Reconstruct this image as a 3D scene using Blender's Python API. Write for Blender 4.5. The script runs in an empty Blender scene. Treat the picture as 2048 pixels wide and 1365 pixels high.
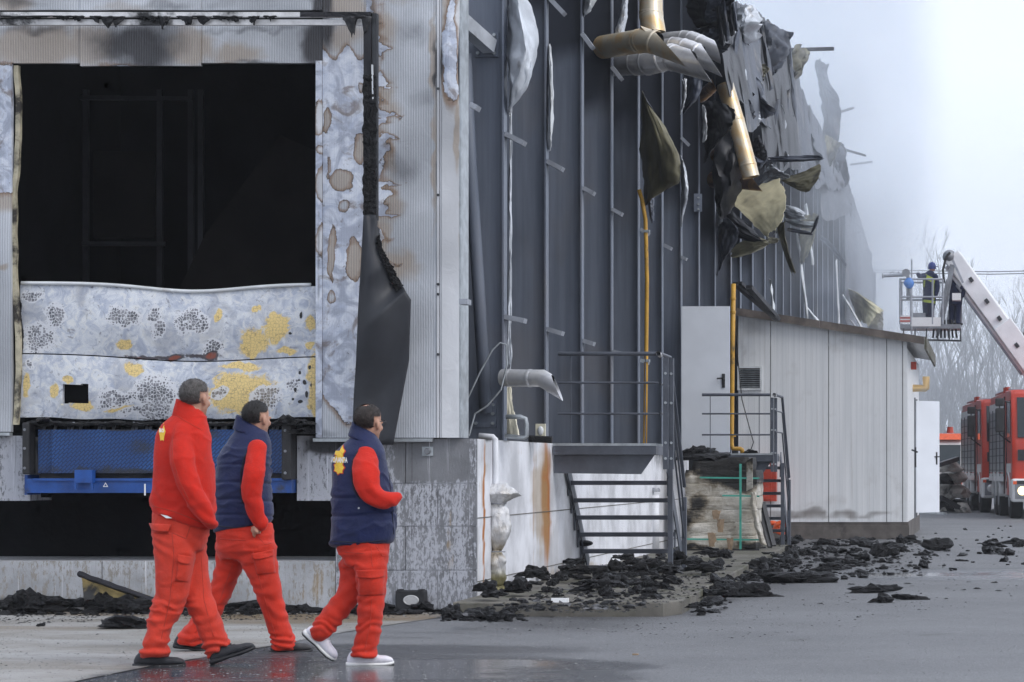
import bpy, bmesh, math, random
import numpy as np
from mathutils import Vector, Matrix, noise as mnoise
from mathutils.bvhtree import BVHTree

# ------------------------------------------------------------------ camera
FPX = 5000.0            # focal length in pixels of the 2048 px wide frame
PPX, PPY = 1980.0, 940.0  # where the long wall vanishes: optical axis of the shifted lens
CAMH = 1.22
scene = bpy.context.scene
cam_data = bpy.data.cameras.new("camera")
cam = bpy.data.objects.new("camera", cam_data)
scene.collection.objects.link(cam)
cam.location = (0, 0, CAMH)
cam.rotation_euler = (math.radians(90), 0, 0)
cam_data.sensor_width = 36.0
cam_data.lens = 36.0 * FPX / 2048.0
cam_data.shift_x = (1024.0 - PPX) / 2048.0
cam_data.shift_y = (PPY - 682.5) / 2048.0
cam_data.clip_end = 2000.0
scene.camera = cam

# ------------------------------------------------------------------ sky, sun, exposure
SUN_EL, SUN_AZ = 42.0, 118.0      # azimuth clockwise from +Y
world = bpy.data.worlds.new("World")
scene.world = world
world.use_nodes = True
wn = world.node_tree
for n in list(wn.nodes):
    wn.nodes.remove(n)
w_out = wn.nodes.new("ShaderNodeOutputWorld")
w_bg = wn.nodes.new("ShaderNodeBackground")
w_sky = wn.nodes.new("ShaderNodeTexSky")
w_sky.sky_type = 'NISHITA'
w_sky.sun_disc = False
w_sky.sun_elevation = math.radians(SUN_EL)
w_sky.sun_rotation = math.radians(SUN_AZ)
w_sky.dust_density = 3.0
w_mix = wn.nodes.new("ShaderNodeMix")
w_mix.data_type = 'RGBA'
w_mix.inputs[0].default_value = 0.86          # overcast veil over the clear sky
w_mix.inputs[7].default_value = (8.8, 9.5, 11.0, 1)
wn.links.new(w_sky.outputs[0], w_mix.inputs[6])
wn.links.new(w_mix.outputs[2], w_bg.inputs[0])
w_bg.inputs[1].default_value = 0.1
wn.links.new(w_bg.outputs[0], w_out.inputs[0])

sun_data = bpy.data.lights.new("sun", 'SUN')
sun_data.energy = 1.0
sun_data.angle = math.radians(25)
sun_data.color = (1.0, 0.97, 0.93)
sun = bpy.data.objects.new("sun", sun_data)
scene.collection.objects.link(sun)
_el, _az = math.radians(SUN_EL), math.radians(SUN_AZ)
_d = Vector((math.sin(_az) * math.cos(_el), math.cos(_az) * math.cos(_el), math.sin(_el)))
sun.rotation_euler = _d.to_track_quat('Z', 'Y').to_euler()
sun.location = _d * 60

scene.view_settings.view_transform = 'Standard'
scene.view_settings.look = 'None'
scene.view_settings.exposure = 0.30
scene.view_settings.gamma = 1.0
scene.view_settings.use_curve_mapping = False
scene.render.engine = 'CYCLES'
scene.cycles.use_denoising = True
scene.cycles.denoiser = 'OPENIMAGEDENOISE'
scene.cycles.use_adaptive_sampling = True
scene.cycles.adaptive_threshold = 0.025
scene.cycles.adaptive_min_samples = 24
scene.cycles.max_bounces = 6
scene.cycles.diffuse_bounces = 3
scene.cycles.glossy_bounces = 3
scene.cycles.volume_bounces = 4
scene.cycles.transparent_max_bounces = 8
scene.cycles.volume_step_rate = 1.0
scene.cycles.volume_max_steps = 128

rng = random.Random(7)

# ------------------------------------------------------------------ helpers
def S(Y):
    return FPX / Y
def P(px, py, Y):
    return Vector(((px - PPX) * Y / FPX, Y, CAMH - (py - PPY) * Y / FPX))
def G(px, py, z=0.0):
    """ground point (height z) seen at a pixel"""
    Y = FPX * (CAMH - z) / (py - PPY)
    return Vector(((px - PPX) * Y / FPX, Y, z))

FY = 21.645            # plane of the dock front
SX = -4.459            # plane of the long side wall
def FX(px): return (px - PPX) * FY / FPX
def FZ(py): return CAMH - (py - PPY) * FY / FPX
def WY(px):            # depth of a point of the long wall seen at column px
    return SX * FPX / (px - PPX)
def Wp(px, py, out=0.0):
    Y = WY(px)
    v = P(px, py, Y); v.x += out
    return v

def link(o, parent=None):
    scene.collection.objects.link(o)
    if parent is not None:
        o.parent = parent
    return o
def tag(o, label=None, cat=None, group=None, kind=None):
    if label: o["label"] = label
    if cat: o["category"] = cat
    if group: o["group"] = group
    if kind: o["kind"] = kind
    return o
def thing(name, label, cat, loc=(0, 0, 0), group=None):
    o = bpy.data.objects.new(name, None)
    o.empty_display_size = 0.2
    o.location = loc
    link(o)
    return tag(o, label, cat, group)

class MB:
    """collects geometry in world space; build() makes one mesh object"""
    def __init__(self):
        self.v = []; self.f = []; self.m = []
    def add(self, verts, faces, mi=0):
        b = len(self.v)
        self.v.extend([tuple(p) for p in verts])
        for f in faces:
            self.f.append(tuple(i + b for i in f)); self.m.append(mi)
    def box(self, a, b, mi=0):
        x0, x1 = sorted((a[0], b[0])); y0, y1 = sorted((a[1], b[1])); z0, z1 = sorted((a[2], b[2]))
        v = [(x0, y0, z0), (x1, y0, z0), (x1, y1, z0), (x0, y1, z0), (x0, y0, z1), (x1, y0, z1), (x1, y1, z1), (x0, y1, z1)]
        self.add(v, [(0, 3, 2, 1), (4, 5, 6, 7), (0, 1, 5, 4), (1, 2, 6, 5), (2, 3, 7, 6), (3, 0, 4, 7)], mi)
        return self
    def obox(self, c, ax, ay, az, mi=0):
        """box from centre and three half-axis vectors"""
        c = Vector(c); ax = Vector(ax); ay = Vector(ay); az = Vector(az)
        v = [c + sx * ax + sy * ay + sz * az for sz in (-1, 1) for sx, sy in ((-1, -1), (1, -1), (1, 1), (-1, 1))]
        self.add(v, [(0, 3, 2, 1), (4, 5, 6, 7), (0, 1, 5, 4), (1, 2, 6, 5), (2, 3, 7, 6), (3, 0, 4, 7)], mi)
        return self
    def bar(self, a, b, w, h, up=(0, 0, 1), mi=0):
        a = Vector(a); b = Vector(b); d = (b - a); L = d.length; d.normalize()
        up = Vector(up); s = d.cross(up)
        if s.length < 1e-4: s = d.cross(Vector((1, 0, 0)))
        s.normalize(); u = s.cross(d)
        return self.obox((a + b) / 2, d * L / 2, s * w / 2, u * h / 2, mi)
    def tube(self, pts, r, seg=10, cap=True, mi=0, miter=True):
        pts = [Vector(p) for p in pts]
        rs = r if isinstance(r, (list, tuple)) else [r] * len(pts)
        n = len(pts); rings = []
        prev = None
        for i in range(n):
            d0 = (pts[i] - pts[i - 1]).normalized() if i else None
            d1 = (pts[i + 1] - pts[i]).normalized() if i < n - 1 else None
            t = d0 if d1 is None else d1 if d0 is None else (d0 + d1)
            if t.length < 1e-6: t = d1
            t.normalize()
            if prev is None:
                a = t.cross(Vector((0, 0, 1)))
                if a.length < 0.05: a = t.cross(Vector((1, 0, 0)))
                a.normalize()
            else:
                a = prev - t * prev.dot(t)
                if a.length < 1e-6: a = t.orthogonal()
                a.normalize()
            prev = a
            b = t.cross(a)
            k = 1.0
            if miter and d0 is not None and d1 is not None:
                k = 1.0
            rings.append([pts[i] + (a * math.cos(q) + b * math.sin(q)) * rs[i] * k for q in [2 * math.pi * j / seg for j in range(seg)]])
        return self.loft(rings, cap, mi)
    def loft(self, rings, cap=True, mi=0):
        b = len(self.v); n = len(rings[0])
        for r in rings: self.v.extend([tuple(p) for p in r])
        for i in range(len(rings) - 1):
            for j in range(n):
                k = (j + 1) % n
                self.f.append((b + i * n + j, b + i * n + k, b + (i + 1) * n + k, b + (i + 1) * n + j)); self.m.append(mi)
        if cap:
            self.f.append(tuple(b + j for j in reversed(range(n)))); self.m.append(mi)
            self.f.append(tuple(b + (len(rings) - 1) * n + j for j in range(n))); self.m.append(mi)
        return self
    def sphere(self, c, r, seg=12, rin=8, mi=0):
        c = Vector(c); r = Vector((r, r, r)) if not hasattr(r, '__len__') else Vector(r)
        rings = []
        for i in range(rin + 1):
            t = math.pi * i / rin
            t = min(max(t, 0.02), math.pi - 0.02)
            rings.append([c + Vector((r.x * math.sin(t) * math.cos(q), r.y * math.sin(t) * math.sin(q), -r.z * math.cos(t))) for q in [2 * math.pi * j / seg for j in range(seg)]])
        return self.loft(rings, True, mi)
    def grid(self, fn, nu, nv, mi=0):
        b = len(self.v)
        for j in range(nv + 1):
            for i in range(nu + 1):
                self.v.append(tuple(fn(i / nu, j / nv)))
        for j in range(nv):
            for i in range(nu):
                a = b + j * (nu + 1) + i
                self.f.append((a, a + 1, a + nu + 2, a + nu + 1)); self.m.append(mi)
        return self
    def sheet(self, fn, nu, nv, t, mi=0, mi_back=None):
        """a curved sheet with real thickness t"""
        if mi_back is None: mi_back = mi
        F = [[Vector(fn(i / nu, j / nv)) for i in range(nu + 1)] for j in range(nv + 1)]
        B = []
        for j in range(nv + 1):
            row = []
            for i in range(nu + 1):
                du = F[j][min(i + 1, nu)] - F[j][max(i - 1, 0)]
                dv = F[min(j + 1, nv)][i] - F[max(j - 1, 0)][i]
                n = du.cross(dv)
                if n.length < 1e-9: n = Vector((0, 1, 0))
                row.append(F[j][i] + n.normalized() * t)
            B.append(row)
        b = len(self.v); W = nu + 1; K = W * (nv + 1)
        for M in (F, B):
            for row in M: self.v.extend([tuple(p) for p in row])
        for j in range(nv):
            for i in range(nu):
                a = b + j * W + i
                self.f.append((a, a + W, a + W + 1, a + 1)); self.m.append(mi)
                c = a + K
                self.f.append((c, c + 1, c + W + 1, c + W)); self.m.append(mi_back)
        def rim(seq):
            for p, q in zip(seq, seq[1:]):
                self.f.append((b + p, b + q, b + q + K, b + p + K)); self.m.append(mi)
        rim([i for i in range(W)]); rim([nv * W + i for i in reversed(range(W))])
        rim([j * W for j in reversed(range(nv + 1))]); rim([j * W + nu for j in range(nv + 1)])
        return self
    def build(self, name, mats, parent=None, smooth=False, loc=None, attrs=None, angle=None):
        """mesh object; geometry is in world space, the object's origin is put at loc (or the parent's)"""
        me = bpy.data.meshes.new(name)
        base = Vector((0, 0, 0))
        if parent is not None:
            base = world_loc(parent)
        off = base if loc is None else Vector(loc)
        V = np.array(self.v, dtype=np.float64) - np.array(off)
        me.from_pydata([tuple(p) for p in V], [], self.f)
        if not isinstance(mats, (list, tuple)): mats = [mats]
        for m in mats: me.materials.append(MAT[m] if isinstance(m, str) else m)
        me.polygons.foreach_set("material_index", np.array(self.m, dtype=np.int32))
        if smooth:
            me.polygons.foreach_set("use_smooth", np.ones(len(self.f), dtype=bool))
        if attrs:
            Wv = np.array(self.v, dtype=np.float64)
            for k, fn in attrs.items():
                at = me.attributes.new(k, 'FLOAT', 'POINT')
                at.data.foreach_set("value", np.asarray(fn(Wv), dtype=np.float32))
        me.update()
        if smooth and angle:
            try: me.set_sharp_from_angle(angle=math.radians(angle))
            except Exception: pass
        o = bpy.data.objects.new(name, me)
        o.location = off - base if parent is not None else off
        link(o, parent)
        return o

def world_loc(o):
    v = Vector((0, 0, 0))
    while o is not None:
        v = v + Vector(o.location); o = o.parent
    return v

def copy_tree(o, parent=None):
    c = o.copy(); scene.collection.objects.link(c); c.parent = parent
    for ch in list(o.children): copy_tree(ch, c)
    return c

# ------------------------------------------------------------------ vectorised noise
def _hash(ix, iy, iz, seed):
    h = (ix * 374761393 + iy * 668265263 + iz * 2147483647 + seed * 144269) & 0xFFFFFFFF
    h = ((h ^ (h >> 13)) * 1274126177) & 0xFFFFFFFF
    h = h ^ (h >> 16)
    return (h & 0xFFFFFF) / float(0xFFFFFF)
def vnoise(x, y, z=0.0, seed=0):
    x, y, z = np.broadcast_arrays(np.asarray(x, float), np.asarray(y, float), np.asarray(z, float))
    ix, iy, iz = np.floor(x).astype(np.int64), np.floor(y).astype(np.int64), np.floor(z).astype(np.int64)
    fx, fy, fz = x - ix, y - iy, z - iz
    fx, fy, fz = fx * fx * (3 - 2 * fx), fy * fy * (3 - 2 * fy), fz * fz * (3 - 2 * fz)
    r = 0
    for a in (0, 1):
        for b in (0, 1):
            for c in (0, 1):
                r = r + _hash(ix + a, iy + b, iz + c, seed) * (fx if a else 1 - fx) * (fy if b else 1 - fy) * (fz if c else 1 - fz)
    return r
def fbm(x, y, z=0.0, o=4, seed=0):
    r = 0; a = 0.5; t = 0
    for i in range(o):
        r = r + a * vnoise(np.asarray(x) * 2 ** i, np.asarray(y) * 2 ** i, np.asarray(z) * 2 ** i, seed + i); t += a; a *= 0.5
    return r / t
def n3(p, s=1.0):
    return mnoise.noise(Vector(p) * s)

# ------------------------------------------------------------------ materials
MAT = {}
class NT:
    def __init__(self, name):
        self.m = bpy.data.materials.new(name); self.m.use_nodes = True
        self.t = self.m.node_tree
        for n in list(self.t.nodes): self.t.nodes.remove(n)
        self.out = self.t.nodes.new("ShaderNodeOutputMaterial")
        MAT[name] = self.m
    def n(self, typ, _p=None, **ins):
        nd = self.t.nodes.new("ShaderNode" + typ)
        for k, v in (_p or {}).items(): setattr(nd, k, v)
        for k, v in ins.items():
            key = int(k[1:]) if k[0] == 'i' and k[1:].isdigit() else k.replace('_', ' ')
            s = nd.inputs[key]
            if isinstance(v, bpy.types.NodeSocket): self.t.links.new(v, s)
            else: s.default_value = v
        return nd
    def coord(self, w='Object'):
        if w == 'World':
            return self.n("NewGeometry").outputs["Position"]
        return self.n("TexCoord").outputs[w]
    def mapv(self, v, sc=(1, 1, 1), rot=(0, 0, 0)):
        return self.n("Mapping", i0=v, i3=sc, i2=rot).outputs[0]
    def noise(self, v, scale=5, detail=4, rough=.55, dist=0.0):
        return self.n("TexNoise", i0=v, Scale=scale, Detail=detail, Roughness=rough, Distortion=dist).outputs["Fac"]
    def attr(self, name):
        return self.n("Attribute", {"attribute_name": name}).outputs["Fac"]
    def math(self, op, a, b=0.0, c=0.0, clamp=False):
        return self.n("Math", {"operation": op, "use_clamp": clamp}, i0=a, i1=b, i2=c).outputs[0]
    def rng(self, v, a, b, c=0.0, d=1.0, smooth=True):
        return self.n("MapRange", {"interpolation_type": 'SMOOTHSTEP' if smooth else 'LINEAR'}, i0=v, i1=a, i2=b, i3=c, i4=d).outputs[0]
    def mix(self, f, a, b, mode='MIX'):
        def c4(x): return (x[0], x[1], x[2], 1) if isinstance(x, (tuple, list)) else x
        return self.n("Mix", {"data_type": 'RGBA', "blend_type": mode}, i0=f, i6=c4(a), i7=c4(b)).outputs[2]
    def bump(self, h, strength=.3, dist=.01, nrm=None):
        kw = dict(Height=h, Strength=strength, Distance=dist)
        if nrm is not None: kw["Normal"] = nrm
        return self.n("Bump", **kw).outputs[0]
    def bsdf(self, col, rough=.6, metal=0.0, nrm=None, spec=None, **kw):
        def c4(x): return (x[0], x[1], x[2], 1) if isinstance(x, (tuple, list)) else x
        b = self.n("BsdfPrincipled", Base_Color=c4(col), Roughness=rough, Metallic=metal, **kw)
        if nrm is not None: self.t.links.new(nrm, b.inputs["Normal"])
        if spec is not None: b.inputs["Specular IOR Level"].default_value = spec
        self.t.links.new(b.outputs[0], self.out.inputs[0])
        return self.m

def pmat(name, col, rough=.6, metal=0.0, var=.25, vs=3.0, bump=.15, bs=30.0, bd=.01, dirt=None, ds=1.2, dlo=.5, dhi=.7, stretch=(1, 1, 1), spec=None, rvar=.12):
    """painted / raw surface with mottled colour, dirt patches and fine relief"""
    t = NT(name); v = t.mapv(t.coord('World'), stretch)
    n1 = t.noise(v, vs, 5, .6)
    dark = tuple(c * (1 - var) for c in col); light = tuple(min(1, c * (1 + var * .7)) for c in col)
    c = t.mix(t.rng(n1, .3, .7), dark, light)
    if dirt is not None:
        n2 = t.noise(v, ds, 6, .65, .3)
        c = t.mix(t.rng(n2, dlo, dhi), c, dirt)
    n3_ = t.noise(v, bs, 3, .6)
    r = t.math('ADD', t.math('MULTIPLY', t.math('SUBTRACT', n1, .5), rvar * 2), rough, clamp=True)
    return t.bsdf(c, r, metal, t.bump(n3_, bump, bd) if bump else None, spec)
# ================================================================== materials
def mk_asphalt():
    t = NT("asphalt"); v = t.coord('World')
    big = t.noise(t.mapv(v, (.35, .8, 1)), .9, 5, .6, .4)
    streak = t.noise(t.mapv(v, (.6, .8, 1)), .8, 6, .65)
    agg = t.noise(v, 80, 3, .75)
    wet = t.math('ADD', t.attr("wet"), t.math('MULTIPLY', t.math('SUBTRACT', big, .5), 1.1))
    wm = t.rng(wet, .42, .62)
    pud = t.rng(t.math('ADD', t.math('MULTIPLY', wet, .55), t.math('MULTIPLY', streak, .6)), .66, .80)
    c = t.mix(t.rng(streak, .3, .7), (.150, .153, .160), (.205, .208, .217))
    spk = t.n("TexVoronoi", i0=v, Scale=34.0)
    c = t.mix(t.rng(spk.outputs["Distance"], .0, .28, .8, 0.0), c, (.40, .40, .41))
    c = t.mix(t.math('MULTIPLY', t.rng(t.math('ADD', t.attr("ash"), t.math('MULTIPLY', t.math('SUBTRACT', streak, .5), .9)), .25, .8), .8), c, (.045, .044, .045))
    c = t.mix(t.rng(agg, .52, .66, 0, .8), c, (.05, .05, .052))
    c = t.mix(t.rng(t.noise(v, 48, 3, .7), .56, .70, 0, .55), c, (.07, .07, .075))
    c = t.mix(wm, c, (.052, .054, .06))
    oil = t.rng(t.noise(v, 1.7, 5, .65), .62, .75)
    c = t.mix(t.math('MULTIPLY', oil, .6), c, (.05, .045, .04))
    c = t.mix(t.rng(t.noise(t.mapv(v, (1, .22, 1)), 70, 3, .7), .56, .68, 0, .6), c, (.055, .055, .06))
    c = t.mix(t.rng(t.noise(t.mapv(v, (1, .22, 1)), 85, 2, .7), .60, .68, 0, .5), c, (.36, .36, .37))
    gl = t.n("TexVoronoi", i0=v, Scale=24.0, Randomness=1.0)
    glm = t.rng(gl.outputs["Distance"], .035, .07, 1, 0)
    c = t.mix(t.math('MULTIPLY', glm, .8), c, (.65, .66, .68))
    r = t.math('SUBTRACT', .62, t.math('MULTIPLY', wm, .30))
    r = t.math('SUBTRACT', r, t.math('MULTIPLY', pud, .22))
    b = t.bump(agg, t.math('SUBTRACT', .8, t.math('MULTIPLY', pud, .72)), .012)
    t.bsdf(c, r, 0, b, .5)
mk_asphalt()

def mk_apron():
    t = NT("apron_concrete"); v = t.coord('World')
    n = t.noise(t.mapv(v, (.6, .9, 1)), 1.2, 6, .65, .4)
    c = t.mix(t.rng(n, .3, .7), (.20, .185, .16), (.36, .355, .345))
    br = t.rng(t.noise(t.mapv(v, (.25, 1, 1)), .9, 5, .6), .45, .65)
    c = t.mix(t.math('MULTIPLY', br, t.attr("near")), c, (.17, .125, .075))
    ag = t.noise(v, 80, 3, .75)
    c = t.mix(t.rng(ag, .58, .72, 0, .6), c, (.10, .095, .09))
    c = t.mix(t.rng(ag, .38, .28, 0, .5), c, (.52, .52, .51))
    lines = t.rng(t.noise(t.mapv(v, (.3, 3, 1)), 2.5, 5, .65), .60, .72)
    c = t.mix(t.math('MULTIPLY', lines, .32), c, (.075, .07, .065))
    wet = t.rng(t.math('ADD', t.attr("wet"), t.math('MULTIPLY', t.math('SUBTRACT', t.noise(v, 1.6, 6, .65), .5), 1.3)), .30, .85)
    c = t.mix(wet, c, (.060, .058, .060))
    r = t.math('SUBTRACT', .75, t.math('MULTIPLY', wet, .45))
    t.bsdf(c, r, 0, t.bump(ag, .35, .006), .5)
mk_apron()

def mk_dock(name, base, streakc, white):
    """painted block wall: flaking paint, vertical runs, soot"""
    t = NT(name); v = t.coord('World')
    st = t.noise(t.mapv(v, (14, 14, .55)), 1.0, 5, .7)
    fl = t.noise(t.mapv(v, (1, 1, .4)), 46, 5, .75, .3)
    bl = t.noise(v, 1.6, 5, .6)
    c = t.mix(t.rng(bl, .35, .7), base, tuple(x * .62 for x in base))
    m = t.rng(t.math('ADD', t.math('MULTIPLY', fl, .6), t.math('ADD', t.math('MULTIPLY', st, .35), t.attr("flake"))), .50, .56)
    c = t.mix(m, c, streakc)
    dr = t.noise(t.mapv(v, (38, 38, .5)), 1.0, 3, .6)
    c = t.mix(t.rng(st, .62, .70, 0, .6), c, white)
    c = t.mix(t.rng(dr, .64, .72, 0, .85), c, white)
    c = t.mix(t.rng(dr, .36, .30, 0, .45), c, tuple(x * .4 for x in base))
    c = t.mix(t.rng(t.math('ADD', t.attr("rust"), t.math('MULTIPLY', t.math('SUBTRACT', st, .5), .9)), .45, .95), c, (.42, .16, .045))
    c = t.mix(t.rng(t.math('ADD', t.attr("ochre"), t.math('MULTIPLY', t.math('SUBTRACT', st, .5), 1.1)), .5, .9, 0, .6), c, (.36, .25, .12))
    c = t.mix(t.rng(t.math('ADD', t.attr("soot"), t.math('MULTIPLY', t.math('SUBTRACT', bl, .5), .9)), .42, .85, 0, .93), c, (.022, .022, .024))
    bpm = t.bump(fl, .5, .01)
    t.bsdf(c, .78, 0, bpm, .3)
mk_dock("dock_front", (.24, .245, .26), (.45, .46, .50), (.74, .75, .80))
mk_dock("dock_side", (.82, .83, .87), (.76, .77, .81), (.62, .60, .57))
mk_dock("dock_plinth", (.50, .51, .53), (.30, .28, .25), (.72, .72, .74))

def mk_cladding(name, paint, ribs=True, ribdir='X', scale=1.0):
    t = NT(name); v = t.coord('World')
    big = t.noise(t.mapv(v, (1, 1, .8)), 1.5, 5, .6, .6)
    mid = t.noise(v, 7, 5, .6, 1.2)
    fine = t.noise(v, 34, 4, .65)
    edge = t.math('ADD', t.attr("bare"), t.math('MULTIPLY', t.math('SUBTRACT', fine, .5), .30))
    edge = t.math('ADD', edge, t.math('MULTIPLY', t.math('SUBTRACT', mid, .5), .55))
    bare = t.rng(edge, .48, .53)
    scorch = t.math('MULTIPLY', t.rng(edge, t.rng(mid, .3, .7, -.12, .30), .48), t.rng(edge, .50, t.rng(big, .3, .7, .60, .95), 1, 0))
    lip = t.math('MULTIPLY', t.math('MULTIPLY', t.rng(edge, .41, .48), t.rng(edge, .49, .56, 1, 0)), t.rng(t.noise(v, 11, 3, .6), .38, .60))
    c = t.mix(t.rng(t.noise(t.mapv(v, (.8, 1, .55)), 1.1, 3, .5, .4), .35, .66), paint, tuple(x * .62 for x in paint))
    c = t.mix(t.rng(big, .5, .75, 0, .35), c, tuple(x * .6 for x in paint))
    zinc = t.mix(t.rng(mid, .25, .75), (.42, .47, .58), (.74, .77, .83))
    zinc = t.mix(t.rng(t.noise(v, 3.2, 4, .6, 2.0), .45, .62), zinc, (.36, .39, .47))
    zinc = t.mix(t.rng(t.noise(v, 4.1, 5, .6, 1.4), .54, .68, 0, .75), zinc, (.17, .13, .11))
    zinc = t.mix(t.rng(t.noise(v, 21, 4, .7, .6), .64, .70, 0, .7), zinc, (.09, .07, .06))
    tan = t.rng(t.math('ADD', t.attr("tan"), t.math('MULTIPLY', t.math('SUBTRACT', mid, .5), .4)), .3, .8)
    c = t.mix(t.math('MULTIPLY', tan, .75), c, (.36, .29, .22))
    c = t.mix(t.math('MULTIPLY', scorch, .85), c, (.22, .13, .07))
    c = t.mix(bare, c, zinc)
    c = t.mix(t.math('MULTIPLY', lip, .9), c, (.045, .03, .022))
    soot = t.rng(t.math('ADD', t.attr("soot"), t.math('MULTIPLY', t.math('SUBTRACT', big, .5), .7)), .25, .95)
    c = t.mix(t.math('MULTIPLY', soot, .96), c, (.018, .016, .018))
    r = t.mix(bare, (.42, .42, .42), (.5, .5, .5))
    nr = None
    if ribs:
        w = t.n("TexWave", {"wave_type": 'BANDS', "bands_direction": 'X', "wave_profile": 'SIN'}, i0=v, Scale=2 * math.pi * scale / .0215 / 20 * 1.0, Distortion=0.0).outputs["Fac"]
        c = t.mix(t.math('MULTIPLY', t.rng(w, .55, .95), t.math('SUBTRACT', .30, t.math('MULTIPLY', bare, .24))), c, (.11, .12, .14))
        nr = t.bump(w, t.math('SUBTRACT', .45, t.math('MULTIPLY', bare, .35)), .004)
    nr = t.bump(mid, .25, .02, nr) if nr is not None else t.bump(mid, .3, .02)
    t.bsdf(c, r, .0, nr, .45)
mk_cladding("cladding", (.60, .625, .665))
mk_cladding("cladding_white", (.72, .73, .75), ribs=False)

def mk_doorpanel():
    t = NT("door_panel_paint"); v = t.coord('World')
    mid = t.noise(v, 5.5, 5, .6, 1.6); fine = t.noise(v, 30, 4, .65); sw = t.noise(v, 9, 5, .6, 2.5)
    wv = t.n("VectorMath", {"operation": 'ADD'}, i0=v, i1=t.n("VectorMath", {"operation": 'SCALE'}, i0=t.n("TexNoise", i0=v, Scale=14.0, Detail=2.0).outputs["Color"], i3=.03).outputs[0]).outputs[0]
    def crackle(sc):
        f1 = t.n("TexVoronoi", {"feature": 'F1', "distance": 'CHEBYCHEV'}, i0=wv, Scale=sc, Randomness=.8).outputs["Distance"]
        f2 = t.n("TexVoronoi", {"feature": 'F2', "distance": 'CHEBYCHEV'}, i0=wv, Scale=sc, Randomness=.8).outputs["Distance"]
        return t.math('SUBTRACT', f2, f1)
    grid = crackle(36.0); grid2 = crackle(58.0)
    c = t.mix(t.rng(mid, .3, .7), (.40, .44, .53), (.70, .72, .74))
    c = t.mix(t.rng(sw, .52, .62, 0, .7), c, (.72, .72, .70))
    c = t.mix(t.rng(sw, .44, .36, 0, .6), c, (.34, .38, .47))
    c = t.mix(t.rng(t.noise(v, 14, 4, .7, 1.0), .60, .68, 0, .6), c, (.15, .145, .16))
    c = t.mix(t.rng(t.noise(v, 2.3, 4, .6, .8), .5, .66, 0, .5), c, (.28, .29, .33))
    yel = t.rng(t.math('ADD', t.attr("yel"), t.math('MULTIPLY', t.math('SUBTRACT', sw, .5), 1.2)), .40, .68, 0, .92)
    yc = t.mix(t.rng(grid, .0, .10), (.42, .30, .12), (.78, .58, .21))
    c = t.mix(yel, c, yc)
    ck = t.math('ADD', t.attr("crk"), t.math('MULTIPLY', t.math('SUBTRACT', fine, .5), .5))
    ck = t.math('ADD', ck, t.math('MULTIPLY', t.math('SUBTRACT', mid, .5), .5))
    ckm = t.rng(ck, .40, .5)
    wide = t.rng(ck, .42, .95, .42, .10)
    gg = t.mix(t.rng(ck, .45, .7), grid2, grid)
    cell = t.rng(t.math('SUBTRACT', gg, wide), -.05, .05)
    cc = t.mix(cell, (.66, .67, .70), t.mix(t.rng(t.noise(v, 12, 4, .6), .35, .65), (.05, .052, .062), (.24, .24, .26)))
    c = t.mix(t.math('MULTIPLY', ckm, .88), c, cc)
    red = t.rng(t.math('ADD', t.attr("red"), t.math('MULTIPLY', t.math('SUBTRACT', fine, .5), .8)), .38, .62, 0, .9)
    c = t.mix(red, c, (.05, .04, .045))
    red2 = t.rng(t.math('ADD', t.attr("red"), t.math('MULTIPLY', t.math('SUBTRACT', mid, .5), .8)), .70, .98, 0, .8)
    c = t.mix(red2, c, (.34, .09, .05))
    so = t.rng(t.math('ADD', t.attr("soot"), t.math('MULTIPLY', t.math('SUBTRACT', fine, .5), .8)), .4, .6)
    c = t.mix(so, c, (.02, .02, .022))
    t.bsdf(c, .5, 0, t.bump(t.math('ADD', t.math('MULTIPLY', cell, ckm), mid), .35, .006), .4)
mk_doorpanel()

def mk_steel():
    t = NT("grey_steel"); v = t.coord('World')
    st = t.noise(t.mapv(v, (9, 1.5, .35)), 1.0, 5, .65); bl = t.noise(t.mapv(v, (1, .5, .5)), 1.3, 5, .6)
    c = t.mix(t.rng(st, .3, .7), (.115, .135, .175), (.170, .192, .238))
    c = t.mix(t.rng(bl, .5, .75, 0, .45), c, (.20, .185, .18))
    so = t.math('ADD', t.attr("soot"), t.math('MULTIPLY', t.math('SUBTRACT', bl, .5), .6))
    c = t.mix(t.rng(so, .2, .8, 0, .95), c, (.016, .020, .032))
    sc = t.noise(v, 45, 4, .7)
    c = t.mix(t.rng(sc, .70, .76, 0, .6), c, (.05, .05, .055))
    t.bsdf(c, t.math('ADD', .42, t.math('MULTIPLY', bl, .25)), .0, t.bump(sc, .12, .004), .45)
mk_steel()

def mk_stainless(name, a, b, rough=.3, metal=.8):
    t = NT(name); v = t.coord('World')
    n = t.noise(v, 3.5, 5, .6, .8); f = t.noise(v, 60, 4, .7)
    c = t.mix(t.rng(n, .38, .66), a, b)
    c = t.mix(t.rng(f, .62, .72, 0, .5), c, (.16, .15, .14))
    t.bsdf(c, t.math('ADD', rough, t.math('MULTIPLY', f, .2)), metal, t.bump(f, .12, .004))
mk_stainless("stainless", (.66, .66, .68), (.84, .83, .82), .24, .6)
mk_stainless("brassy_stainless", (.74, .66, .52), (.78, .55, .28), .24, .5)
mk_stainless("scorched_copper", (.24, .17, .15), (.55, .33, .16), .3)

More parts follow.
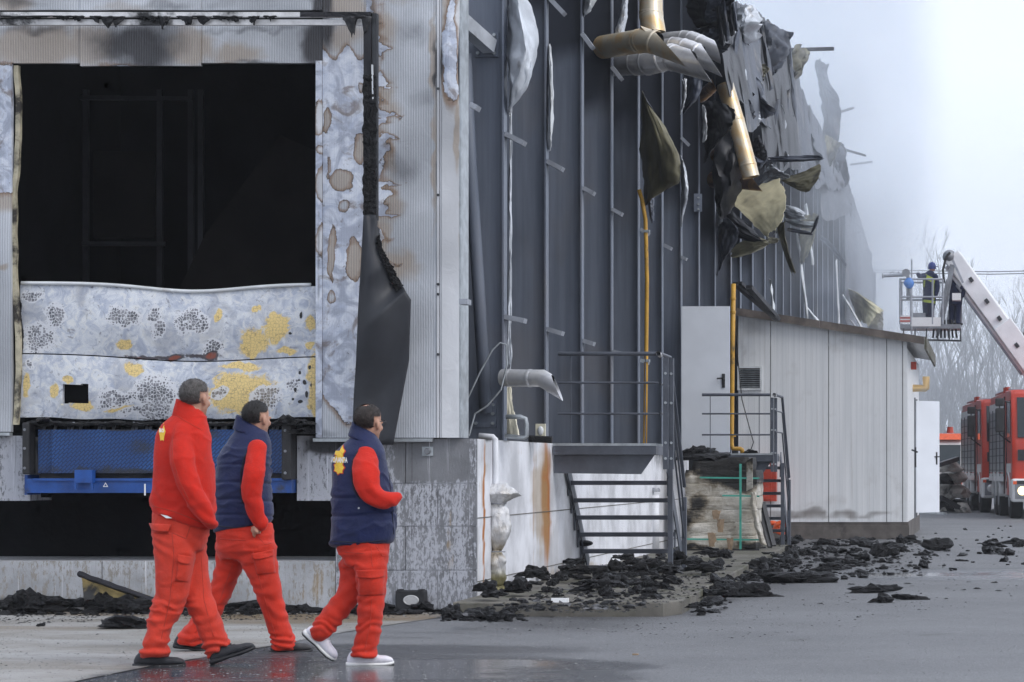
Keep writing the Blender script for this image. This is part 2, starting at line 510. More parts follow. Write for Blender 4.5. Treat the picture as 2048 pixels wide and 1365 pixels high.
def mk_shed():
    t = NT("shed_sheet"); v = t.coord('World')
    w = t.n("TexWave", {"wave_type": 'BANDS', "bands_direction": 'X'}, i0=v, Scale=math.pi * 2 / .10 / 20, Distortion=0.0).outputs["Fac"]
    st = t.noise(t.mapv(v, (7, 7, .3)), 1.0, 5, .65); bl = t.noise(v, 1.2, 5, .6)
    c = t.mix(t.rng(st, .3, .75), (.70, .715, .725), (.82, .825, .83))
    c = t.mix(t.rng(w, .86, .99, 0, .16), c, (.40, .41, .42))
    c = t.mix(t.rng(t.noise(t.mapv(v, (20, 20, .35)), 1.0, 4, .65), .56, .74, 0, .42), c, (.36, .33, .29))
    c = t.mix(t.rng(t.noise(v, 2.2, 5, .65), .55, .75, 0, .3), c, (.42, .40, .37))
    c = t.mix(t.rng(t.math('ADD', t.attr("soot"), t.math('MULTIPLY', t.math('SUBTRACT', bl, .5), .6)), .3, 1.0, 0, .8), c, (.13, .105, .09))
    t.bsdf(c, .5, 0, t.bump(w, .12, .004), .4)
mk_shed()

def mk_tread():
    t = NT("blue_tread_plate"); v = t.coord('World')
    uv = t.mapv(v, (1, 1, 1), (0, math.radians(45), 0))
    br = t.n("TexBrick", {"offset": .5}, i0=t.mapv(t.n("CombineXYZ", i0=t.n("SeparateXYZ", i0=uv).outputs[0], i1=t.n("SeparateXYZ", i0=uv).outputs[2]).outputs[0], (1, 1, 1)),
             Scale=9.5, Mortar_Size=.06, Brick_Width=.55, Row_Height=.22, Mortar_Smooth=.3).outputs["Fac"]
    d = t.noise(v, 2.2, 6, .65); f = t.noise(v, 40, 4, .7)
    c = t.mix(t.rng(d, .35, .7), (.010, .058, .20), (.018, .095, .30))
    c = t.mix(t.math('MULTIPLY', br, .85), c, (.004, .020, .085))
    c = t.mix(t.rng(t.math('ADD', t.attr("soot"), t.math('MULTIPLY', t.math('SUBTRACT', d, .5), 1.3)), .45, .8, 0, .9), c, (.02, .02, .024))
    c = t.mix(t.rng(f, .68, .74, 0, .6), c, (.03, .04, .07))
    t.bsdf(c, .38, 0, t.bump(t.math('SUBTRACT', 1.0, br), .6, .006), .5)
mk_tread()

def mk_char():
    t = NT("char"); v = t.coord('World')
    n = t.noise(v, 14, 6, .7); f = t.noise(v, 60, 4, .7)
    c = t.mix(t.rng(n, .4, .75), (.004, .004, .005), (.013, .013, .016))
    c = t.mix(t.rng(f, .70, .78, 0, .6), c, (.12, .11, .11))
    t.bsdf(c, t.rng(n, .3, .7, .28, .6), 0, t.bump(t.math('ADD', f, n), 1.0, .03), .4)
mk_char()

def mk_fabric(name, col, rough=.85, var=.12, ws=900.0, sheen=.08):
    t = NT(name); v = t.coord('Object')
    n = t.noise(v, 6, 5, .6); f = t.noise(v, 260, 2, .6); m = t.noise(v, 38, 4, .6, .6)
    c = t.mix(t.rng(n, .3, .7), tuple(x * (1 - var) for x in col), tuple(min(1, x * (1 + var * .5)) for x in col))
    c = t.mix(t.rng(m, .35, .7, 0, .22), c, tuple(x * .72 for x in col))
    b = t.bump(f, .25, .003); b = t.bump(m, .35, .012, b)
    t.bsdf(c, rough, 0, b, .25, Sheen_Weight=sheen, Sheen_Roughness=.5)
mk_fabric("red_fleece", (.58, .022, .011)); mk_fabric("red_trousers", (.58, .034, .016), .8, .15, sheen=.1)
mk_fabric("red_trousers_faded", (.60, .046, .024), .8, .15, sheen=.1)
mk_fabric("navy_quilt", (.011, .018, .072), .6, .2, sheen=.15); mk_fabric("dark_uniform", (.012, .02, .06), .8, .2)
mk_fabric("hiviz", (.42, .52, .06), .7, .15)

def mk_skin():
    t = NT("skin"); v = t.coord('Object')
    n = t.noise(v, 22, 5, .6); f = t.noise(v, 140, 3, .6)
    c = t.mix(t.rng(n, .3, .7), (.42, .22, .15), (.52, .29, .20))
    t.bsdf(c, .5, 0, t.bump(f, .12, .003), .4, Subsurface_Weight=.08, Subsurface_Radius=(.02, .008, .004))
mk_skin()
def mk_hair(name, a, b):
    t = NT(name); v = t.coord('Object')
    s = t.noise(t.mapv(v, (1, 1, .22)), 260, 4, .7); n = t.noise(v, 30, 4, .6)
    c = t.mix(t.rng(s, .35, .7), a, b)
    c = t.mix(t.rng(n, .4, .7, 0, .5), c, a)
    c = t.mix(t.rng(t.math('ADD', t.attr("fade"), t.math('MULTIPLY', t.math('SUBTRACT', s, .5), .7)), .0, .62, .85, 0), c, (.30, .17, .12))
    t.bsdf(c, .5, 0, t.bump(s, .9, .006), .4)
mk_hair("hair_greying", (.04, .035, .032), (.19, .175, .165)); mk_hair("hair_black", (.008, .007, .007), (.035, .032, .03)); mk_hair("hair_thin", (.012, .010, .009), (.07, .05, .042))

pmat("black_rubber", (.02, .02, .022), .6, var=.4, vs=9, bump=.4, bs=60)
pmat("black_curtain", (.022, .024, .030), .55, var=.3, vs=2.5, bump=.25, bs=90, bd=.003)
pmat("blue_paint", (.012, .07, .29), .42, var=.3, vs=4, dirt=(.03, .03, .035), ds=3, dlo=.58, dhi=.72)
pmat("galvanised", (.42, .45, .47), .42, .4, var=.25, vs=9)
pmat("aluminium_rail", (.68, .67, .66), .35, .3, var=.25, vs=5, dirt=(.02, .02, .02), ds=1.6, dlo=.52, dhi=.62)
pmat("white_sheet", (.66, .68, .69), .42, .1, var=.2, vs=2.5, bump=.35, bs=7, bd=.02, dirt=(.30, .27, .24), ds=2.2, dlo=.55, dhi=.75)
pmat("zinc_sheet", (.58, .61, .65), .4, .25, var=.3, vs=2.2, bump=.45, bs=6, bd=.03, dirt=(.16, .13, .11), ds=1.9, dlo=.56, dhi=.72)
pmat("olive_sheet", (.19, .175, .11), .5, var=.45, vs=1.6, bump=.3, bs=5, bd=.03, dirt=(.03, .028, .026), ds=1.1, dlo=.5, dhi=.7)
pmat("straw_sheet", (.62, .57, .38), .5, var=.3, vs=1.2, bump=.3, bs=4, bd=.03, dirt=(.16, .14, .10), ds=.8, dlo=.48, dhi=.72)
pmat("soot_sheet", (.030, .031, .036), .5, var=.5, vs=1.4, bump=.4, bs=6, bd=.03)
pmat("slate_sheet", (.070, .080, .105), .5, var=.5, vs=1.1, bump=.4, bs=5, bd=.04, dirt=(.26, .24, .22), ds=.9, dlo=.55, dhi=.75)
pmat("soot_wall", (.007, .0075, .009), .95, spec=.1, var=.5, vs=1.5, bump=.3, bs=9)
pmat("soot_metal", (.022, .022, .026), .6, spec=.25, var=.6, vs=2.0, bump=.3, bs=9)
pmat("brown_char_panel", (.008, .007, .0065), .9, spec=.1, var=.5, vs=1.6, bump=.3, bs=9)
pmat("slab_concrete", (.15, .14, .12), .8, var=.3, vs=3, bump=.5, bs=70, dirt=(.075, .075, .045), ds=1.5, dlo=.48, dhi=.66)
pmat("yellow_pipe", (.55, .30, .035), .45, var=.2, vs=4, dirt=(.10, .07, .03), ds=2.5, dlo=.58, dhi=.7)
pmat("door_white", (.74, .77, .82), .42, var=.05, vs=2, bump=.05, bs=80, dirt=(.30, .29, .28), ds=1.0, dlo=.62, dhi=.9)
pmat("stair_steel", (.085, .095, .118), .45, var=.25, vs=4, bump=.15, bs=50)
pmat("fascia_brown", (.15, .125, .11), .6, var=.4, vs=2.5, dirt=(.04, .035, .03), ds=1.6, dlo=.48, dhi=.7, stretch=(1, 1, .6))
pmat("plinth_brown", (.13, .115, .105), .75, var=.3, vs=4, dirt=(.05, .045, .04), ds=2, dlo=.5, dhi=.7)
pmat("white_pipe", (.72, .73, .76), .45, var=.1, vs=5, bump=.1)
pmat("cream_charred", (.52, .47, .34), .7, var=.3, vs=5, dirt=(.03, .026, .022), ds=3.5, dlo=.45, dhi=.6)
pmat("cream_panel", (.70, .66, .52), .6, var=.2, vs=4)
pmat("red_cabinet", (.46, .055, .028), .4, var=.2, vs=4, dirt=(.16, .03, .02), ds=3)
pmat("orange_plastic", (.80, .12, .03), .4, var=.15, vs=12)
pmat("green_strap", (.06, .36, .28), .5, var=.2, vs=9)
pmat("sole_black", (.022, .022, .025), .6, var=.3, vs=30)
pmat("shoe_black", (.030, .032, .038), .6, var=.3, vs=30, bump=.4, bs=160, bd=.004)
pmat("shoe_grey", (.055, .055, .058), .65, var=.3, vs=30, bump=.4, bs=160, bd=.004)
pmat("shoe_white", (.74, .72, .78), .55, var=.08, vs=30, bump=.3, bs=160, bd=.004)
pmat("sole_white", (.80, .80, .78), .5, var=.06, vs=20)
pmat("fire_red", (.52, .045, .022), .32, var=.15, vs=1.5, bump=.03)
pmat("fire_white", (.78, .78, .78), .35, var=.08, vs=1.5, bump=.03)
pmat("boom_white", (.80, .81, .83), .38, var=.1, vs=2, bump=.05, dirt=(.42, .40, .39), ds=.9, dlo=.58, dhi=.75)
pmat("shutter_grey", (.36, .37, .38), .4, .5, var=.2, vs=2)
pmat("tyre", (.022, .022, .024), .8, var=.3, vs=9)
pmat("dark_metal", (.035, .037, .042), .5, .2, var=.3, vs=6)
pmat("grey_metal", (.24, .25, .27), .45, .3, var=.25, vs=4)
pmat("rail_metal", (.34, .36, .40), .45, .3, var=.2, vs=6)
pmat("glass_dark", (.02, .03, .035), .08, var=.1, bump=0)
pmat("blue_plastic", (.03, .20, .62), .35, var=.2, vs=20)
pmat("bark", (.085, .078, .075), .85, var=.3, vs=8)
pmat("rubble_pale", (.48, .46, .42), .8, var=.4, vs=3, dirt=(.06, .06, .06), ds=2.5)
pmat("ochre_fill", (.33, .25, .10), .8, var=.4, vs=5, dirt=(.03, .03, .03), ds=4, dlo=.5, dhi=.65)
pmat("logo_yellow", (.85, .55, .05), .7, var=.1, bump=0)
pmat("logo_white", (.85, .85, .85), .7, var=.05, bump=0)
pmat("logo_red", (.65, .06, .03), .7, var=.1, bump=0)
pmat("flake_grey", (.10, .10, .105), .7, var=.7, vs=25, dirt=(.30, .28, .26), ds=14, dlo=.62, dhi=.7)
pmat("grit_pale", (.24, .24, .24), .6, var=.5, vs=60, bump=0)
pmat("cardboard", (.36, .26, .17), .8, var=.25, vs=12)

def mk_sack():
    t = NT("scorched_sack"); v = t.coord('World')
    n = t.noise(t.mapv(v, (1, 1, 1.6)), 3.0, 6, .65, .8); f = t.noise(v, 26, 5, .7)
    cr = t.noise(t.mapv(v, (1, 1, 5)), 5, 5, .6, .8)
    c = t.mix(t.rng(n, .35, .6), (.62, .59, .53), (.42, .38, .31))
    c = t.mix(t.rng(cr, .56, .66, 0, .6), c, (.20, .17, .13))
    so = t.math('ADD', t.attr("soot"), t.math('MULTIPLY', t.math('SUBTRACT', n, .5), .9))
    so = t.math('ADD', so, t.math('MULTIPLY', t.math('SUBTRACT', f, .5), .3))
    c = t.mix(t.rng(so, .3, .6, 0, .8), c, (.13, .10, .06))
    c = t.mix(t.rng(so, .5, .75), c, (.018, .017, .016))
    t.bsdf(c, .55, 0, t.bump(t.math('ADD', cr, f), .7, .02), .4)
mk_sack()
def mk_foil():
    t = NT("silver_foil"); v = t.coord('World')
    n = t.noise(t.mapv(v, (2.5, 2.5, .8)), 6, 6, .65, 1.0); d = t.noise(v, 3, 5, .6)
    c = t.mix(t.rng(d, .45, .7), (.74, .74, .75), (.42, .36, .27))
    c = t.mix(t.rng(t.attr("soot"), .4, .9), c, (.22, .20, .10))
    t.bsdf(c, .38, .45, t.bump(n, .9, .04))
mk_foil()
def mk_emit(name, col, s):
    t = NT(name)
    e = t.n("Emission", Color=(*col, 1), Strength=s)
    t.t.links.new(e.outputs[0], t.out.inputs[0])
mk_emit("lamp_lit", (1.0, .78, .42), 2.6)
# ================================================================== ground
def nonuni(vals):
    out = []
    for a, b, n in vals:
        out += list(np.linspace(a, b, n, endpoint=False))
    out.append(vals[-1][1])
    return out
gx = nonuni([(-320, -40, 8), (-40, -9, 16), (-9, 3, 80), (3, 20, 12), (20, 320, 8)])
gy = nonuni([(-60, 9, 6), (9, 13, 12), (13, 30, 110), (30, 70, 60), (70, 120, 10), (120, 480, 8)])
mb = MB()
W = len(gx)
for y in gy:
    for x in gx:
        mb.v.append((x, y, 0.0))
for j in range(len(gy) - 1):
    for i in range(W - 1):
        a = j * W + i
        mb.f.append((a, a + 1, a + W + 1, a + W)); mb.m.append(0)
def px_of(V):
    Y = np.maximum(V[:, 1], 1.0)
    return V[:, 0] * FPX / Y + PPX, PPY - (V[:, 2] - CAMH) * FPX / Y
def blob(px, py, items, k=1.0, warp=1.0):
    r = np.zeros_like(px)
    wx = (fbm(px * .022, py * .022, 1.5, 3, 11) - .5) * 46 * warp; wy = (fbm(px * .022, py * .022, 8.5, 3, 12) - .5) * 46 * warp
    sm = np.clip(np.array([min(i[2], i[3]) for i in items]).mean() / 22.0, .25, 1.0) if len(items) else 1
    px = px + wx * sm; py = py + wy * sm
    for (x, y, a, b, *h) in items:
        d = np.sqrt(((px - x) / a) ** 2 + ((py - y) / b) ** 2)
        r = np.maximum(r, np.clip(1.5 - d * k, 0, 1.2) * (h[0] if h else 1.0) / 1.0)
    return r
def wet_fn(V):
    px, py = px_of(V)
    w = np.full(len(V), .30)
    w = np.maximum(w, np.clip(.30 + (py - 1270) / 110.0, 0, .85) * np.clip((1700 - px) / 700, 0, 1))
    w = np.maximum(w, np.clip(.95 - np.abs(py - 1330) / 60.0, 0, 1) * np.clip((1750 - px) / 700, 0, 1))
    w = np.maximum(w, np.clip(.9 - np.abs(py - 1150) / 30.0, 0, .8) * np.clip((px - 1600) / 150, 0, 1))
    return w
def ash_fn(V):
    px, py = px_of(V)
    a = np.zeros(len(V))
    for (x, y, rx, ry, h) in ((1150, 1200, 330, 60, .9), (1480, 1150, 220, 60, .8), (1650, 1105, 220, 45, .7), (600, 1228, 500, 14, .8), (1100, 1250, 300, 26, .55), (1880, 1090, 200, 40, .3)):
        a = np.maximum(a, h * np.exp(-((px - x) / rx) ** 2 - ((py - y) / ry) ** 2))
    return a
ground = mb.build("ground", "asphalt", attrs={"wet": wet_fn, "ash": ash_fn})
tag(ground, "grey wet asphalt yard strewn with charred pieces", kind="structure")

# concrete apron in front of the dock
apron_px = [(-260, 1222.5), (885, 1222.5), (880, 1236), (760, 1254), (650, 1272), (560, 1290), (430, 1312), (300, 1334), (160, 1362), (40, 1400), (-260, 1440)]
ap = [G(a, b) for a, b in apron_px]
bm = bmesh.new()
vs = [bm.verts.new((p.x, p.y, 0.004)) for p in ap]
bm.faces.new(vs)
bmesh.ops.triangulate(bm, faces=bm.faces[:])
for _ in range(5):
    bmesh.ops.subdivide_edges(bm, edges=[e for e in bm.edges if e.calc_length() > .35], cuts=1, use_grid_fill=False)
    bmesh.ops.triangulate(bm, faces=[f for f in bm.faces if len(f.verts) > 3])
mb = MB()
bm.verts.ensure_lookup_table(); bm.verts.index_update()
mb.add([v.co for v in bm.verts], [[v.index for v in f.verts] for f in bm.faces])
bm.free()
def apron_near(V):
    return np.clip((V[:, 1] - 18.2) / 1.8, 0, 1)
def apron_wet(V):
    px, py = px_of(V)
    line = 1236 + (880 - px) * .175
    return np.clip(.60 + (py - line) / 34.0, 0, 1)
apron = mb.build("concrete_apron", "apron_concrete", attrs={"near": apron_near, "wet": apron_wet})
if apron.data.polygons[0].normal.z < 0: apron.data.flip_normals()
tag(apron, "worn brownish concrete apron along the dock", kind="structure")

# raised slab beside the long wall
slab_pts = [G(952, 1236), G(1330, 1238), G(1366, 1214), (-2.75, 27.0, 0), (-2.95, 34.0, 0), (-2.9, 36.5, 0), (-4.459, 36.5, 0)]
slab_pts = [Vector((SX + .002, 20.75, 0)), Vector((-2.72, 20.75, 0)), Vector((-2.60, 21.15, 0)), Vector((-2.78, 28, 0)), Vector((-2.95, 36.6, 0)), Vector((SX + .002, 36.6, 0))]
mb = MB(); n = len(slab_pts)
nsub = 26
outl = []
for i in range(n):
    a, b = slab_pts[i], slab_pts[(i + 1) % n]
    k = max(1, int((b - a).length / .25))
    for q in range(k):
        p = a.lerp(b, q / k)
        outl.append(Vector((p.x + (n3(p, 3) * .02 if 0 < i < n - 1 else 0), p.y + n3(p + Vector((5, 5, 0)), 3) * .015, 0)))
m = len(outl)
mb.add([(p.x, p.y, 0) for p in outl] + [(p.x, p.y, .11) for p in outl] + [(p.x + (0 if p.x < SX + .1 else -.012), p.y + .012, .122 + n3(p, 7) * .004) for p in outl],
       [(i, (i + 1) % m, m + (i + 1) % m, m + i) for i in range(m)] + [(m + i, m + (i + 1) % m, 2 * m + (i + 1) % m, 2 * m + i) for i in range(m)] + [tuple(2 * m + i for i in range(m))])
slab = mb.build("pavement_slab", "slab_concrete")
tag(slab, "low mossy concrete slab along the side wall under the stairs", kind="structure")

# ================================================================== warehouse
ware = thing("warehouse", "burnt grey steel warehouse with stripped columns, torn cladding and loading dock", "warehouse", (SX, FY, 0))
# ---- concrete dock base, front face with the leveller pit left open
zt = FZ(878)
pit_x0, pit_x1 = FX(-330), FX(672)
pz0, pz1 = FZ(1122), FZ(1002)
lev_x0, lev_x1, lev_z0 = FX(60), FX(594), FZ(998)
def fgrid(mb, x0, x1, z0, z1, y, res=.05):
    nu = max(2, int((x1 - x0) / res)); nv = max(2, int((z1 - z0) / res))
    mb.grid(lambda u, v: (x0 + (x1 - x0) * u, y, z0 + (z1 - z0) * v), nu, nv)
def df_flake(V):
    px, py = px_of(V)
    m = .06 + np.zeros(len(V))
    m = np.where((px > 790) & (py < 960), -.12, m)
    m = np.where((px > 940), .0, m)
    return m
def df_soot(V):
    px, py = px_of(V)
    s = blob(px, py, [(655, 890, 60, 26, .9), (615, 905, 30, 50, .5), (740, 885, 120, 14, .6), (40, 880, 60, 12, .5), (930, 900, 40, 30, .35), (935, 1060, 12, 60, .25), (100, 1210, 400, 18, .7), (700, 1222, 300, 14, .8)])
    return s
def zero(V): return np.zeros(len(V))
def df_ochre(V):
    px, py = px_of(V)
    return blob(px, py, [(902, 1060, 8, 130, .7), (640, 1170, 30, 50, .6), (600, 1190, 60, 30, .5)])
da = {"flake": df_flake, "soot": df_soot, "rust": zero, "ochre": df_ochre}
# blocks of the wall left and right of the pit
XC = FX(953)
rows = [FZ(1222.5), FZ(1140), FZ(1052), FZ(966), zt]
cols_r = [FX(672), FX(740), FX(876), XC]
joint = .006
mb = MB(); mb.box((FX(672), FY + .03, 0), (XC - .03, FY + .6, zt - .004))
core = mb.build("base_wall", "dock_front", ware, attrs=da)
k = 0
for r in range(4):
    cs = cols_r if r % 2 == 0 else [FX(672), FX(700), FX(812), XC]
    for i in range(3):
        if cs[i + 1] - cs[i] < .02: continue
        mb = MB()
        x0, x1, z0, z1 = cs[i], cs[i + 1] - (joint if i < 2 else 0), rows[r], rows[r + 1] - (joint if r < 3 else 0)
        jit = rng.uniform(-.003, .003)
        fgrid(mb, x0, x1, z0, z1, FY + jit)
        mb.add([(x0, FY + jit, z0), (x1, FY + jit, z0), (x1, FY + jit, z1), (x0, FY + jit, z1), (x0, FY + .04, z0), (x1, FY + .04, z0), (x1, FY + .04, z1), (x0, FY + .04, z1)],
               [(0, 4, 5, 1), (1, 5, 6, 2), (2, 6, 7, 3), (3, 7, 4, 0)])
        mb.build("concrete_block", "dock_front", ware, attrs=da)
# strip of beam right and left of leveller, above the pit
for (a, b) in ((-330, 60), (594, 671.5)):
    mb = MB(); fgrid(mb, FX(a), FX(b), FZ(1002), FZ(872), FY)
    mb.box((FX(a), FY + .012, FZ(1002) + .001), (FX(b), FY + .5, FZ(874)))
    mb.build("dock_beam", "dock_front", ware, attrs={"flake": lambda V: np.full(len(V), .1), "soot": df_soot, "rust": zero, "ochre": zero})
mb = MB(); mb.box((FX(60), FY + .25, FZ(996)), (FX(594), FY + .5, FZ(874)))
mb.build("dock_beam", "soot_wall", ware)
# low plinth below the pit, split in cast lengths
pl = [-330, -20, 205, 430, 545, 672]
for i in range(len(pl) - 1):
    mb = MB()
    x0, x1 = FX(pl[i]), FX(pl[i + 1]) - .006
    z1 = FZ(1122)
    fgrid(mb, x0, x1, 0, z1, FY - .002 - (i % 2) * .004)
    mb.box((x0, FY + .004, .001), (x1, FY + 1.4, z1 - .002))
    mb.build("plinth_block", "dock_plinth", ware, attrs={"flake": lambda V: np.full(len(V), .02), "soot": df_soot, "rust": zero, "ochre": df_ochre})
# pit walls, black with soot
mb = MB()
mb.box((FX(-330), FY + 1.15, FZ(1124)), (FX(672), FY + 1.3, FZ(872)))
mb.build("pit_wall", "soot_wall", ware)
# side face of the base along the long wall
SYE = 37.0
def ds_rust(V):
    Y = V[:, 1]; px = SX * FPX / Y + PPX; py = PPY - (V[:, 2] - CAMH) * FPX / Y
    r = blob(px, py, [(1092, 1000, 12, 150, 1.0), (1068, 1000, 5, 200, .55), (968, 1040, 3, 220, .95), (1140, 1000, 4, 90, .35)])
    return r
def ds_ochre(V):
    px, py = px_of(V)
    return blob(px, py, [(1082, 1000, 24, 160, .8), (966, 960, 10, 150, .55), (1030, 900, 50, 16, .5), (1150, 1150, 120, 26, .7), (1000, 1200, 60, 30, .6)])
def ds_soot(V):
    px, py = px_of(V)
    return blob(px, py, [(1010, 880, 120, 5, .6), (1350, 900, 60, 60, .7), (1420, 1000, 60, 100, .9), (1120, 1150, 200, 12, .3)])
mb = MB()
ya, yb = FY, SYE
nu, nv = 150, 26
mb.grid(lambda u, v: (XC if u < .0001 else SX, ya + (yb - ya) * u ** 1.3, zt * v), nu, nv)
mb.box((SX - .5, ya + .01, 0), (SX - .012, yb, zt - .003))
mb.build("side_base_wall", "dock_side", ware, attrs={"flake": lambda V: np.full(len(V), -.2), "soot": ds_soot, "rust": ds_rust, "ochre": ds_ochre})
# board joints on the side base: recessed lines as thin proud fillets
for py0 in (1037, 1165):
    z = CAMH - (py0 - PPY) * FY / FPX
    mb = MB(); mb.box((SX + .001, FY + .02, z - .004), (SX + .005, 36.5, z + .004))
    mb.build("casting_ridge", "slab_concrete", ware)
# top ledge of the base
mb = MB(); mb.box((FX(600), FY + .1, zt - .02), (SX - .004, FY + .6, zt + .002)); mb.box((SX - .6, FY + .605, zt - .02), (SX - .004, SYE, zt + .002))
mb.build("base_ledge", "slab_concrete", ware)

# ---- front cladding
def cl_bareA(V):
    px, py = px_of(V)
    b = np.clip(.9 * np.minimum((py - 108 + 14 * np.sin(px * .12)) / 18.0, (845 - (px < 690) * (690 - px) * 1.2 - py) / 18.0), -1, 1) * .5 + .5
    isl = blob(px, py, [(684, 357, 21, 22, 1.0), (722, 295, 14, 34, 1.0), (709, 520, 17, 44, 1.0), (663, 505, 8, 60, .9), (690, 410, 14, 18, .7), (660, 590, 8, 14, .8), (655, 240, 9, 30, .8), (720, 175, 10, 18, .6), (656, 330, 6, 40, .55)])
    return np.clip(b - isl * 1.05, -.2, 1.0)
def cl_bareB(V):
    px, py = px_of(V)
    d = px - 750
    sp = np.zeros(len(V))
    wy = (fbm(px * .05, py * .05, 2.0, 3, 21) - .5) * 26; wd = (fbm(px * .06, py * .06, 6.0, 4, 22) - .5) * 34
    for (y, L, w) in ((78, 20, 9), (97, 40, 6), (160, 26, 9), (173, 62, 4), (203, 18, 6), (226, 62, 5), (240, 30, 8), (278, 60, 6), (300, 34, 22), (335, 14, 40), (362, 66, 6), (385, 44, 14), (412, 30, 9), (428, 56, 5), (470, 30, 8), (520, 62, 5), (548, 26, 10)):
        sp = np.maximum(sp, L * np.clip(1 - np.abs((py + wy - y - d * .12) / (w * 1.9)), 0, 1) ** 1.2)
    d = d + wd
    return np.clip(.50 + (sp * .85 - d) / 46.0, -.3, .66)
def cl_tanB(V):
    px, py = px_of(V)
    return blob(px, py, [(760, 60, 45, 50, .7), (772, 200, 34, 60, .7), (768, 300, 30, 60, .8), (775, 400, 34, 60, .75), (765, 480, 26, 60, .8), (870, 120, 10, 120, .8), (868, 330, 8, 160, .7), (790, 530, 60, 40, .7), (800, 10, 90, 18, .4)])
def cl_sootB(V):
    px, py = px_of(V)
    return blob(px, py, [(875, 140, 6, 70, .8), (876, 370, 4, 90, .7), (745, 40, 16, 60, .7), (800, 330, 70, 50, .5), (820, 60, 70, 50, .42), (840, 200, 50, 30, .4), (790, 420, 40, 60, .35)])
def cl_headbare(V):
    px, py = px_of(V)
    return blob(px, py, [(240, 131, 50, 6, .65), (445, 130, 26, 4, .6), (10, 140, 26, 14, .9)]) * .8
def cl_headsoot(V):
    px, py = px_of(V)
    return blob(px, py, [(270, 85, 120, 60, .85), (300, 100, 70, 60, .85), (640, 90, 36, 60, 1.1), (60, 60, 120, 18, .55), (500, 62, 200, 10, .5), (520, 128, 130, 8, .6), (30, 8, 60, 14, .55), (330, 6, 90, 16, .5), (440, 10, 60, 16, .4), (640, 10, 14, 30, 1.0)])
def cl_headtan(V):
    px, py = px_of(V)
    return blob(px, py, [(80, 95, 110, 50, .9), (180, 90, 60, 50, .9), (380, 100, 60, 50, .8), (470, 110, 70, 30, .7), (250, 15, 90, 18, .5), (25, 10, 50, 20, .8)])
def cl_leftbare(V):
    px, py = px_of(V)
    return np.clip(.5 + np.minimum((py - 130) / 40, (385 - py) / 30.0), -.2, 1) 
def cl_lefttan(V):
    px, py = px_of(V)
    return blob(px, py, [(8, 400, 30, 30, .9), (12, 230, 20, 12, .8), (5, 530, 20, 6, .7)])
def panel(name, x0, x1, z0, z1, y, mat, attrs, parent, res=.02, depth=.05, bend=None):
    mb = MB()
    nu = max(2, int((x1 - x0) / res)); nv = max(2, int((z1 - z0) / res))
    def fn(u, v):
        x = x0 + (x1 - x0) * u; z = z0 + (z1 - z0) * v
        if bend is None: return (x, y, z)
        dx, dy, dz = bend(x, z, u, v)
        return (x + dx, y + dy, z + dz)
    mb.sheet(lambda u, v: fn(v, u), nv, nu, depth)      # normal towards the camera side is the front
    return mb.build(name, mat, parent, attrs=attrs)
YC = FY - .04
za = FZ(876)
dent = lambda x, z, u, v: (0, n3((x * 3, 5, z * 2.2)) * .018, 0)
panel("wall_panel", FX(648), FX(735), za, FZ(48), YC, "cladding", {"bare": cl_bareA, "tan": lambda V: blob(*px_of(V), [(690, 70, 60, 40, .6), (690, 840, 60, 60, .35), (684, 357, 26, 26, .9), (722, 295, 18, 40, .9), (709, 520, 22, 50, .9), (663, 505, 12, 70, .9), (655, 240, 12, 36, .8)]), "soot": lambda V: blob(*px_of(V), [(652, 60, 20, 50, .8), (700, 40, 60, 10, .7), (655, 870, 30, 12, .4)])}, ware, bend=dent)
panel("wall_panel", FX(735) + .003, FX(876), za, FZ(-90), YC - .012, "cladding", {"bare": cl_bareB, "tan": cl_tanB, "soot": cl_sootB}, ware, bend=dent)
panel("wall_panel", FX(648), FX(735), FZ(47), FZ(-90), YC, "cladding", {"bare": zero, "tan": lambda V: blob(*px_of(V), [(690, 10, 60, 30, .9)]), "soot": lambda V: blob(*px_of(V), [(650, 0, 16, 50, 1.0), (700, 30, 40, 10, .7)])}, ware)
jambbare = lambda V: np.clip(.75 - blob(*px_of(V), [(641, 235, 10, 30, .9), (641, 370, 10, 30, .9), (641, 480, 9, 30, .7), (642, 300, 8, 10, .6)]), 0, 1)
panel("jamb_strip", FX(635), FX(648) - .003, za, FZ(124), YC - .02, "cladding_white", {"bare": jambbare, "tan": zero, "soot": lambda V: blob(*px_of(V), [(640, 820, 10, 60, .3), (637, 540, 4, 200, .5)])}, ware)
# header panels over the door
for (a, b, c, d) in ((-60, 163, 128, 48), (163.6, 405, 134, 46), (405.6, 647, 128, 46), (-60, 163, 22, -90), (163.6, 405, 22, -90), (405.6, 647, 22, -90)):
    panel("header_panel", FX(a), FX(b), FZ(c), FZ(d), YC + (0.004 if a < 0 or a > 300 else -.006), "cladding", {"bare": cl_headbare, "tan": cl_headtan, "soot": cl_headsoot}, ware, res=.025, bend=dent)
panel("wall_panel", FX(-120), FX(27), FZ(864), FZ(124), YC - .01, "cladding", {"bare": cl_leftbare, "tan": cl_lefttan, "soot": zero}, ware, bend=dent)
panel("jamb_strip", FX(28), FX(37), FZ(850), FZ(132), YC + .02, "cream_charred", {}, ware, bend=lambda x, z, u, v: (.02 * math.sin(v * 9) + n3((0, 0, z * 4)) * .015, 0, 0))
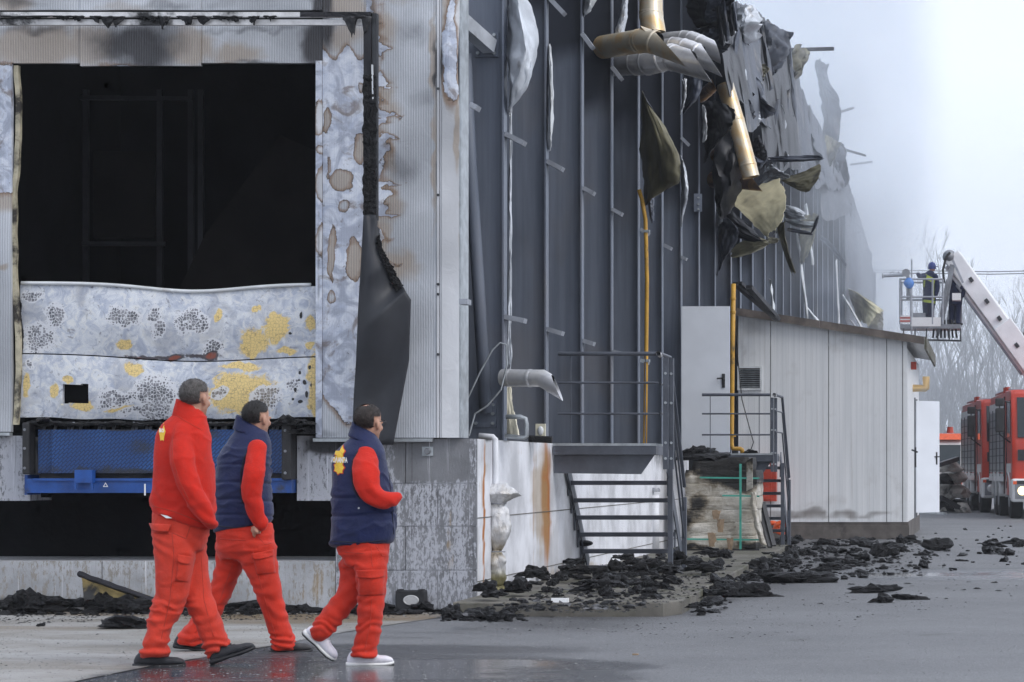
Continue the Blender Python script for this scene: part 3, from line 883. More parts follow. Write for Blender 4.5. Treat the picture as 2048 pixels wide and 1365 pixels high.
# seam and corner trims
def trim(a, b, y, mat="cladding_white", **kw):
    return panel("corner_trim", FX(a), FX(b), FZ(876), FZ(-90), y, mat, kw or {"bare": zero, "tan": zero, "soot": zero}, ware, res=.02, depth=.03)
trim(877, 881.5, YC - .02)
trim(883, 886, YC - .02)
def tr_bare(V):
    px, py = px_of(V)
    return np.clip(blob(px, py, [(900, 110, 15, 90, 1.0), (906, 180, 9, 30, .8), (903, 30, 10, 50, .6)]) * .95, 0, 1)
def tr_tan(V):
    px, py = px_of(V)
    return blob(px, py, [(895, 60, 20, 120, .7), (913, 270, 7, 80, 1.0), (893, 160, 8, 60, .9), (918, 430, 4, 120, .5)])
panel("corner_trim", FX(887), FX(922), FZ(876), FZ(-90), YC - .03, "cladding_white", {"bare": tr_bare, "tan": tr_tan, "soot": lambda V: blob(*px_of(V), [(882, 120, 6, 60, .7)])}, ware, depth=.02,
      bend=lambda x, z, u, v: (.012 * math.sin(z * 5) * math.exp(-((z - FZ(130)) / .5) ** 2), -.06 * math.exp(-((z - FZ(110)) / .35) ** 2) * math.sin(math.pi * u), 0))
panel("corner_trim", FX(922.5), FX(926), FZ(876), FZ(-90), YC - .03, "galvanised", {}, ware, depth=.3, res=.1)
# base flashing
mb = MB(); mb.box((FX(632), FY - .10, FZ(884)), (FX(868), FY - .02, FZ(877.5)))
mb.build("base_flashing", "galvanised", ware)
mb = MB(); mb.box((FX(-60), FY - .09, FZ(872)), (FX(27), FY - .02, FZ(866)))
mb.build("base_flashing", "galvanised", ware)
# screws on the trim
for py in (180, 392, 570, 590, 710):
    mb = MB(); mb.tube([(FX(879.5), YC - .021, FZ(py)), (FX(879.5), YC - .03, FZ(py))], .012, 8)
    mb.build("screw", "dark_metal", ware)

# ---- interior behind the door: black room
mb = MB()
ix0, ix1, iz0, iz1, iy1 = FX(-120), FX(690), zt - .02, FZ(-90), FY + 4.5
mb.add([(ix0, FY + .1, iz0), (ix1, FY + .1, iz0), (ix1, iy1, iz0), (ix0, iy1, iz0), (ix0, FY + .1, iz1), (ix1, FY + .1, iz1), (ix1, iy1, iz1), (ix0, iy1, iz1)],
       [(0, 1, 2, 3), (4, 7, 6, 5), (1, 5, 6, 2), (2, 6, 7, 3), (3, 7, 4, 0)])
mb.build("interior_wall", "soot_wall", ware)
def idepth(px, py, d): return P(px, py, FY + d)
# scorched inner frames and a leaning panel in the dark
for (a, b, c, d) in ((160, 196, 330, 8), (160, 196, 380, 8)):
    pass
mb = MB()
for px in (172, 320, 382, 402): mb.bar(idepth(px, 180, 2.6), idepth(px, 880, 2.6), .05, .05, (1, 0, 0))
mb.bar(idepth(160, 196, 2.55), idepth(385, 198, 2.55), .05, .04)
mb.bar(idepth(165, 488, 2.55), idepth(330, 488, 2.55), .05, .04)
mb.build("inner_frame", "soot_metal", ware)
mb = MB(); mb.obox(idepth(250, 390, 2.7), (.30, 0, 0), (0, .02, 0), (0, 0, .42)); mb.build("inner_hatch", "brown_char_panel", ware)
mb = MB()
a, b, c, d = idepth(410, 470, 1.6), idepth(560, 270, 1.9), idepth(760, 360, 1.9), idepth(640, 640, 1.5)
e = idepth(300, 700, 1.5)
mb.add([e, a, b, c, d], [(0, 4, 3, 2, 1)]); mb.add([p + Vector((0, .05, 0)) for p in (e, a, b, c, d)], [(0, 1, 2, 3, 4)])
mb.build("fallen_panel", "brown_char_panel", ware)

# ---- columns of the long wall
def sil(px):
    tab = [(1440, -10), (1462, 2), (1500, 14), (1530, 36), (1560, 62), (1580, 92), (1592, 132), (1612, 200), (1640, 250), (1668, 300), (1690, 345), (1715, 420), (1740, 500), (1800, 600)]
    for (a, b), (c, d) in zip(tab, tab[1:]):
        if px <= c: return b + (d - b) * (px - a) / (c - a)
    return 620
ZTOP = 11.4
def soot_col(V):
    z = V[:, 2]; Y = V[:, 1]; x = V[:, 0]
    pc = SX * FPX / Y + PPX; py = PPY - (z - CAMH) * FPX / Y
    yb = np.interp(pc, [1000, 1095, 1166, 1225, 1280, 1330, 1366, 1430, 1500, 1700], [-120, 30, 110, 190, 240, 330, 400, 470, 520, 560])
    s = np.clip((yb - py) / 110 + .5 + (fbm(pc * .03, py * .01, x, 3, 31) - .5) * 1.2, 0, 1)
    s = np.maximum(s, np.clip((fbm(pc * .05, py * .006, x * 3, 3, 33) - .5) * 2.2, 0, .35))
    return s
col_Y = [23.02, 25.20, 27.40, 29.55, 31.80, 34.10]
y = 36.2
while y < 100:
    col_Y.append(y); y += 2.2
COLX = []
def column(Y, i):
    cx = SX - .02 + (0.0 if i < 8 else rng.uniform(-.03, .05))
    _px = SX * FPX / Y + PPX
    top = min(ZTOP, P(0, sil(_px) + 26, Y).z) if _px > 1436 else ZTOP
    mb = MB()
    tw = .012
    wd = .52
    nz = 24 if i < 12 else 10
    # web, facing the camera
    mb.grid(lambda u, v: (cx - wd + wd * u, Y, zt + (top - zt) * v), 4, nz)
    mb.grid(lambda u, v: (cx - wd * u, Y + tw, zt + (top - zt) * v), 1, nz)
    web = mb
    o = web.build("steel_column", "grey_steel", ware, attrs={"soot": soot_col})
    fw = .078
    mb = MB()
    mb.grid(lambda u, v: (cx + .001, Y - fw + 2 * fw * u, zt + (top - zt) * v), 2, nz)
    mb.grid(lambda u, v: (cx + .017, Y + fw - 2 * fw * (1 - u), zt + (top - zt) * v), 2, nz)
    mb.grid(lambda u, v: (cx + .001 + .016 * u, Y - fw, zt + (top - zt) * v), 1, nz)
    mb.build("outer_flange", "grey_steel", o, attrs={"soot": lambda V: soot_col(V) * .55 - .05})
    return o, cx
cols = []
for i, Y in enumerate(col_Y):
    o, cx = column(Y, i); cols.append(o); COLX.append(cx)
# dark inside behind the columns
mb = MB()
mb.box((SX - 1.2, FY + .8, zt), (SX - 1.1, 47, ZTOP)); mb.box((SX - 1.2, 47.01, zt), (SX - 1.1, 58, 8.6)); mb.box((SX - 1.2, 58.01, zt), (SX - 1.1, 101, 6.0))
mb.box((SX - 9, 101, 0), (SX - .1, 101.3, 5))
mb.build("inner_wall", "soot_wall", ware)
# ---- girt stubs: channel ends at two heights
def girt(px, py, L, drop, mat="rail_metal", w=.045):
    Y = WY(px); c = Wp(px, py)
    mb = MB()
    a = Vector((SX + .0, Y - .08, c.z)); b = a + Vector((L, .0, -drop))
    mb.bar(a, b, .16, w)
    return mb.build("girt_stub", mat, ware)
for (px, py, L, dr) in ((1016, 272, .17, .085), (1099, 326, .15, .08), (1170, 379, .115, .06), (1227, 421, .115, .06), (1284, 461, .10, .06), (1330, 492, .1, .05),
                        (1015, 636, .18, .035), (1099, 660, .15, .045), (1170, 683, .115, .035), (1228, 704, .12, .03), (1284, 722, .1, .03), (1365, 516, .07, .03), (926, 606, .07, .0),
                        (947, 214, .06, .03)):
    girt(px, py, L, dr)
for (px, py, L, dr) in ((1100, -2, .16, .17), (1168, 72, .11, .15), (1227, 138, .11, .14), (1365, 278, .1, .1)):
    girt(px, py, L, dr)
# gusset plates with bolts, diagonal brace
def gusset(px0, px1, py0, py1, Y, bolts, name="gusset_plate"):
    mb = MB(); a = P(px0, py1, Y); b = P(px1, py0, Y)
    mb.box((a.x, Y - .02, a.z), (b.x, Y, b.z))
    g = mb.build(name, "grey_steel", ware, attrs={"soot": lambda V: np.full(len(V), .05)})
    for (bx, by) in bolts:
        mb = MB(); c = P(bx, by, Y - .02); mb.tube([c, c + Vector((0, -.03, 0))], .016, 6); mb.build("bolt", "galvanised", g)
C0 = col_Y[0]
gusset(950, 998, 65, 115, C0, [(989, 71), (989, 89), (989, 107), (956, 107), (956, 90)])
gusset(945, 993, 803, 855, C0, [(986, 810), (986, 828), (986, 847), (952, 847), (972, 824)])
gusset(1388, 1402 + 2, 388, 424, col_Y[6] + 2.1, [(1397, 396), (1397, 409), (1397, 419)])
mb = MB(); mb.bar(P(917, 38, C0 - .5), P(980, 94, C0 - .05), .12, .13); mb.build("tie_beam", "zinc_sheet", ware)
mb = MB()
mb.tube([P(930, 108, C0 - .18), P(941, 330, C0 - .18), P(956, 560, C0 - .18), P(972, 826, C0 - .10)], .057, 14)
mb.build("brace_pipe", "grey_steel", ware, smooth=True, attrs={"soot": lambda V: np.full(len(V), -.05)})
# door hole reveal + white door, open at right angles to the long wall
dr = P(1363, 905, 35.9)
dw = MB(); a = P(1363, 905, 35.9); b = P(1459, 613, 35.9)
dw.box((a.x, 35.9, a.z), (b.x, 35.95, b.z))
door = dw.build("side_door", "door_white", ware); door["label"] = "pale grey steel door standing open above the landing"
mb = MB(); c = P(1447, 762, 35.9)
mb.box((c.x - .022, 35.885, c.z - .10), (c.x + .022, 35.899, c.z + .10)); mb.tube([c + Vector((0, -.01, .035)), c + Vector((0, -.05, .035)), c + Vector((-.09, -.05, .03))], .011, 8)
mb.build("handle", "black_rubber", door)
# ================================================================== dock door (two sections left hanging)
YD = FY + .06
dd = thing("dock_door", "blistered grey and yellow sectional dock door, lower two sections left", "door", (FX(340), YD, FZ(840)))
CRK = [(64, 589, 15, 13), (103, 629, 21, 27), (76, 674, 34, 29), (246, 632, 33, 22), (306, 629, 14, 17), (313, 653, 17, 20), (386, 639, 34, 24), (427, 698, 24, 18),
       (310, 794, 45, 44), (234, 801, 40, 18), (530, 794, 30, 20), (437, 784, 17, 13), (64, 725, 12, 9), (585, 770, 14, 20, .8), (300, 830, 70, 8)]
YEL = [(506, 688, 28, 28), (551, 657, 28, 31), (437, 632, 9, 13), (508, 620, 10, 8), (622, 646, 14, 17), (618, 692, 8, 9), (248, 691, 17, 13, .9), (482, 787, 69, 42), (628, 777, 15, 69), (268, 739, 20, 16, .9),
       (482, 733, 41, 9), (165, 811, 22, 10), (137, 760, 14, 7), (55, 770, 7, 26), (106, 785, 10, 13), (570, 705, 20, 7), (235, 820, 30, 7, .8)]
RED = [(300, 716, 80, 6, .62), (351, 717, 20, 7, 1.05), (422, 712, 17, 9, 1.05), (400, 712, 60, 7, .6)]
SOOT = [(40, 660, 5, 90, .8), (600, 745, 3, 4), (608, 765, 4, 6), (590, 780, 3, 5), (612, 790, 3, 8), (600, 805, 5, 4), (585, 800, 3, 3), (620, 735, 3, 4), (597, 760, 2, 3), (620, 770, 2, 4), (601, 632, 3, 7), (580, 668, 3, 3), (440, 840, 200, 4, .7), (310, 576, 270, 3, .45), (634, 640, 2, 60, .8)]
da_ = {"crk": lambda V: np.clip(blob(*px_of(V), CRK), 0, 1), "yel": lambda V: np.clip(blob(*px_of(V), YEL), 0, 1), "red": lambda V: np.clip(blob(*px_of(V), RED), 0, 1), "soot": lambda V: np.clip(blob(*px_of(V), SOOT), 0, 1)}
def topline(px): return 569 + 15 * math.exp(-((px - 385) / 130.0) ** 2) + (px - 45) / 590 * 3
def seam(px): return 707 + 13 * math.exp(-((px - 385) / 170.0) ** 2) + (px - 45) / 590 * 5
def bottom(px): return 834 + 6 * math.sin((px - 40) / 600 * math.pi) + 1.2 * math.sin(px * .05)
def dsec(top, bot, name, hole=None):
    nu, nv = 240, 52
    def pt(i, j):
        u, v = i / nu, j / nv
        px = 36 + (636 - 36) * u
        pt_, pb = top(px), bot(px)
        py = pb + (pt_ - pb) * v
        z = FZ(py)
        bow = -.05 * math.sin(math.pi * u) * math.sin(math.pi * v) + n3((px * .012, py * .012, 3)) * .02
        return (FX(px), YD - .02 + bow, z), px, py
    mb = MB()
    idx = {}
    for j in range(nv + 1):
        for i in range(nu + 1):
            p, px, py = pt(i, j); idx[(i, j)] = len(mb.v); mb.v.append(p)
    nF = len(mb.v)
    for j in range(nv + 1):
        for i in range(nu + 1):
            p = mb.v[idx[(i, j)]]; mb.v.append((p[0], p[1] + .045, p[2]))
    used = set()
    for j in range(nv):
        for i in range(nu):
            _, px, py = pt(i + .5, j + .5)
            if hole and hole[0] < px < hole[1] and hole[2] < py < hole[3]: continue
            used.add((i, j))
    for (i, j) in used:
        a, b, c, d = idx[(i, j)], idx[(i + 1, j)], idx[(i + 1, j + 1)], idx[(i, j + 1)]
        mb.f.append((a, b, c, d)); mb.m.append(0)
        mb.f.append((a + nF, d + nF, c + nF, b + nF)); mb.m.append(0)
        for (di, dj, p, q) in ((-1, 0, d, a), (1, 0, b, c), (0, -1, a, b), (0, 1, c, d)):
            if (i + di, j + dj) not in used:
                mb.f.append((q, p, p + nF, q + nF)); mb.m.append(0)
    return mb.build(name, "door_panel_paint", dd, smooth=True, attrs=da_, angle=50)
dsec(lambda x: topline(x), lambda x: seam(x) - 1.2, "door_section")
dsec(lambda x: seam(x) + 1.2, bottom, "door_section", (124, 175, 769, 807))
mb = MB()
mb.tube([(FX(px), YD - .03, FZ(topline(px) - 3)) for px in range(40, 637, 20)], .016, 8)
mb.build("top_rail", "white_sheet", dd, smooth=True)
mb = MB(); mb.box((FX(36), YD + .1, FZ(840)), (FX(640), YD + .14, FZ(735))); mb.build("inner_liner", "soot_wall", dd)
mb = MB(); mb.box((FX(120), YD - .04, FZ(811)), (FX(178), YD - .028, FZ(807.5))); mb.build("hole_edge", "cream_panel", dd)

# ================================================================== dock leveller
lv = thing("dock_leveller", "scratched blue dock leveller with tread plate lip under the door", "dock leveller", (FX(330), FY, FZ(998)))
def lvs(V): return blob(*px_of(V), [(275, 890, 40, 30, .6), (420, 870, 60, 20, .5), (330, 852, 260, 8, .9), (200, 945, 200, 14, .75), (520, 945, 120, 14, .6)])
for (a, b, yo) in ((81, 110, .005), (111, 540, -.03), (541, 569, .005)):
    mb = MB(); nu = max(2, int((b - a) / 8))
    mb.sheet(lambda v, u: (FX(a + (b - a) * u), FY - .06 + yo, FZ(947 - 87 * v)), 12, nu, .03)
    mb.build("lip_plate", "blue_tread_plate", lv, attrs={"soot": lvs})
mb = MB(); mb.box((FX(80), FY - .02, FZ(957)), (FX(570), FY + .2, FZ(948))); mb.build("hinge_gap", "black_rubber", lv)
mb = MB()
mb.box((FX(64), FY - .12, FZ(986)), (FX(591), FY + .2, FZ(958)))
mb.box((FX(58), FY - .10, FZ(990)), (FX(64) - .001, FY + .2, FZ(950)))
mb.box((FX(78), FY - .135, FZ(962)), (FX(580), FY - .12, FZ(957)))
fr = mb.build("frame_beam", "blue_paint", lv)
mb = MB(); mb.box((FX(166), FY - .2, FZ(966)), (FX(201), FY - .122, FZ(940))); mb.bar((FX(167), FY - .19, FZ(967)), (FX(167), FY - .19, FZ(979)), .02, .02, (1, 0, 0)); mb.bar((FX(200), FY - .19, FZ(967)), (FX(200), FY - .19, FZ(978)), .02, .02, (1, 0, 0))
mb.build("lip_keeper", "blue_paint", fr)
# warning triangle sticker
mb = MB(); c = (FX(221), FY - .1215, FZ(971))
for r0, r1, o in ((.026, .019, 0),):
    A = [(c[0] + r0 * math.sin(q), c[1], c[2] + r0 * math.cos(q)) for q in (0, 2.094, 4.189)]
    B = [(c[0] + r1 * .8 * math.sin(q), c[1], c[2] + r1 * .8 * math.cos(q)) for q in (0, 2.094, 4.189)]
    mb.add(A + B, [(0, 1, 4, 3), (1, 2, 5, 4), (2, 0, 3, 5)])
mb.build("warning_triangle", "logo_white", fr)
mb = MB(); mb.box((FX(298), FY - .125, FZ(991)), (FX(301), FY - .121, FZ(968))); mb.build("rating_plate", "logo_white", fr)
# comb teeth between lip and door
mb = None
for px in (90, 112, 139, 146, 163, 200, 210, 229, 267, 274, 295, 302, 420, 432, 446, 452, 548, 556):
    mb = MB(); mb.bar((FX(px), FY - .03, FZ(861)), (FX(px), FY + .02, FZ(845)), .012, .02, (1, 0, 0)); mb.build("comb_tooth", "grey_metal", lv)
mb = MB()
mb.sheet(lambda u, v: (FX(60 + 535 * u), FY + .0 - .12 * v + n3((u * 30, v * 3, 0)) * .03, FZ(843) - .015 + n3((u * 22, v * 4, 5)) * .03), 90, 6, .02)
mb.build("burnt_seal", "char", lv)
# rubber bumpers at either side of the leveller
def bumper(a, b, c, d, lab):
    t_ = thing("dock_bumper", lab, "bumper", (FX((a + b) / 2), FY, FZ(d)), "rubber dock bumpers")
    mb = MB(); mb.box((FX(a), FY - .16, FZ(d)), (FX(b), FY - .001, FZ(c))); o = mb.build("rubber_block", "black_rubber", t_)
    bv = o.modifiers.new("b", 'BEVEL'); bv.width = .012; bv.segments = 2
    for q in (.12, .5, .86):
        mb = MB(); z = FZ(d + (c - d) * q); x = FX(a * .6 + b * .4); mb.tube([(x, FY - .16, z), (x, FY - .168, z)], .012, 8); mb.build("bolt", "grey_metal", t_)
bumper(58, 72, 846, 949, "black rubber dock bumper left of the blue leveller")
bumper(573, 593, 846, 960, "black rubber dock bumper right of the blue leveller beside the second man")

# ================================================================== dock shelter: rail, post, burnt curtain
YS = FY - .45
sh = thing("dock_shelter", "burnt dock shelter frame with white rail, black post and hanging curtain", "dock shelter", P(735, 870, YS))
mb = MB(); a, b = P(-80, 45, YS), P(738, 26, YS)
mb.box((P(-80, 0, YS).x, YS, P(0, 34, YS).z), (P(742, 0, YS).x, YS + .06, P(0, 24.5, YS).z))
mb.build("top_rail", "aluminium_rail", sh)
mb = MB(); mb.box((P(-80, 0, YS).x, YS + .03, P(0, 49, YS).z), (P(735, 0, YS).x, YS + .07, P(0, 38, YS).z)); mb.build("lower_rail", "aluminium_rail", sh)
mb = MB()
mb.sheet(lambda u, v: P(600 + 142 * u, 24 + 10 * v, YS - .006 - .02 * abs(n3((u * 9, v, 1)))), 24, 4, .01); mb.build("scorched_cap", "soot_metal", sh)
# drips of melted membrane under the rail
for (px, w, L, sd) in ((140, 30, 12, 1), (215, 36, 30, 2), (300, 24, 18, 3), (325, 16, 28, 4), (388, 36, 20, 5), (455, 30, 14, 6), (508, 12, 24, 7), (540, 14, 10, 8), (715, 30, 44, 9), (60, 60, 6, 10)):
    mb = MB()
    def dr_(u, v, px=px, w=w, L=L, sd=sd):
        x = px + (u - .5) * 2 * w * (1 - .5 * v ** 1.6) + 7 * n3((v * 3, sd, u * 2)) * v
        y = 33 + L * v * max(.12, .45 + 1.1 * n3((u * 2.6, sd * 3, 1)) + .4 * n3((u * 7, sd * 3, 5)))
        return P(x, y, YS - .01 - .04 * math.sin(u * 3.1) * (1 - v) - .015 * n3((u * 6, v * 5, sd)))
    mb.sheet(dr_, 24, 8, .008); mb.build("melted_drip", "black_rubber", sh, smooth=True)
mb = MB(); mb.box(tuple(P(727, 440, YS) ), tuple(P(742, 26, YS) + Vector((0, .06, 0)))); mb.build("side_post", "soot_metal", sh)
mb = MB(); mb.box(tuple(P(743, 440, YS) + Vector((0, .02, 0))), tuple(P(752, 26, YS) + Vector((0, .09, 0)))); mb.build("post_channel", "dark_metal", sh)
mb = MB()
mb.sheet(lambda u, v: P(726 + 26 * u + 5 * n3((v * 14, 3, u)) + (u > .9) * 6 * max(0, n3((v * 22, 9, 0))), 150 + 280 * v, YS - .012 - .035 * abs(n3((u * 4, v * 24, 2)))), 8, 90, .01); mb.build("burnt_crust", "char", sh)
mb = MB(); mb.bar(P(744.5, 130, YS - .01), P(746.5, 205, YS - .01), .02, .012, (1, 0, 0)); mb.build("bare_strip", "white_sheet", sh)
cur_l = [(727, 430), (722, 520), (716, 620), (712, 720), (707, 800), (704, 890)]
cur_r = [(752, 430), (766, 500), (800, 565), (822, 600), (818, 720), (786, 890)]
def lerp_tab(tab, v):
    k = v * (len(tab) - 1); i = min(int(k), len(tab) - 2); f = k - i
    f = f * f * (3 - 2 * f) if False else f
    return tab[i][0] * (1 - f) + tab[i + 1][0] * f, tab[i][1] * (1 - f) + tab[i + 1][1] * f
def cur(u, v):
    lx, ly = lerp_tab(cur_l, v); rx, ry = lerp_tab(cur_r, v)
    bul = -.10 * math.sin(math.pi * u) * math.sin(math.pi * min(1, v * 1.2)) + .05 * n3((u * 2, v * 3, 7))
    if .28 < v < .5: bul += .12 * u * math.sin((v - .28) / .22 * math.pi)
    return P(lx + (rx - lx) * u + (u > .97) * 5 * n3((v * 40, 1, 1)) * (v < .5), ly + (ry - ly) * u, YS - .02 + bul + .1 * v)
mb = MB(); mb.sheet(cur, 22, 60, .006); curtain = mb.build("side_curtain", "black_curtain", sh, smooth=True)
mb = MB()
mb.sheet(lambda u, v: cur(.86 + .17 * u, .12 + .33 * v) + Vector((.02 * n3((u * 5, v * 30, 3)), -.03 - .03 * abs(n3((v * 26, u * 6, 1))), 0)), 8, 50, .012)
mb.build("burnt_edge", "char", curtain)

# small fixtures on the dock front
def wall_light():
    t_ = thing("wall_plaque", "small square plaque fixed on the dock wall under the flashing", "plaque", (FX(855), FY, FZ(905)))
    mb = MB(); mb.box((FX(845), FY - .02, FZ(912)), (FX(867), FY - .006, FZ(894))); mb.build("plate", "galvanised", t_)
    mb = MB(); mb.tube([(FX(856), FY - .02, FZ(903)), (FX(856), FY - .05, FZ(903))], [.03, .024], 14); mb.build("knob", "grey_metal", t_)
wall_light()
t_ = thing("marker_box", "black box with an oval silver plate at the foot of the dock wall", "box", (FX(827), FY - .1, 0))
mb = MB(); a = FX(799); b = FX(856); ytop = FZ(1180)
mb.box((a, FY - .16, .012), (b, FY - .012, ytop)); o = mb.build("housing", "black_rubber", t_); bv = o.modifiers.new("b", 'BEVEL'); bv.width = .012; bv.segments = 2
mb = MB(); mb.box((a + .015, FY - .165, ytop - .012), (a + .05, FY - .05, ytop + .01)); mb.build("lug", "black_rubber", t_); mb = MB(); mb.box((b - .05, FY - .165, ytop - .012), (b - .015, FY - .05, ytop + .01)); mb.build("lug", "black_rubber", t_)
mb = MB(); c = ((FX(831)), FY - .162, FZ(1199))
rings = [[(c[0] + r * .068 * math.cos(q), c[1] - h, c[2] + r * .044 * math.sin(q)) for q in [2 * math.pi * k / 24 for k in range(24)]] for r, h in ((1, 0), (1, .008), (.86, .012), (.8, .008), (.01, .008))]
mb.loft(rings, True); mb.build("oval_plate", "aluminium_rail", t_, smooth=True, angle=30)
# leaning burnt ochre panel
t_ = thing("fallen_foam_panel", "burnt sandwich panel piece with ochre core leaning on the plinth behind the first man", "panel", G(240, 1222))
Yp = FY - .25
a, b, c, d = P(162, 1146, Yp), P(300, 1192, Yp + .02), P(302, 1222, Yp - .1), P(170, 1220, Yp - .1)
mb = MB(); mb.sheet(lambda u, v: a.lerp(b, u).lerp(d.lerp(c, u), v) + Vector((0, .02 * n3((u * 5, v * 5, 0)), 0)), 14, 8, .03); mb.build("foam_core", "ochre_fill", t_)
mb = MB(); a2, b2 = P(158, 1142, Yp - .04), P(312, 1197, Yp - .04)
mb.sheet(lambda u, v: a2.lerp(b2, u) + Vector((0, -.05 * math.sin(v * 3.14), -.055 * v + .008 * n3((u * 9, v, 0)))), 20, 5, .012); mb.build("edge_strip", "soot_metal", t_)
mb = MB(); mb.sheet(lambda u, v: P(168 + 150 * u, 1203 + 17 * v + 3 * n3((u * 9, v, 4)), Yp - .13 + .02 * n3((u * 12, v * 3, 1))), 30, 5, .012); mb.build("charred_skin", "char", t_)
# ================================================================== torn sheets of the long wall
def patch(ctrl):
    """biquadratic patch from 3 x 3 (px, py, Y) control points that lie on the surface"""
    C = [[P(*c) for c in row] for row in ctrl]
    def q(a, b, c, t):
        m = 2 * b - .5 * (a + c)
        return a * (1 - t) ** 2 + m * 2 * t * (1 - t) + c * t ** 2
    def fn(u, v):
        r = [q(*row, u) for row in C]
        return q(*r, v)
    return fn
def torn(ctrl, mat, back=None, t=.006, nu=26, nv=34, rough=.02, fs=3.0, name="torn_sheet", ragged=0.0, label=None, parent=None):
    f = patch(ctrl)
    sd = rng.uniform(0, 50)
    def fn(u, v):
        eu, ev = abs(2 * u - 1) ** 5, abs(2 * v - 1) ** 5
        ju = (.05 * n3((v * 6, sd, 1)) + .035 * n3((v * 19, sd, 2))) * eu; jv = (.05 * n3((u * 6, sd, 3)) + .035 * n3((u * 19, sd, 4))) * ev
        p = f(u + ju, v + jv)
        cr = 2.2 * rough * (abs(n3((u * 2.3 + v, v * 1.9, sd + 7))) + .5 * abs(n3((u * 5 - v * 2, v * 4.5, sd + 8))))
        p = p + Vector((cr * .5, -cr, 0))
        k = rough * (n3((u * fs, v * fs, sd)) + .5 * n3((u * fs * 3, v * fs * 3, sd)))
        e = ragged * (max(0, u - .85) / .15 + max(0, v - .85) / .15) * n3((u * 14, v * 14, sd + 9))
        return p + Vector((k * .6 + e, k * 1.5, e))
    mb = MB(); mb.sheet(fn, nu, nv, t, 0, 1 if back else 0)
    o = mb.build(name, [mat, back] if back else mat, parent or ware, smooth=True, angle=60)
    if label: o["label"] = label
    return o
Y1, Y2 = 23.1, 25.3
# bulged white liner beside the first column
torn([[(1016, -20, 23.2), (1024, -20, 23.1), (1032, -20, 23.3)], [(1016, 110, 23.2), (1046, 110, 22.8), (1073, 105, 23.3)], [(1016, 228, 23.2), (1018, 222, 23.1), (1019, 212, 23.3)]], "zinc_sheet", t=.008, nv=40, rough=.045, label="bulging white liner sheet peeled from the first column")
torn([[(1016, 218, 23.3), (1020, 218, 23.25), (1023, 220, 23.3)], [(1016, 500, 23.3), (1019, 500, 23.25), (1021, 500, 23.3)], [(1016, 735, 23.3), (1018, 735, 23.25), (1020, 735, 23.3)]], "zinc_sheet", t=.008)
torn([[(1098, 95, 25.3), (1099, 95, 25.2), (1101, 95, 25.3)], [(1098, 215, 25.3), (1102, 215, 25.1), (1107, 215, 25.3)], [(1098, 300, 25.3), (1099, 300, 25.2), (1100, 298, 25.3)]], "white_sheet", t=.006)
torn([[(1167, -20, 27.5), (1185, -20, 27.3), (1200, -22, 27.5)], [(1167, 10, 27.5), (1180, 8, 27.3), (1190, 4, 27.5)], [(1167, 33, 27.5), (1170, 30, 27.4), (1176, 26, 27.5)]], "white_sheet", t=.006)
torn([[(1248, -10, 29.4), (1253, -10, 29.3), (1258, -10, 29.4)], [(1238, 35, 29.4), (1246, 35, 29.3), (1253, 35, 29.4)], [(1228, 72, 29.4), (1238, 72, 29.3), (1248, 72, 29.4)]], "zinc_sheet", t=.006)
torn([[(1012, 770, 23.2), (1016, 768, 23.2), (1020, 770, 23.2)], [(1012, 820, 23.2), (1018, 820, 23.2), (1027, 820, 23.2)], [(1012, 872, 23.2), (1024, 873, 23.15), (1036, 870, 23.1)]], "cream_panel", t=.02, rough=.003)
# olive torn sheet with the big triangular fold
torn([[(1281, 190, 31.6), (1287, 192, 31.4), (1296, 212, 31.3)], [(1281, 300, 31.6), (1318, 318, 30.9), (1360, 334, 30.7)], [(1282, 415, 31.6), (1300, 402, 31.3), (1330, 376, 31.1)]], "olive_sheet", "soot_sheet", rough=.04, label="olive scorched sheet folded out from the wall in a triangle")
torn([[(1292, 395, 31.5), (1298, 392, 31.4), (1306, 390, 31.4)], [(1296, 420, 31.5), (1301, 420, 31.3), (1307, 418, 31.4)], [(1302, 446, 31.4), (1305, 446, 31.4), (1308, 440, 31.4)]], "slate_sheet", t=.006)
# sheets between columns 6..9
torn([[(1362, 160, 35.6), (1366, 160, 35.4), (1374, 160, 35.4)], [(1362, 195, 35.6), (1368, 195, 35.4), (1371, 195, 35.4)], [(1360, 230, 35.6), (1362, 222, 35.5), (1366, 216, 35.5)]], "white_sheet", t=.006)
torn([[(1372, 150, 37.0), (1390, 142, 36.8), (1404, 145, 36.6)], [(1362, 190, 37.0), (1385, 190, 36.6), (1398, 190, 36.6)], [(1360, 232, 37.0), (1366, 226, 36.8), (1376, 214, 36.8)]], "slate_sheet")
torn([[(1404, 215, 38.4), (1407, 212, 38.3), (1411, 220, 38.3)], [(1404, 250, 38.4), (1409, 252, 38.3), (1414, 252, 38.3)], [(1404, 285, 38.4), (1407, 284, 38.3), (1411, 280, 38.3)]], "white_sheet", t=.006)
torn([[(1361, 310, 36.0), (1364, 320, 35.9), (1368, 330, 35.9)], [(1361, 360, 36.0), (1370, 372, 35.7), (1375, 378, 35.7)], [(1361, 455, 36.0), (1364, 440, 35.9), (1368, 420, 35.9)]], "zinc_sheet", t=.006)
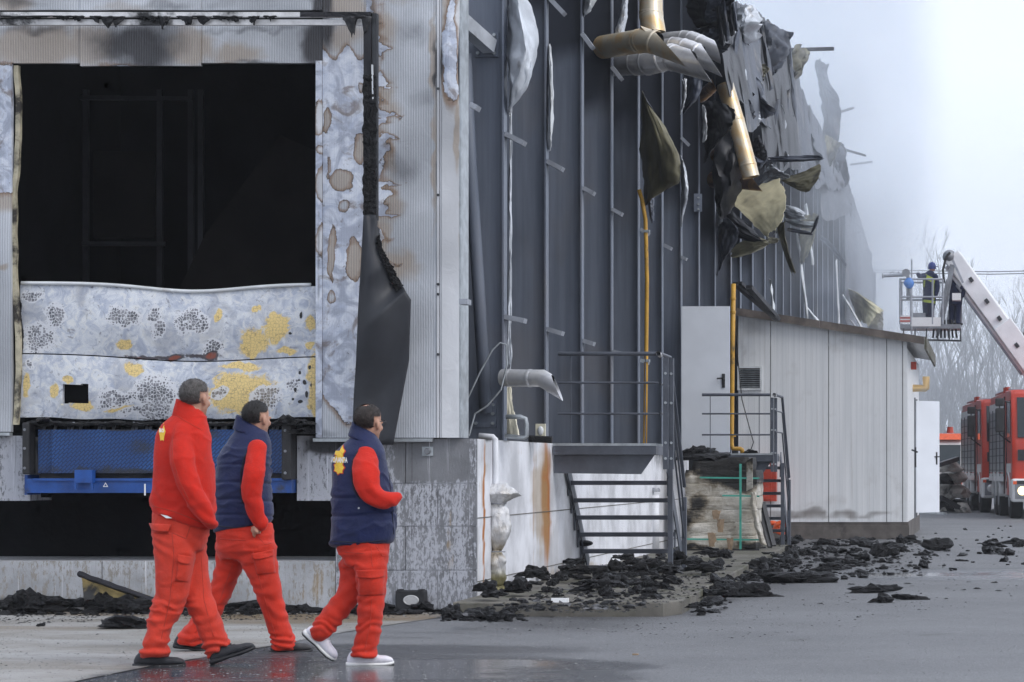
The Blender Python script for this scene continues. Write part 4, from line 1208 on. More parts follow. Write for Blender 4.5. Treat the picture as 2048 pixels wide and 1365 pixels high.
# dark sooty folds right of column 8
torn([[(1405, 205, 39.0), (1435, 205, 38.6), (1468, 222, 38.2)], [(1405, 250, 39.0), (1440, 255, 38.4), (1462, 250, 38.2)], [(1405, 330, 39.0), (1425, 300, 38.8), (1448, 268, 38.6)]], "soot_sheet", "slate_sheet", rough=.05)
torn([[(1436, 320, 41.0), (1466, 318, 40.4), (1478, 295, 40.2)], [(1436, 335, 41.0), (1460, 338, 40.4), (1480, 325, 40.2)], [(1434, 348, 41.0), (1460, 354, 40.4), (1492, 345, 40.4)]], "soot_sheet", rough=.05)
torn([[(1490, 300, 42.5), (1505, 285, 42.2), (1516, 270, 42.0)], [(1500, 325, 42.4), (1515, 312, 42.0), (1526, 292, 41.8)], [(1512, 350, 42.4), (1528, 330, 42.0), (1534, 308, 41.8)]], "soot_sheet", "slate_sheet", rough=.05)
torn([[(1494, 290, 42.0), (1502, 300, 41.9), (1506, 310, 41.9)], [(1500, 320, 42.0), (1512, 325, 41.7), (1522, 322, 41.7)], [(1512, 345, 42.0), (1522, 335, 41.8), (1536, 318, 41.6)]], "slate_sheet", rough=.03, t=.01)
# projecting curled sheets
torn([[(1535, 316, 41.6), (1590, 312, 41.0), (1640, 312, 40.6)], [(1538, 320, 41.5), (1590, 320, 40.9), (1642, 318, 40.6)], [(1545, 324, 41.5), (1590, 324, 40.9), (1640, 321, 40.6)]], "slate_sheet", rough=.02, label="narrow dark strip of sheeting sticking straight out from the wall")
torn([[(1555, 358, 41.4), (1600, 346, 40.8), (1638, 328, 40.4)], [(1558, 360, 41.2), (1600, 364, 40.5), (1638, 350, 40.1)], [(1562, 361, 41.2), (1605, 384, 40.3), (1622, 376, 40.1)]], "olive_sheet", "slate_sheet", rough=.02, label="scoop shaped olive sheet end curling outward")
torn([[(1516, 362, 41.8), (1535, 335, 41.4), (1545, 330, 41.2)], [(1520, 364, 41.6), (1545, 350, 41.2), (1572, 352, 41.0)], [(1528, 370, 41.6), (1550, 362, 41.2), (1575, 360, 41.0)]], "zinc_sheet", "slate_sheet", rough=.05)
# large straw-coloured sheet
torn([[(1436, 382, 40.6), (1500, 374, 40.2), (1560, 358, 39.8)], [(1484, 428, 39.6), (1526, 418, 39.3), (1570, 402, 39.0)], [(1532, 474, 38.7), (1546, 462, 38.5), (1562, 446, 38.4)]], "straw_sheet", "soot_sheet", rough=.012, label="large straw coloured wall panel skin bent outward")
torn([[(1440, 395, 41.9), (1465, 425, 41.5), (1500, 455, 41.2)], [(1440, 410, 41.9), (1470, 450, 41.3), (1520, 478, 40.9)], [(1440, 440, 41.9), (1480, 480, 41.3), (1534, 480, 40.8)]], "soot_sheet", rough=.04)
torn([[(1432, 400, 40.4), (1440, 402, 40.2), (1447, 415, 40.0)], [(1432, 425, 40.4), (1440, 428, 40.1), (1447, 432, 40.0)], [(1432, 455, 40.4), (1437, 450, 40.2), (1443, 445, 40.1)]], "zinc_sheet", "soot_sheet", rough=.02)
torn([[(1434, 425, 40.7), (1452, 436, 40.4), (1470, 452, 40.2)], [(1434, 480, 40.7), (1450, 478, 40.4), (1476, 474, 40.3)], [(1434, 552, 40.7), (1440, 540, 40.6), (1448, 520, 40.5)]], "slate_sheet", "soot_sheet", rough=.04)
torn([[(1462, 500, 42.0), (1500, 476, 41.4), (1536, 484, 41.1)], [(1462, 510, 42.0), (1500, 498, 41.4), (1534, 490, 41.1)], [(1462, 517, 42.0), (1500, 508, 41.5), (1530, 494, 41.3)]], "straw_sheet", rough=.03)
torn([[(1535, 474, 41.2), (1547, 476, 41.0), (1556, 478, 40.9)], [(1536, 481, 41.2), (1548, 482, 41.0), (1557, 480, 40.9)], [(1538, 487, 41.2), (1548, 487, 41.0), (1555, 484, 40.9)]], "cream_panel", rough=.02)
# silver curl at right of it
torn([[(1564, 410, 40.6), (1588, 414, 40.2), (1608, 424, 40.0)], [(1566, 424, 40.4), (1590, 428, 40.0), (1608, 434, 39.9)], [(1570, 436, 40.4), (1590, 440, 40.1), (1612, 438, 40.0)]], "zinc_sheet", rough=.02)
torn([[(1570, 436, 40.5), (1600, 442, 40.0), (1632, 444, 39.8)], [(1572, 444, 40.3), (1600, 452, 39.9), (1630, 452, 39.7)], [(1576, 446, 40.5), (1600, 456, 40.1), (1628, 456, 39.9)]], "galvanised", rough=.015)
torn([[(1574, 456, 40.6), (1600, 460, 40.2), (1620, 464, 40.0)], [(1575, 462, 40.5), (1600, 467, 40.1), (1624, 470, 39.9)], [(1578, 462, 40.6), (1600, 468, 40.3), (1622, 471, 40.1)]], "slate_sheet", rough=.015)
torn([[(1626, 450, 39.8), (1630, 440, 39.7), (1636, 431, 39.7)], [(1624, 458, 39.7), (1630, 450, 39.6), (1637, 436, 39.6)], [(1618, 470, 39.9), (1626, 464, 39.7), (1634, 452, 39.7)]], "slate_sheet", rough=.01)
torn([[(1555, 440, 41.0), (1562, 446, 40.8), (1570, 440, 40.7)], [(1556, 470, 41.0), (1565, 480, 40.8), (1570, 478, 40.7)], [(1580, 545, 40.7), (1585, 546, 40.6), (1590, 545, 40.5)]], "olive_sheet", "soot_sheet", rough=.02, label="dark narrow sheet hanging in a point below the curl")
torn([[(1545, 448, 41.2), (1552, 444, 41.1), (1558, 440, 41.0)], [(1548, 460, 41.2), (1554, 458, 41.0), (1560, 452, 41.0)], [(1546, 470, 41.2), (1552, 466, 41.1), (1560, 460, 41.1)]], "zinc_sheet", "soot_sheet", rough=.03)
# torn roof edge at the top: hanging dark layers
torn([[(1362, -30, 36.5), (1415, -30, 36.0), (1470, -30, 35.6)], [(1375, 30, 36.8), (1425, 25, 36.2), (1462, 10, 35.8)], [(1395, 58, 37.0), (1430, 55, 36.4), (1465, 30, 36.0)]], "soot_sheet", "slate_sheet", rough=.08)
torn([[(1408, -20, 36.3), (1440, -20, 36.0), (1462, -20, 35.9)], [(1408, 20, 36.3), (1432, 18, 36.0), (1458, 12, 35.8)], [(1412, 46, 36.4), (1428, 44, 36.2), (1450, 32, 36.0)]], "slate_sheet", rough=.04)
for k, (x, y, dx) in enumerate(((1436, 45, 7), (1446, 35, 8), (1456, 25, 9), (1463, 15, 10))):
    torn([[(x - 5, y - 30, 36.0), (x, y - 32, 35.8), (x + 5, y - 32, 35.9)], [(x - 1, y + 10, 36.0), (x + 4, y + 8, 35.8), (x + 9, y + 8, 35.9)], [(x + 4, y + 48, 36.2), (x + 9, y + 48, 36.0), (x + 14, y + 44, 36.1)]], "slate_sheet" if k % 2 else "soot_sheet", "soot_sheet", rough=.015, nu=6, nv=14, name="hanging_strip")
torn([[(1378, 60, 38.0), (1410, 55, 37.4), (1440, 45, 37.0)], [(1380, 100, 38.0), (1410, 92, 37.5), (1446, 80, 37.2)], [(1384, 130, 38.0), (1412, 120, 37.6), (1450, 104, 37.4)]], "slate_sheet", "soot_sheet", rough=.08)

# ---- far curtain of collapsed roof sheeting, in ribbed strips, receding in the smoke
def far_strip(x0, x1, ybot, mat, lean=0, k=0, out=.03):
    mb = MB()
    def fn(u, v):
        p0 = x0 + (x1 - x0) * u
        tp = sil(p0) + 9 * n3((p0 * .17, k, 0)) + 5 * n3((p0 * .6, k, 0))
        yb = ybot + 26 * n3((u * 3, k * 3.3, 1))
        px = p0 + lean * v * v + 3 * n3((v * 4, k, u * 3)); py = tp + (yb - tp) * v
        rib = .0016 * math.sin(u * math.pi * 6 + 5 * n3((u * 2, v * 2, k))) + .030 * abs(n3((u * 1.4 + v * .8, v * 1.3, k * 5))) + .007 * abs(n3((u * 4 - v * 2, v * 3, k * 5)))
        Yp = WY(p0) * (1 - out - .05 * math.sin(v * 2.4) + rib)
        return P(px, py, Yp)
    mb.sheet(fn, 40, 26, .012)
    return mb.build("roof_sheet", mat, ware, smooth=True, angle=70)
far_strip(1436, 1480, 200, "soot_sheet", 24, 1); far_strip(1474, 1520, 250, "slate_sheet", 22, 2, .035); far_strip(1512, 1556, 320, "soot_sheet", 16, 3); far_strip(1548, 1590, 340, "soot_sheet", 12, 4, .035)
far_strip(1584, 1626, 372, "slate_sheet", 8, 5); far_strip(1620, 1664, 376, "slate_sheet", 10, 6, .035); far_strip(1656, 1690, 378, "slate_sheet", 2, 7); far_strip(1640, 1700, 440, "slate_sheet", 4, 8, .0); far_strip(1690, 1745, 640, "slate_sheet", 0, 9, .0)
torn([[(1622, 128, 66), (1636, 122, 65.6), (1648, 132, 65.4)], [(1626, 200, 66), (1645, 205, 65.6), (1664, 200, 65.4)], [(1640, 300, 66), (1655, 310, 65.6), (1670, 300, 65.4)]], "slate_sheet", rough=.2)
for (a, b, c, d, Y_, w) in ((1450, 170, 1475, 60, 46, .10), (1490, 300, 1470, 130, 47, .12), (1512, 250, 1492, 150, 48.6, .10), (1530, 300, 1556, 200, 50, .10), (1560, 290, 1576, 180, 53, .08), (1590, 250, 1575, 90, 55, .10), (1540, 180, 1520, 40, 50, .08), (1460, 60, 1490, 160, 45.5, .14)):
    Y = WY((a + c) / 2) * .935
    torn([[(c - 2, d, Y), (c, d, Y - .1), (c + 3, d, Y)], [((a + c) / 2 - 5, (b + d) / 2, Y), ((a + c) / 2, (b + d) / 2, Y - .2), ((a + c) / 2 + 6, (b + d) / 2, Y)], [(a - 3, b, Y), (a, b, Y - .1), (a + 4, b, Y)]], "zinc_sheet" if w > .11 else "slate_sheet", nu=5, nv=12, rough=.05, name="bright_shred", t=.01)
torn([[(1440, 130, 44), (1470, 118, 43.6), (1500, 150, 43.6)], [(1445, 190, 44), (1490, 180, 43.4), (1530, 200, 43.4)], [(1470, 230, 44), (1500, 236, 43.6), (1540, 236, 43.6)]], "slate_sheet", "straw_sheet", rough=.10)
torn([[(1470, 190, 43.4), (1490, 200, 43.2), (1510, 205, 43.1)], [(1480, 220, 43.3), (1500, 226, 43.1), (1520, 232, 43.0)], [(1492, 240, 43.3), (1505, 250, 43.1), (1512, 254, 43.0)]], "zinc_sheet", rough=.06)
# loose crumpled fragments hanging over the ruined edge
fr_ = random.Random(21)
for k in range(15):
    px = 1440 + 245 * fr_.random() ** 1.2; py = sil(px) + 10 + fr_.random() ** 1.3 * (340 - sil(px) if sil(px) < 300 else 60)
    w, h = fr_.uniform(12, 34), fr_.uniform(24, 75); a = fr_.uniform(-.5, .5); Yf = WY(px) * fr_.uniform(.94, .98)
    sc = 45.0 / Yf; w *= sc; h *= sc
    def q_(u, v, d=0.0): return (px + (u * math.cos(a) - v * math.sin(a)), py + (u * math.sin(a) + v * math.cos(a)), Yf + d)
    b1, b2 = fr_.uniform(-.5, .5), fr_.uniform(-.6, .3)
    torn([[q_(-w, -h), q_(0, -h * 1.1, b1), q_(w * .7, -h * .9)], [q_(-w * .8, 0, b2), q_(0, 0, b1 - .3), q_(w, 0, b2)], [q_(-w * .5, h), q_(0, h * 1.1, b2), q_(w * .8, h * .8, .2)]],
         fr_.choice(["soot_sheet", "slate_sheet", "slate_sheet", "slate_sheet", "soot_sheet", "zinc_sheet" if k % 2 else "olive_sheet"]), "soot_sheet", nu=14, nv=20, rough=.16, fs=2.0, name="torn_fragment")
# bars sticking out of the ruined roof
for (a, b, c, d, Y) in ((1582, 100, 1668, 98, 56), (1668, 228, 1708, 216, 78), (1690, 300, 1732, 312, 84), (1700, 330, 1745, 324, 92)):
    mb = MB(); mb.bar(P(a, b, Y), P(c, d, Y), .09, .07); mb.build("roof_purlin", "soot_sheet", ware)
# lower far wall: bent light strips, yellowish sheet
for (a, b, c, d, Y) in ((1594, 468, 1614, 640, 58), (1610, 410, 1625, 530, 60), (1600, 600, 1640, 650, 62), (1672, 520, 1676, 650, 70), (1685, 590, 1722, 655, 74), (1540, 560, 1545, 630, 50), (1700, 640, 1715, 660, 76)):
    torn([[(a - 2, b, Y), (a, b, Y - .1), (a + 2, b, Y)], [((a + c) / 2 - 2, (b + d) / 2, Y), ((a + c) / 2, (b + d) / 2, Y - .2), ((a + c) / 2 + 3, (b + d) / 2, Y)], [(c - 2, d, Y), (c, d, Y - .1), (c + 3, d, Y)]], "white_sheet", nu=4, nv=10, rough=.03, name="bent_strip", t=.01)
torn([[(1690, 580, 76), (1720, 590, 75), (1765, 622, 74)], [(1694, 585, 76), (1722, 604, 75), (1750, 632, 74)], [(1712, 640, 76), (1728, 646, 75), (1736, 655, 74)]], "straw_sheet", rough=.06, label="pale yellow roof sheet slumped over the far end of the shed")
torn([[(1735, 618, 75), (1750, 620, 74.6), (1764, 624, 74.4)], [(1735, 640, 75), (1750, 642, 74.6), (1766, 642, 74.4)], [(1735, 664, 75), (1750, 664, 74.6), (1766, 664, 74.4)]], "white_sheet", rough=.02)
torn([[(1640, 470, 66), (1665, 490, 65), (1690, 525, 64)], [(1640, 476, 66), (1664, 497, 65), (1692, 532, 64)], [(1640, 480, 66), (1662, 502, 65), (1690, 536, 64)]], "slate_sheet", rough=.02)
torn([[(1600, 440, 58), (1620, 430, 57), (1634, 428, 56)], [(1598, 490, 58), (1612, 480, 57), (1628, 470, 56)], [(1600, 530, 58), (1606, 525, 57), (1614, 510, 56)]], "straw_sheet", "slate_sheet", rough=.05)

# ================================================================== flues
def flue(name, label, pts, r, mat, collars=(), seg=20, cut=None, open_end=True, group=None):
    t_ = thing(name, label, "flue pipe", pts[0], group)
    mb = MB(); rings = []
    n = len(pts); prev = None
    for i, p in enumerate(pts):
        d0 = (pts[i] - pts[i - 1]).normalized() if i else None
        d1 = (pts[i + 1] - pts[i]).normalized() if i < n - 1 else None
        tt = (d0 or d1) + (d1 or d0); tt.normalize()
        a = tt.cross(Vector((0, 1, 0)))
        if a.length < .1: a = tt.cross(Vector((1, 0, 0)))
        a.normalize()
        b = tt.cross(a)
        ref = d1 or d0
        ring = []
        for j in range(seg):
            q = 2 * math.pi * j / seg
            o = a * math.cos(q) + b * math.sin(q)
            # mitred: extend along the segment so the ring lies in the bisecting plane
            if d0 and d1:
                oo = o - d0 * o.dot(d0)
                if oo.length > 1e-5: oo.normalize()
                oo = oo * r; k = -oo.dot(tt) / d0.dot(tt); ring.append(p + oo + d0 * k)
            elif i == n - 1 and cut is not None:
                oo = o * r; cn = Vector(cut).normalized(); k = -oo.dot(cn) / d0.dot(cn); ring.append(p + oo + d0 * k)
            else:
                ring.append(p + o * r)
        rings.append(ring)
    mb.loft(rings, False)
    # inside skin at the mouth
    inner = [[p + (pts[-1] - p) * .06 for p in rings[-1]], [p + (pts[-1] - p) * .10 - (pts[-1] - pts[-2]).normalized() * r * 1.5 for p in rings[-1]]]
    mb.loft([rings[-1]] + inner, False)
    mb.build("pipe", mat, t_, smooth=True, angle=25)
    for (i, f) in collars:
        p = pts[i].lerp(pts[i + 1], f); d = (pts[i + 1] - pts[i]).normalized()
        mb = MB(); mb.tube([p - d * .022, p - d * .012, p + d * .012, p + d * .022], [r * 1.0, r * 1.045, r * 1.045, r * 1.0], seg, False); mb.build("collar", mat, t_, smooth=True, angle=40)
    mb = MB(); e = pts[-1] - (pts[-1] - pts[-2]).normalized() * r * 1.3
    d = (pts[-1] - pts[-2]).normalized(); mb.tube([e, e - d * .01], r * .9, seg); mb.build("dark_mouth", "soot_wall", t_)
    return t_
flue("flue_pipe", "short stainless flue stub with angled outlet low beside the first column", [P(1005, 756, 22.85), P(1084, 757, 22.7), P(1114, 775, 22.62)], .079, "stainless", ((0, .70), (0, .18)), cut=(.85, 0, .42))
flue("flue_pipe", "long brass tinted flue elbow sticking out uppermost of the flue cluster", [P(1205, 95, 29.4), P(1284, 82, 28.8), P(1306, 84, 28.7), P(1338, 96, 28.6)], .136, "brassy_stainless", ((0, .92), (0, .99), (2, .05)), cut=(.75, .0, .66))
flue("flue_pipe", "silver flue elbow lowest of the cluster, mouth cut slanting down", [P(1210, 128, 30.6), P(1300, 124, 30.0), P(1340, 114, 29.9), P(1402, 132, 29.6)], .155, "stainless", ((0, .70), (0, .95), (1, .5), (2, .0), (2, .1)), cut=(.78, 0, .52))
flue("flue_pipe", "silver flue end in the middle of the cluster behind the lowest", [P(1310, 104, 31.4), P(1352, 96, 31.2), P(1378, 102, 31.1), P(1424, 122, 31.0)], .135, "stainless", ((0, .9), (1, .6), (2, .3)), cut=(.78, 0, .5))
flue("flue_pipe", "silver flue end farthest of the cluster with oval dark mouth", [P(1330, 84, 32.4), P(1372, 80, 32.2), P(1390, 84, 32.1), P(1434, 104, 31.9)], .12, "stainless", ((0, .9), (1, .5), (2, .2)), cut=(.9, .2, .2))
flue("flue_pipe", "upright pale flue pipe descending behind the flue elbows", [P(1302, -120, 31.0), P(1302, 30, 31.0), P(1308, 64, 30.9)], .145, "brassy_stainless", ((0, .97), (1, .1)), cut=(0, 0, -1))
flue("flue_pipe", "leaning gold streaked flue pipe hanging from the torn roof", [P(1450, 170, 39.0), P(1474, 250, 38.9), P(1502, 355, 38.8)], .135, "brassy_stainless", ((1, .78), (0, .9)), cut=(.25, 0, -1))
flue("flue_pipe", "copper tinted flue pipe lying across below the leaning pipe", [P(1425, 360, 39.6), P(1470, 362, 39.3), P(1512, 366, 39.1)], .125, "scorched_copper", ((0, .5), (0, .7), (1, .0), (1, .3)), cut=(.8, 0, .6))
flue("flue_pipe", "short copper flue stub above the lying pipe", [P(1428, 312, 39.6), P(1446, 306, 39.5), P(1474, 298, 39.4)], .10, "scorched_copper", ((0, .6), (0, .9)), cut=(.9, 0, .3))
flue("flue_pipe", "small scorched flue stub in the dark between two columns", [P(1400, 196, 39.4), P(1412, 186, 39.3), P(1428, 170, 39.2)], .09, "scorched_copper", ((0, .5), (1, .2), (1, .5)), cut=(.9, 0, .4))

# ================================================================== pipes on the long wall
def simple(name, label, cat, group=None, loc=(0, 0, 0)): return thing(name, label, cat, loc, group)
t_ = thing("gas_pipe", "tall yellow gas pipe running down the column beside the landing", "pipe", P(1293, 890, 31.3))
mb = MB(); mb.tube([P(1278, 380, 31.3), P(1284, 400, 31.3), P(1291, 440, 31.3), P(1294, 560, 31.3), P(1292, 740, 31.3), P(1290, 892, 31.3)], .026, 10); mb.build("pipe", "yellow_pipe", t_, smooth=True)
for py in (463, 722):
    mb = MB(); mb.box(P(1284, py + 3, 31.32), P(1299, py - 3, 31.26)); mb.build("clip", "galvanised", t_)
t_ = thing("gas_pipe", "yellow gas pipe standing at the corner of the white shed", "pipe", P(1466, 895, 37.5))
Yg = 37.4
mb = MB(); mb.tube([P(1467, 568, Yg), P(1465, 700, Yg), P(1463, 890, Yg), P(1466, 898, Yg), P(1480, 898, Yg), P(1484, 900, Yg), P(1485, 908, Yg)], .036, 10); mb.build("pipe", "yellow_pipe", t_, smooth=True)
for py in (596, 623, 870):
    mb = MB(); p = P(1466, py, Yg); mb.tube([p, p - Vector((0, 0, .03))], .045, 10); mb.build("fitting", "yellow_pipe", t_, smooth=True, angle=40)
mb = MB(); mb.tube([P(1473, 640, Yg), P(1476, 720, Yg), P(1484, 800, Yg), P(1500, 860, Yg), P(1507, 885, Yg), P(1500, 905, Yg)], .008, 6)
tag(mb.build("cable", "black_rubber"), "thin black cable hanging down the shed wall in a loop", "cable")
mb = MB()
mb.tube([P(932, 862, 22.6), P(932, 805, 22.6), P(960, 745, 22.6), P(985, 700, 22.6), P(1000, 686, 22.6), P(1013, 690, 22.6), P(1014, 730, 22.6), P(1002, 780, 22.6), P(975, 812, 22.6), P(950, 828, 22.6), P(938, 872, 22.6)], .008, 6)
tag(mb.build("wire_loop", "galvanised"), "loose grey wire loop beside the leaning brace pipe", "wire")
# white drain pipe with burst foil lagging
t_ = thing("drain_pipe", "white drain pipe with burst silver lagging down the side wall", "drain pipe", Wp(985, 1190, .1))
Yd = WY(990) - .1
mb = MB(); mb.tube([P(958, 872, Yd), P(985, 874, Yd), P(991, 880, Yd), P(992, 1000, Yd), P(992, 1190, Yd)], .026, 12); mb.build("pipe", "white_pipe", t_, smooth=True)
def lag(y0, y1, tab, sd, soot=0.0):
    mb = MB(); rings = []
    nn = 22
    for i in range(nn + 1):
        v = i / nn; py = y0 + (y1 - y0) * v
        x0, x1 = lerp_tab(tab, v)
        ring = []
        for j in range(28):
            q = 2 * math.pi * j / 28
            rr = 1 + .34 * n3((math.cos(q) * 1.9, math.sin(q) * 1.9, v * 3.2 + sd)) + .16 * n3((math.cos(q) * 5, math.sin(q) * 5, v * 7 + sd)) + .05 * math.sin(q * 9 + sd + v * 3) - .22 * abs(n3((math.cos(q) * 3 + v, math.sin(q) * 3, v * 2.5 + sd + 3)))
            cx = (x0 + x1) / 2; hw = (x1 - x0) / 2
            ring.append(P(cx + hw * math.cos(q) * rr, py + 7 * n3((math.cos(q) * 1.5, math.sin(q) * 1.5, v * 2 + sd)), Yd - .02) + Vector((0, hw / S(Yd) * .8 * math.sin(q) * rr, 0)))
        rings.append(ring)
    mb.loft(rings, True)
    return mb.build("foil_lagging", "silver_foil", t_, smooth=True, attrs={"soot": lambda V: np.clip((CAMH + .0 - V[:, 2] - .75) * 4, 0, 1) * soot})
lag(968, 1010, [(982, 1016), (972, 1030), (974, 1034), (976, 1020), (980, 1004)], 1)
lag(1008, 1102, [(979, 1008), (976, 1018), (975, 1020), (974, 1022), (977, 1014), (984, 1004)], 5)
lag(1102, 1172, [(980, 1004), (974, 1014), (973, 1012), (975, 1010), (978, 1006)], 9, 1.0)
lag(1168, 1196, [(978, 1000), (982, 1014), (984, 1000)], 13, 1.0)
for py, a, b in ((1008, 976, 1012), (1104, 976, 1010)):
    mb = MB(); mb.tube([P((a + b) / 2 + (b - a) / 2 * math.cos(q), py, Yd - .02 + (b - a) / 2 / S(Yd) * math.sin(q)) for q in [2 * math.pi * k / 16 for k in range(17)]], .006, 6); mb.build("tie", "grey_metal", t_)
# grey conduit on the ledge
t_ = thing("conduit", "grey conduit bend lying on the ledge by the first column", "pipe", P(1030, 870, 22.6))
mb = MB(); mb.tube([P(1012, 834, 22.7), P(1040, 834, 22.7), P(1051, 838, 22.7), P(1053, 850, 22.7), P(1053, 872, 22.7), P(1048, 876, 22.7), P(1010, 872, 22.7)], .022, 10); mb.build("pipe", "galvanised", t_, smooth=True)
t_ = thing("socket_box", "charred white socket box on the ledge before the second column", "box", P(1080, 872, 24.3))
mb = MB(); mb.box(tuple(P(1071, 876, 24.3)), tuple(P(1090, 848, 24.3) + Vector((0, .05, 0)))); mb.build("housing", "cream_panel", t_)
mb = MB(); mb.sphere(P(1081, 862, 24.29), (.03, .012, .045), 10, 6); mb.build("cover", "white_sheet", t_, smooth=True)
mb = MB(); mb.tube([P(1058, 878, 24.2), P(1104, 880, 24.2)], .035, 10); mb.build("charred_roll", "char", t_)
t_ = thing("floor_drain_pipe", "white standpipe against the side wall behind the stair treads", "pipe", Wp(1305, 1090, .05))
Ye = WY(1306)
mb = MB(); mb.tube([P(1309, 990, Ye), P(1309, 1100, Ye)], .062, 14); mb.build("pipe", "white_pipe", t_, smooth=True)
mb = MB(); mb.tube([P(1309, 984, Ye), P(1309, 980, Ye), P(1309, 976, Ye)], [.075, .075, .06], 14); mb.build("cap", "grey_metal", t_, smooth=True, angle=40)
# ================================================================== steel stairs with landing
def steel_stair(label, X0, X1, Y0, Y1, zd, treads, rail_py, up_px, rail_x, post_px, slab_z, fascia=True):
    t_ = thing("steel_stair", label, "stairs", (X1, Y0, slab_z))
    m = "stair_steel"
    mb = MB(); mb.box((X0, Y0, zd - .10), (X1, Y0 + .05, zd - .012)); mb.box((X0, Y1 - .05, zd - .10), (X1, Y1, zd - .012)); mb.box((X1 - .05, Y0 + .051, zd - .10), (X1 - .001, Y1 - .051, zd - .012)); mb.build("deck_frame", m, t_)
    k = int((Y1 - Y0) / .04)
    mb = MB()
    for i in range(k): mb.box((X0, Y0 + .04 * i, zd - .011), (X1, Y0 + .04 * i + .012, zd + .012))
    mb.box((X0, Y0 - .006, zd - .010), (X1, Y0 - .001, zd + .014))
    o = mb.build("grating", "galvanised", t_); o["kind"] = "stuff"
    if fascia:
        mb = MB(); d = .012
        pts = [(X0 - .0, zd - .101), (X1 - .02, zd - .101), (X1 - .16, zd - .30), (X0, zd - .29)]
        mb.add([(x, Y0 + .06, z) for x, z in pts] + [(x, Y0 + .06 + d, z) for x, z in pts], [(0, 3, 2, 1), (4, 5, 6, 7), (0, 1, 5, 4), (1, 2, 6, 5), (2, 3, 7, 6), (3, 0, 4, 7)])
        mb.build("bracket_plate", m, t_)
    # guard rail on the near side
    Yr = Y0 + .02
    xa, xb = P(rail_x[0], 0, Yr).x, P(rail_x[1], 0, Yr).x
    for i, py in enumerate(rail_py):
        z = P(0, py, Yr).z
        mb = MB(); mb.tube([(xa, Yr, z), (xb, Yr, z)], .022 if i == 0 else .012, 10); mb.build("hand_rail" if i == 0 else "guard_bar", m, t_, smooth=True, angle=40)
    ztop = P(0, rail_py[0], Yr).z
    for px in up_px:
        x = P(px, 0, Yr).x
        mb = MB(); mb.bar((x, Yr + .03, zd - .09), (x, Yr + .03, ztop - .02), .010, .010, (1, 0, 0)); mb.build("upright", m, t_)
    # outer corner posts, bolted angle plates
    for (p0, p1, dy) in post_px:
        x0, x1 = P(p0, 0, Y0 + dy).x, P(p1, 0, Y0 + dy).x
        mb = MB(); mb.box((x0, Y0 + dy, zd - .25), (x1, Y0 + dy + .05, ztop - .04)); po = mb.build("post", m, t_)
        for z in (ztop - .2, ztop - .5, zd + .02, zd - .14):
            mb = MB(); c = Vector(((x0 + x1) / 2, Y0 + dy, z)); mb.tube([c, c - Vector((0, .014, 0))], .014, 8); mb.build("bolt", "galvanised", po)
    mb = MB(); z = ztop
    mb.tube([(X1 + .03, Y0 - .05, z), (X1 + .03, Y0 + .1, z - .01)], .026, 10, False); mb.tube([(X1 + .03, Y0 - .05, z), (X1 + .03, Y0 + .1, z - .01)], .021, 10, False); mb.build("rail_end", "stainless", t_, smooth=True)
    # treads
    for (Y, z) in treads:
        mb = MB(); mb.box((X0 + .02, Y, z - .018), (X1 - .012, Y + .20, z)); mb.box((X0 + .02, Y, z - .045), (X1 - .012, Y + .012, z - .0185)); mb.box((X0 + .02, Y + .188, z - .045), (X1 - .012, Y + .2, z - .0185)); mb.build("tread", m, t_)
    (Ya, za_), (Yb, zb_) = treads[0], treads[-1]
    for x in (X0 + .005, X1 + .0):
        for (Y, z) in treads:      # stepped cleats
            mb = MB(); mb.box((x - .006, Y + .0, z - .16), (x + .006, Y + .06, z + .03)); mb.build("cleat", m, t_)
        mb = MB(); sl = (za_ - zb_) / (Yb - Ya)
        a = Vector((x + .02, Ya - .15, za_ + .16 * sl)); b = Vector((x + .02, Yb + .2, max(slab_z + .05, zb_ - .2 * sl)))
        mb.bar(a, b, .012, .16, (0, 0, 1)); mb.build("stringer", m, t_)
    # outer hand rail following the flight
    for h, r in ((ztop - zd, .02), (.62, .011), (.32, .011)):
        mb = MB(); mb.tube([(X1 + .04, Y0 + .05, zd + h), (X1 + .04, Y1, zd + h), (X1 + .045, Yb + .1, zb_ + h - .06)], r, 8); mb.build("side_rail", m, t_, smooth=True, angle=40)
    mb = MB(); mb.box((X1 + .02, Yb + .05, slab_z), (X1 + .07, Yb + .12, zb_ + .75)); mb.build("post", m, t_)
    mb = MB(); mb.box((X1 + .02, Y1 - .03, slab_z), (X1 + .07, Y1 + .03, zd - .12)); mb.build("post", m, t_)
    return t_
tr1 = [(26.35 + .2 * k, 1.104 - .187 * k) for k in range(6)]
steel_stair("dark steel stair with the wider landing nearest the loading dock", SX + .01, -3.40, 25.45, 26.25, 1.475, tr1, (708, 766, 828), (1140, 1290), (1116, 1317), ((1326, 1336, .02), (1338, 1347, .12)), .122)
tr2 = [(36.8 + .2 * k, 1.27 - .19 * k) for k in range(6)]
steel_stair("dark steel stair with the smaller landing under the open grey door", -4.08, -3.09, 35.5, 36.7, 1.44, tr2, (790, 828, 870), (1420, 1518), (1404, 1540), ((1541, 1547, .02), (1548, 1554, .2)), .0)
# white-ish lump left on a tread
mb = MB(); mb.sphere(P(1168, 1087, 27.2), (.10, .06, .035), 12, 7); tag(mb.build("tread_remnant", "char", smooth=True), "curled charred flake lying on a stair tread", "debris")

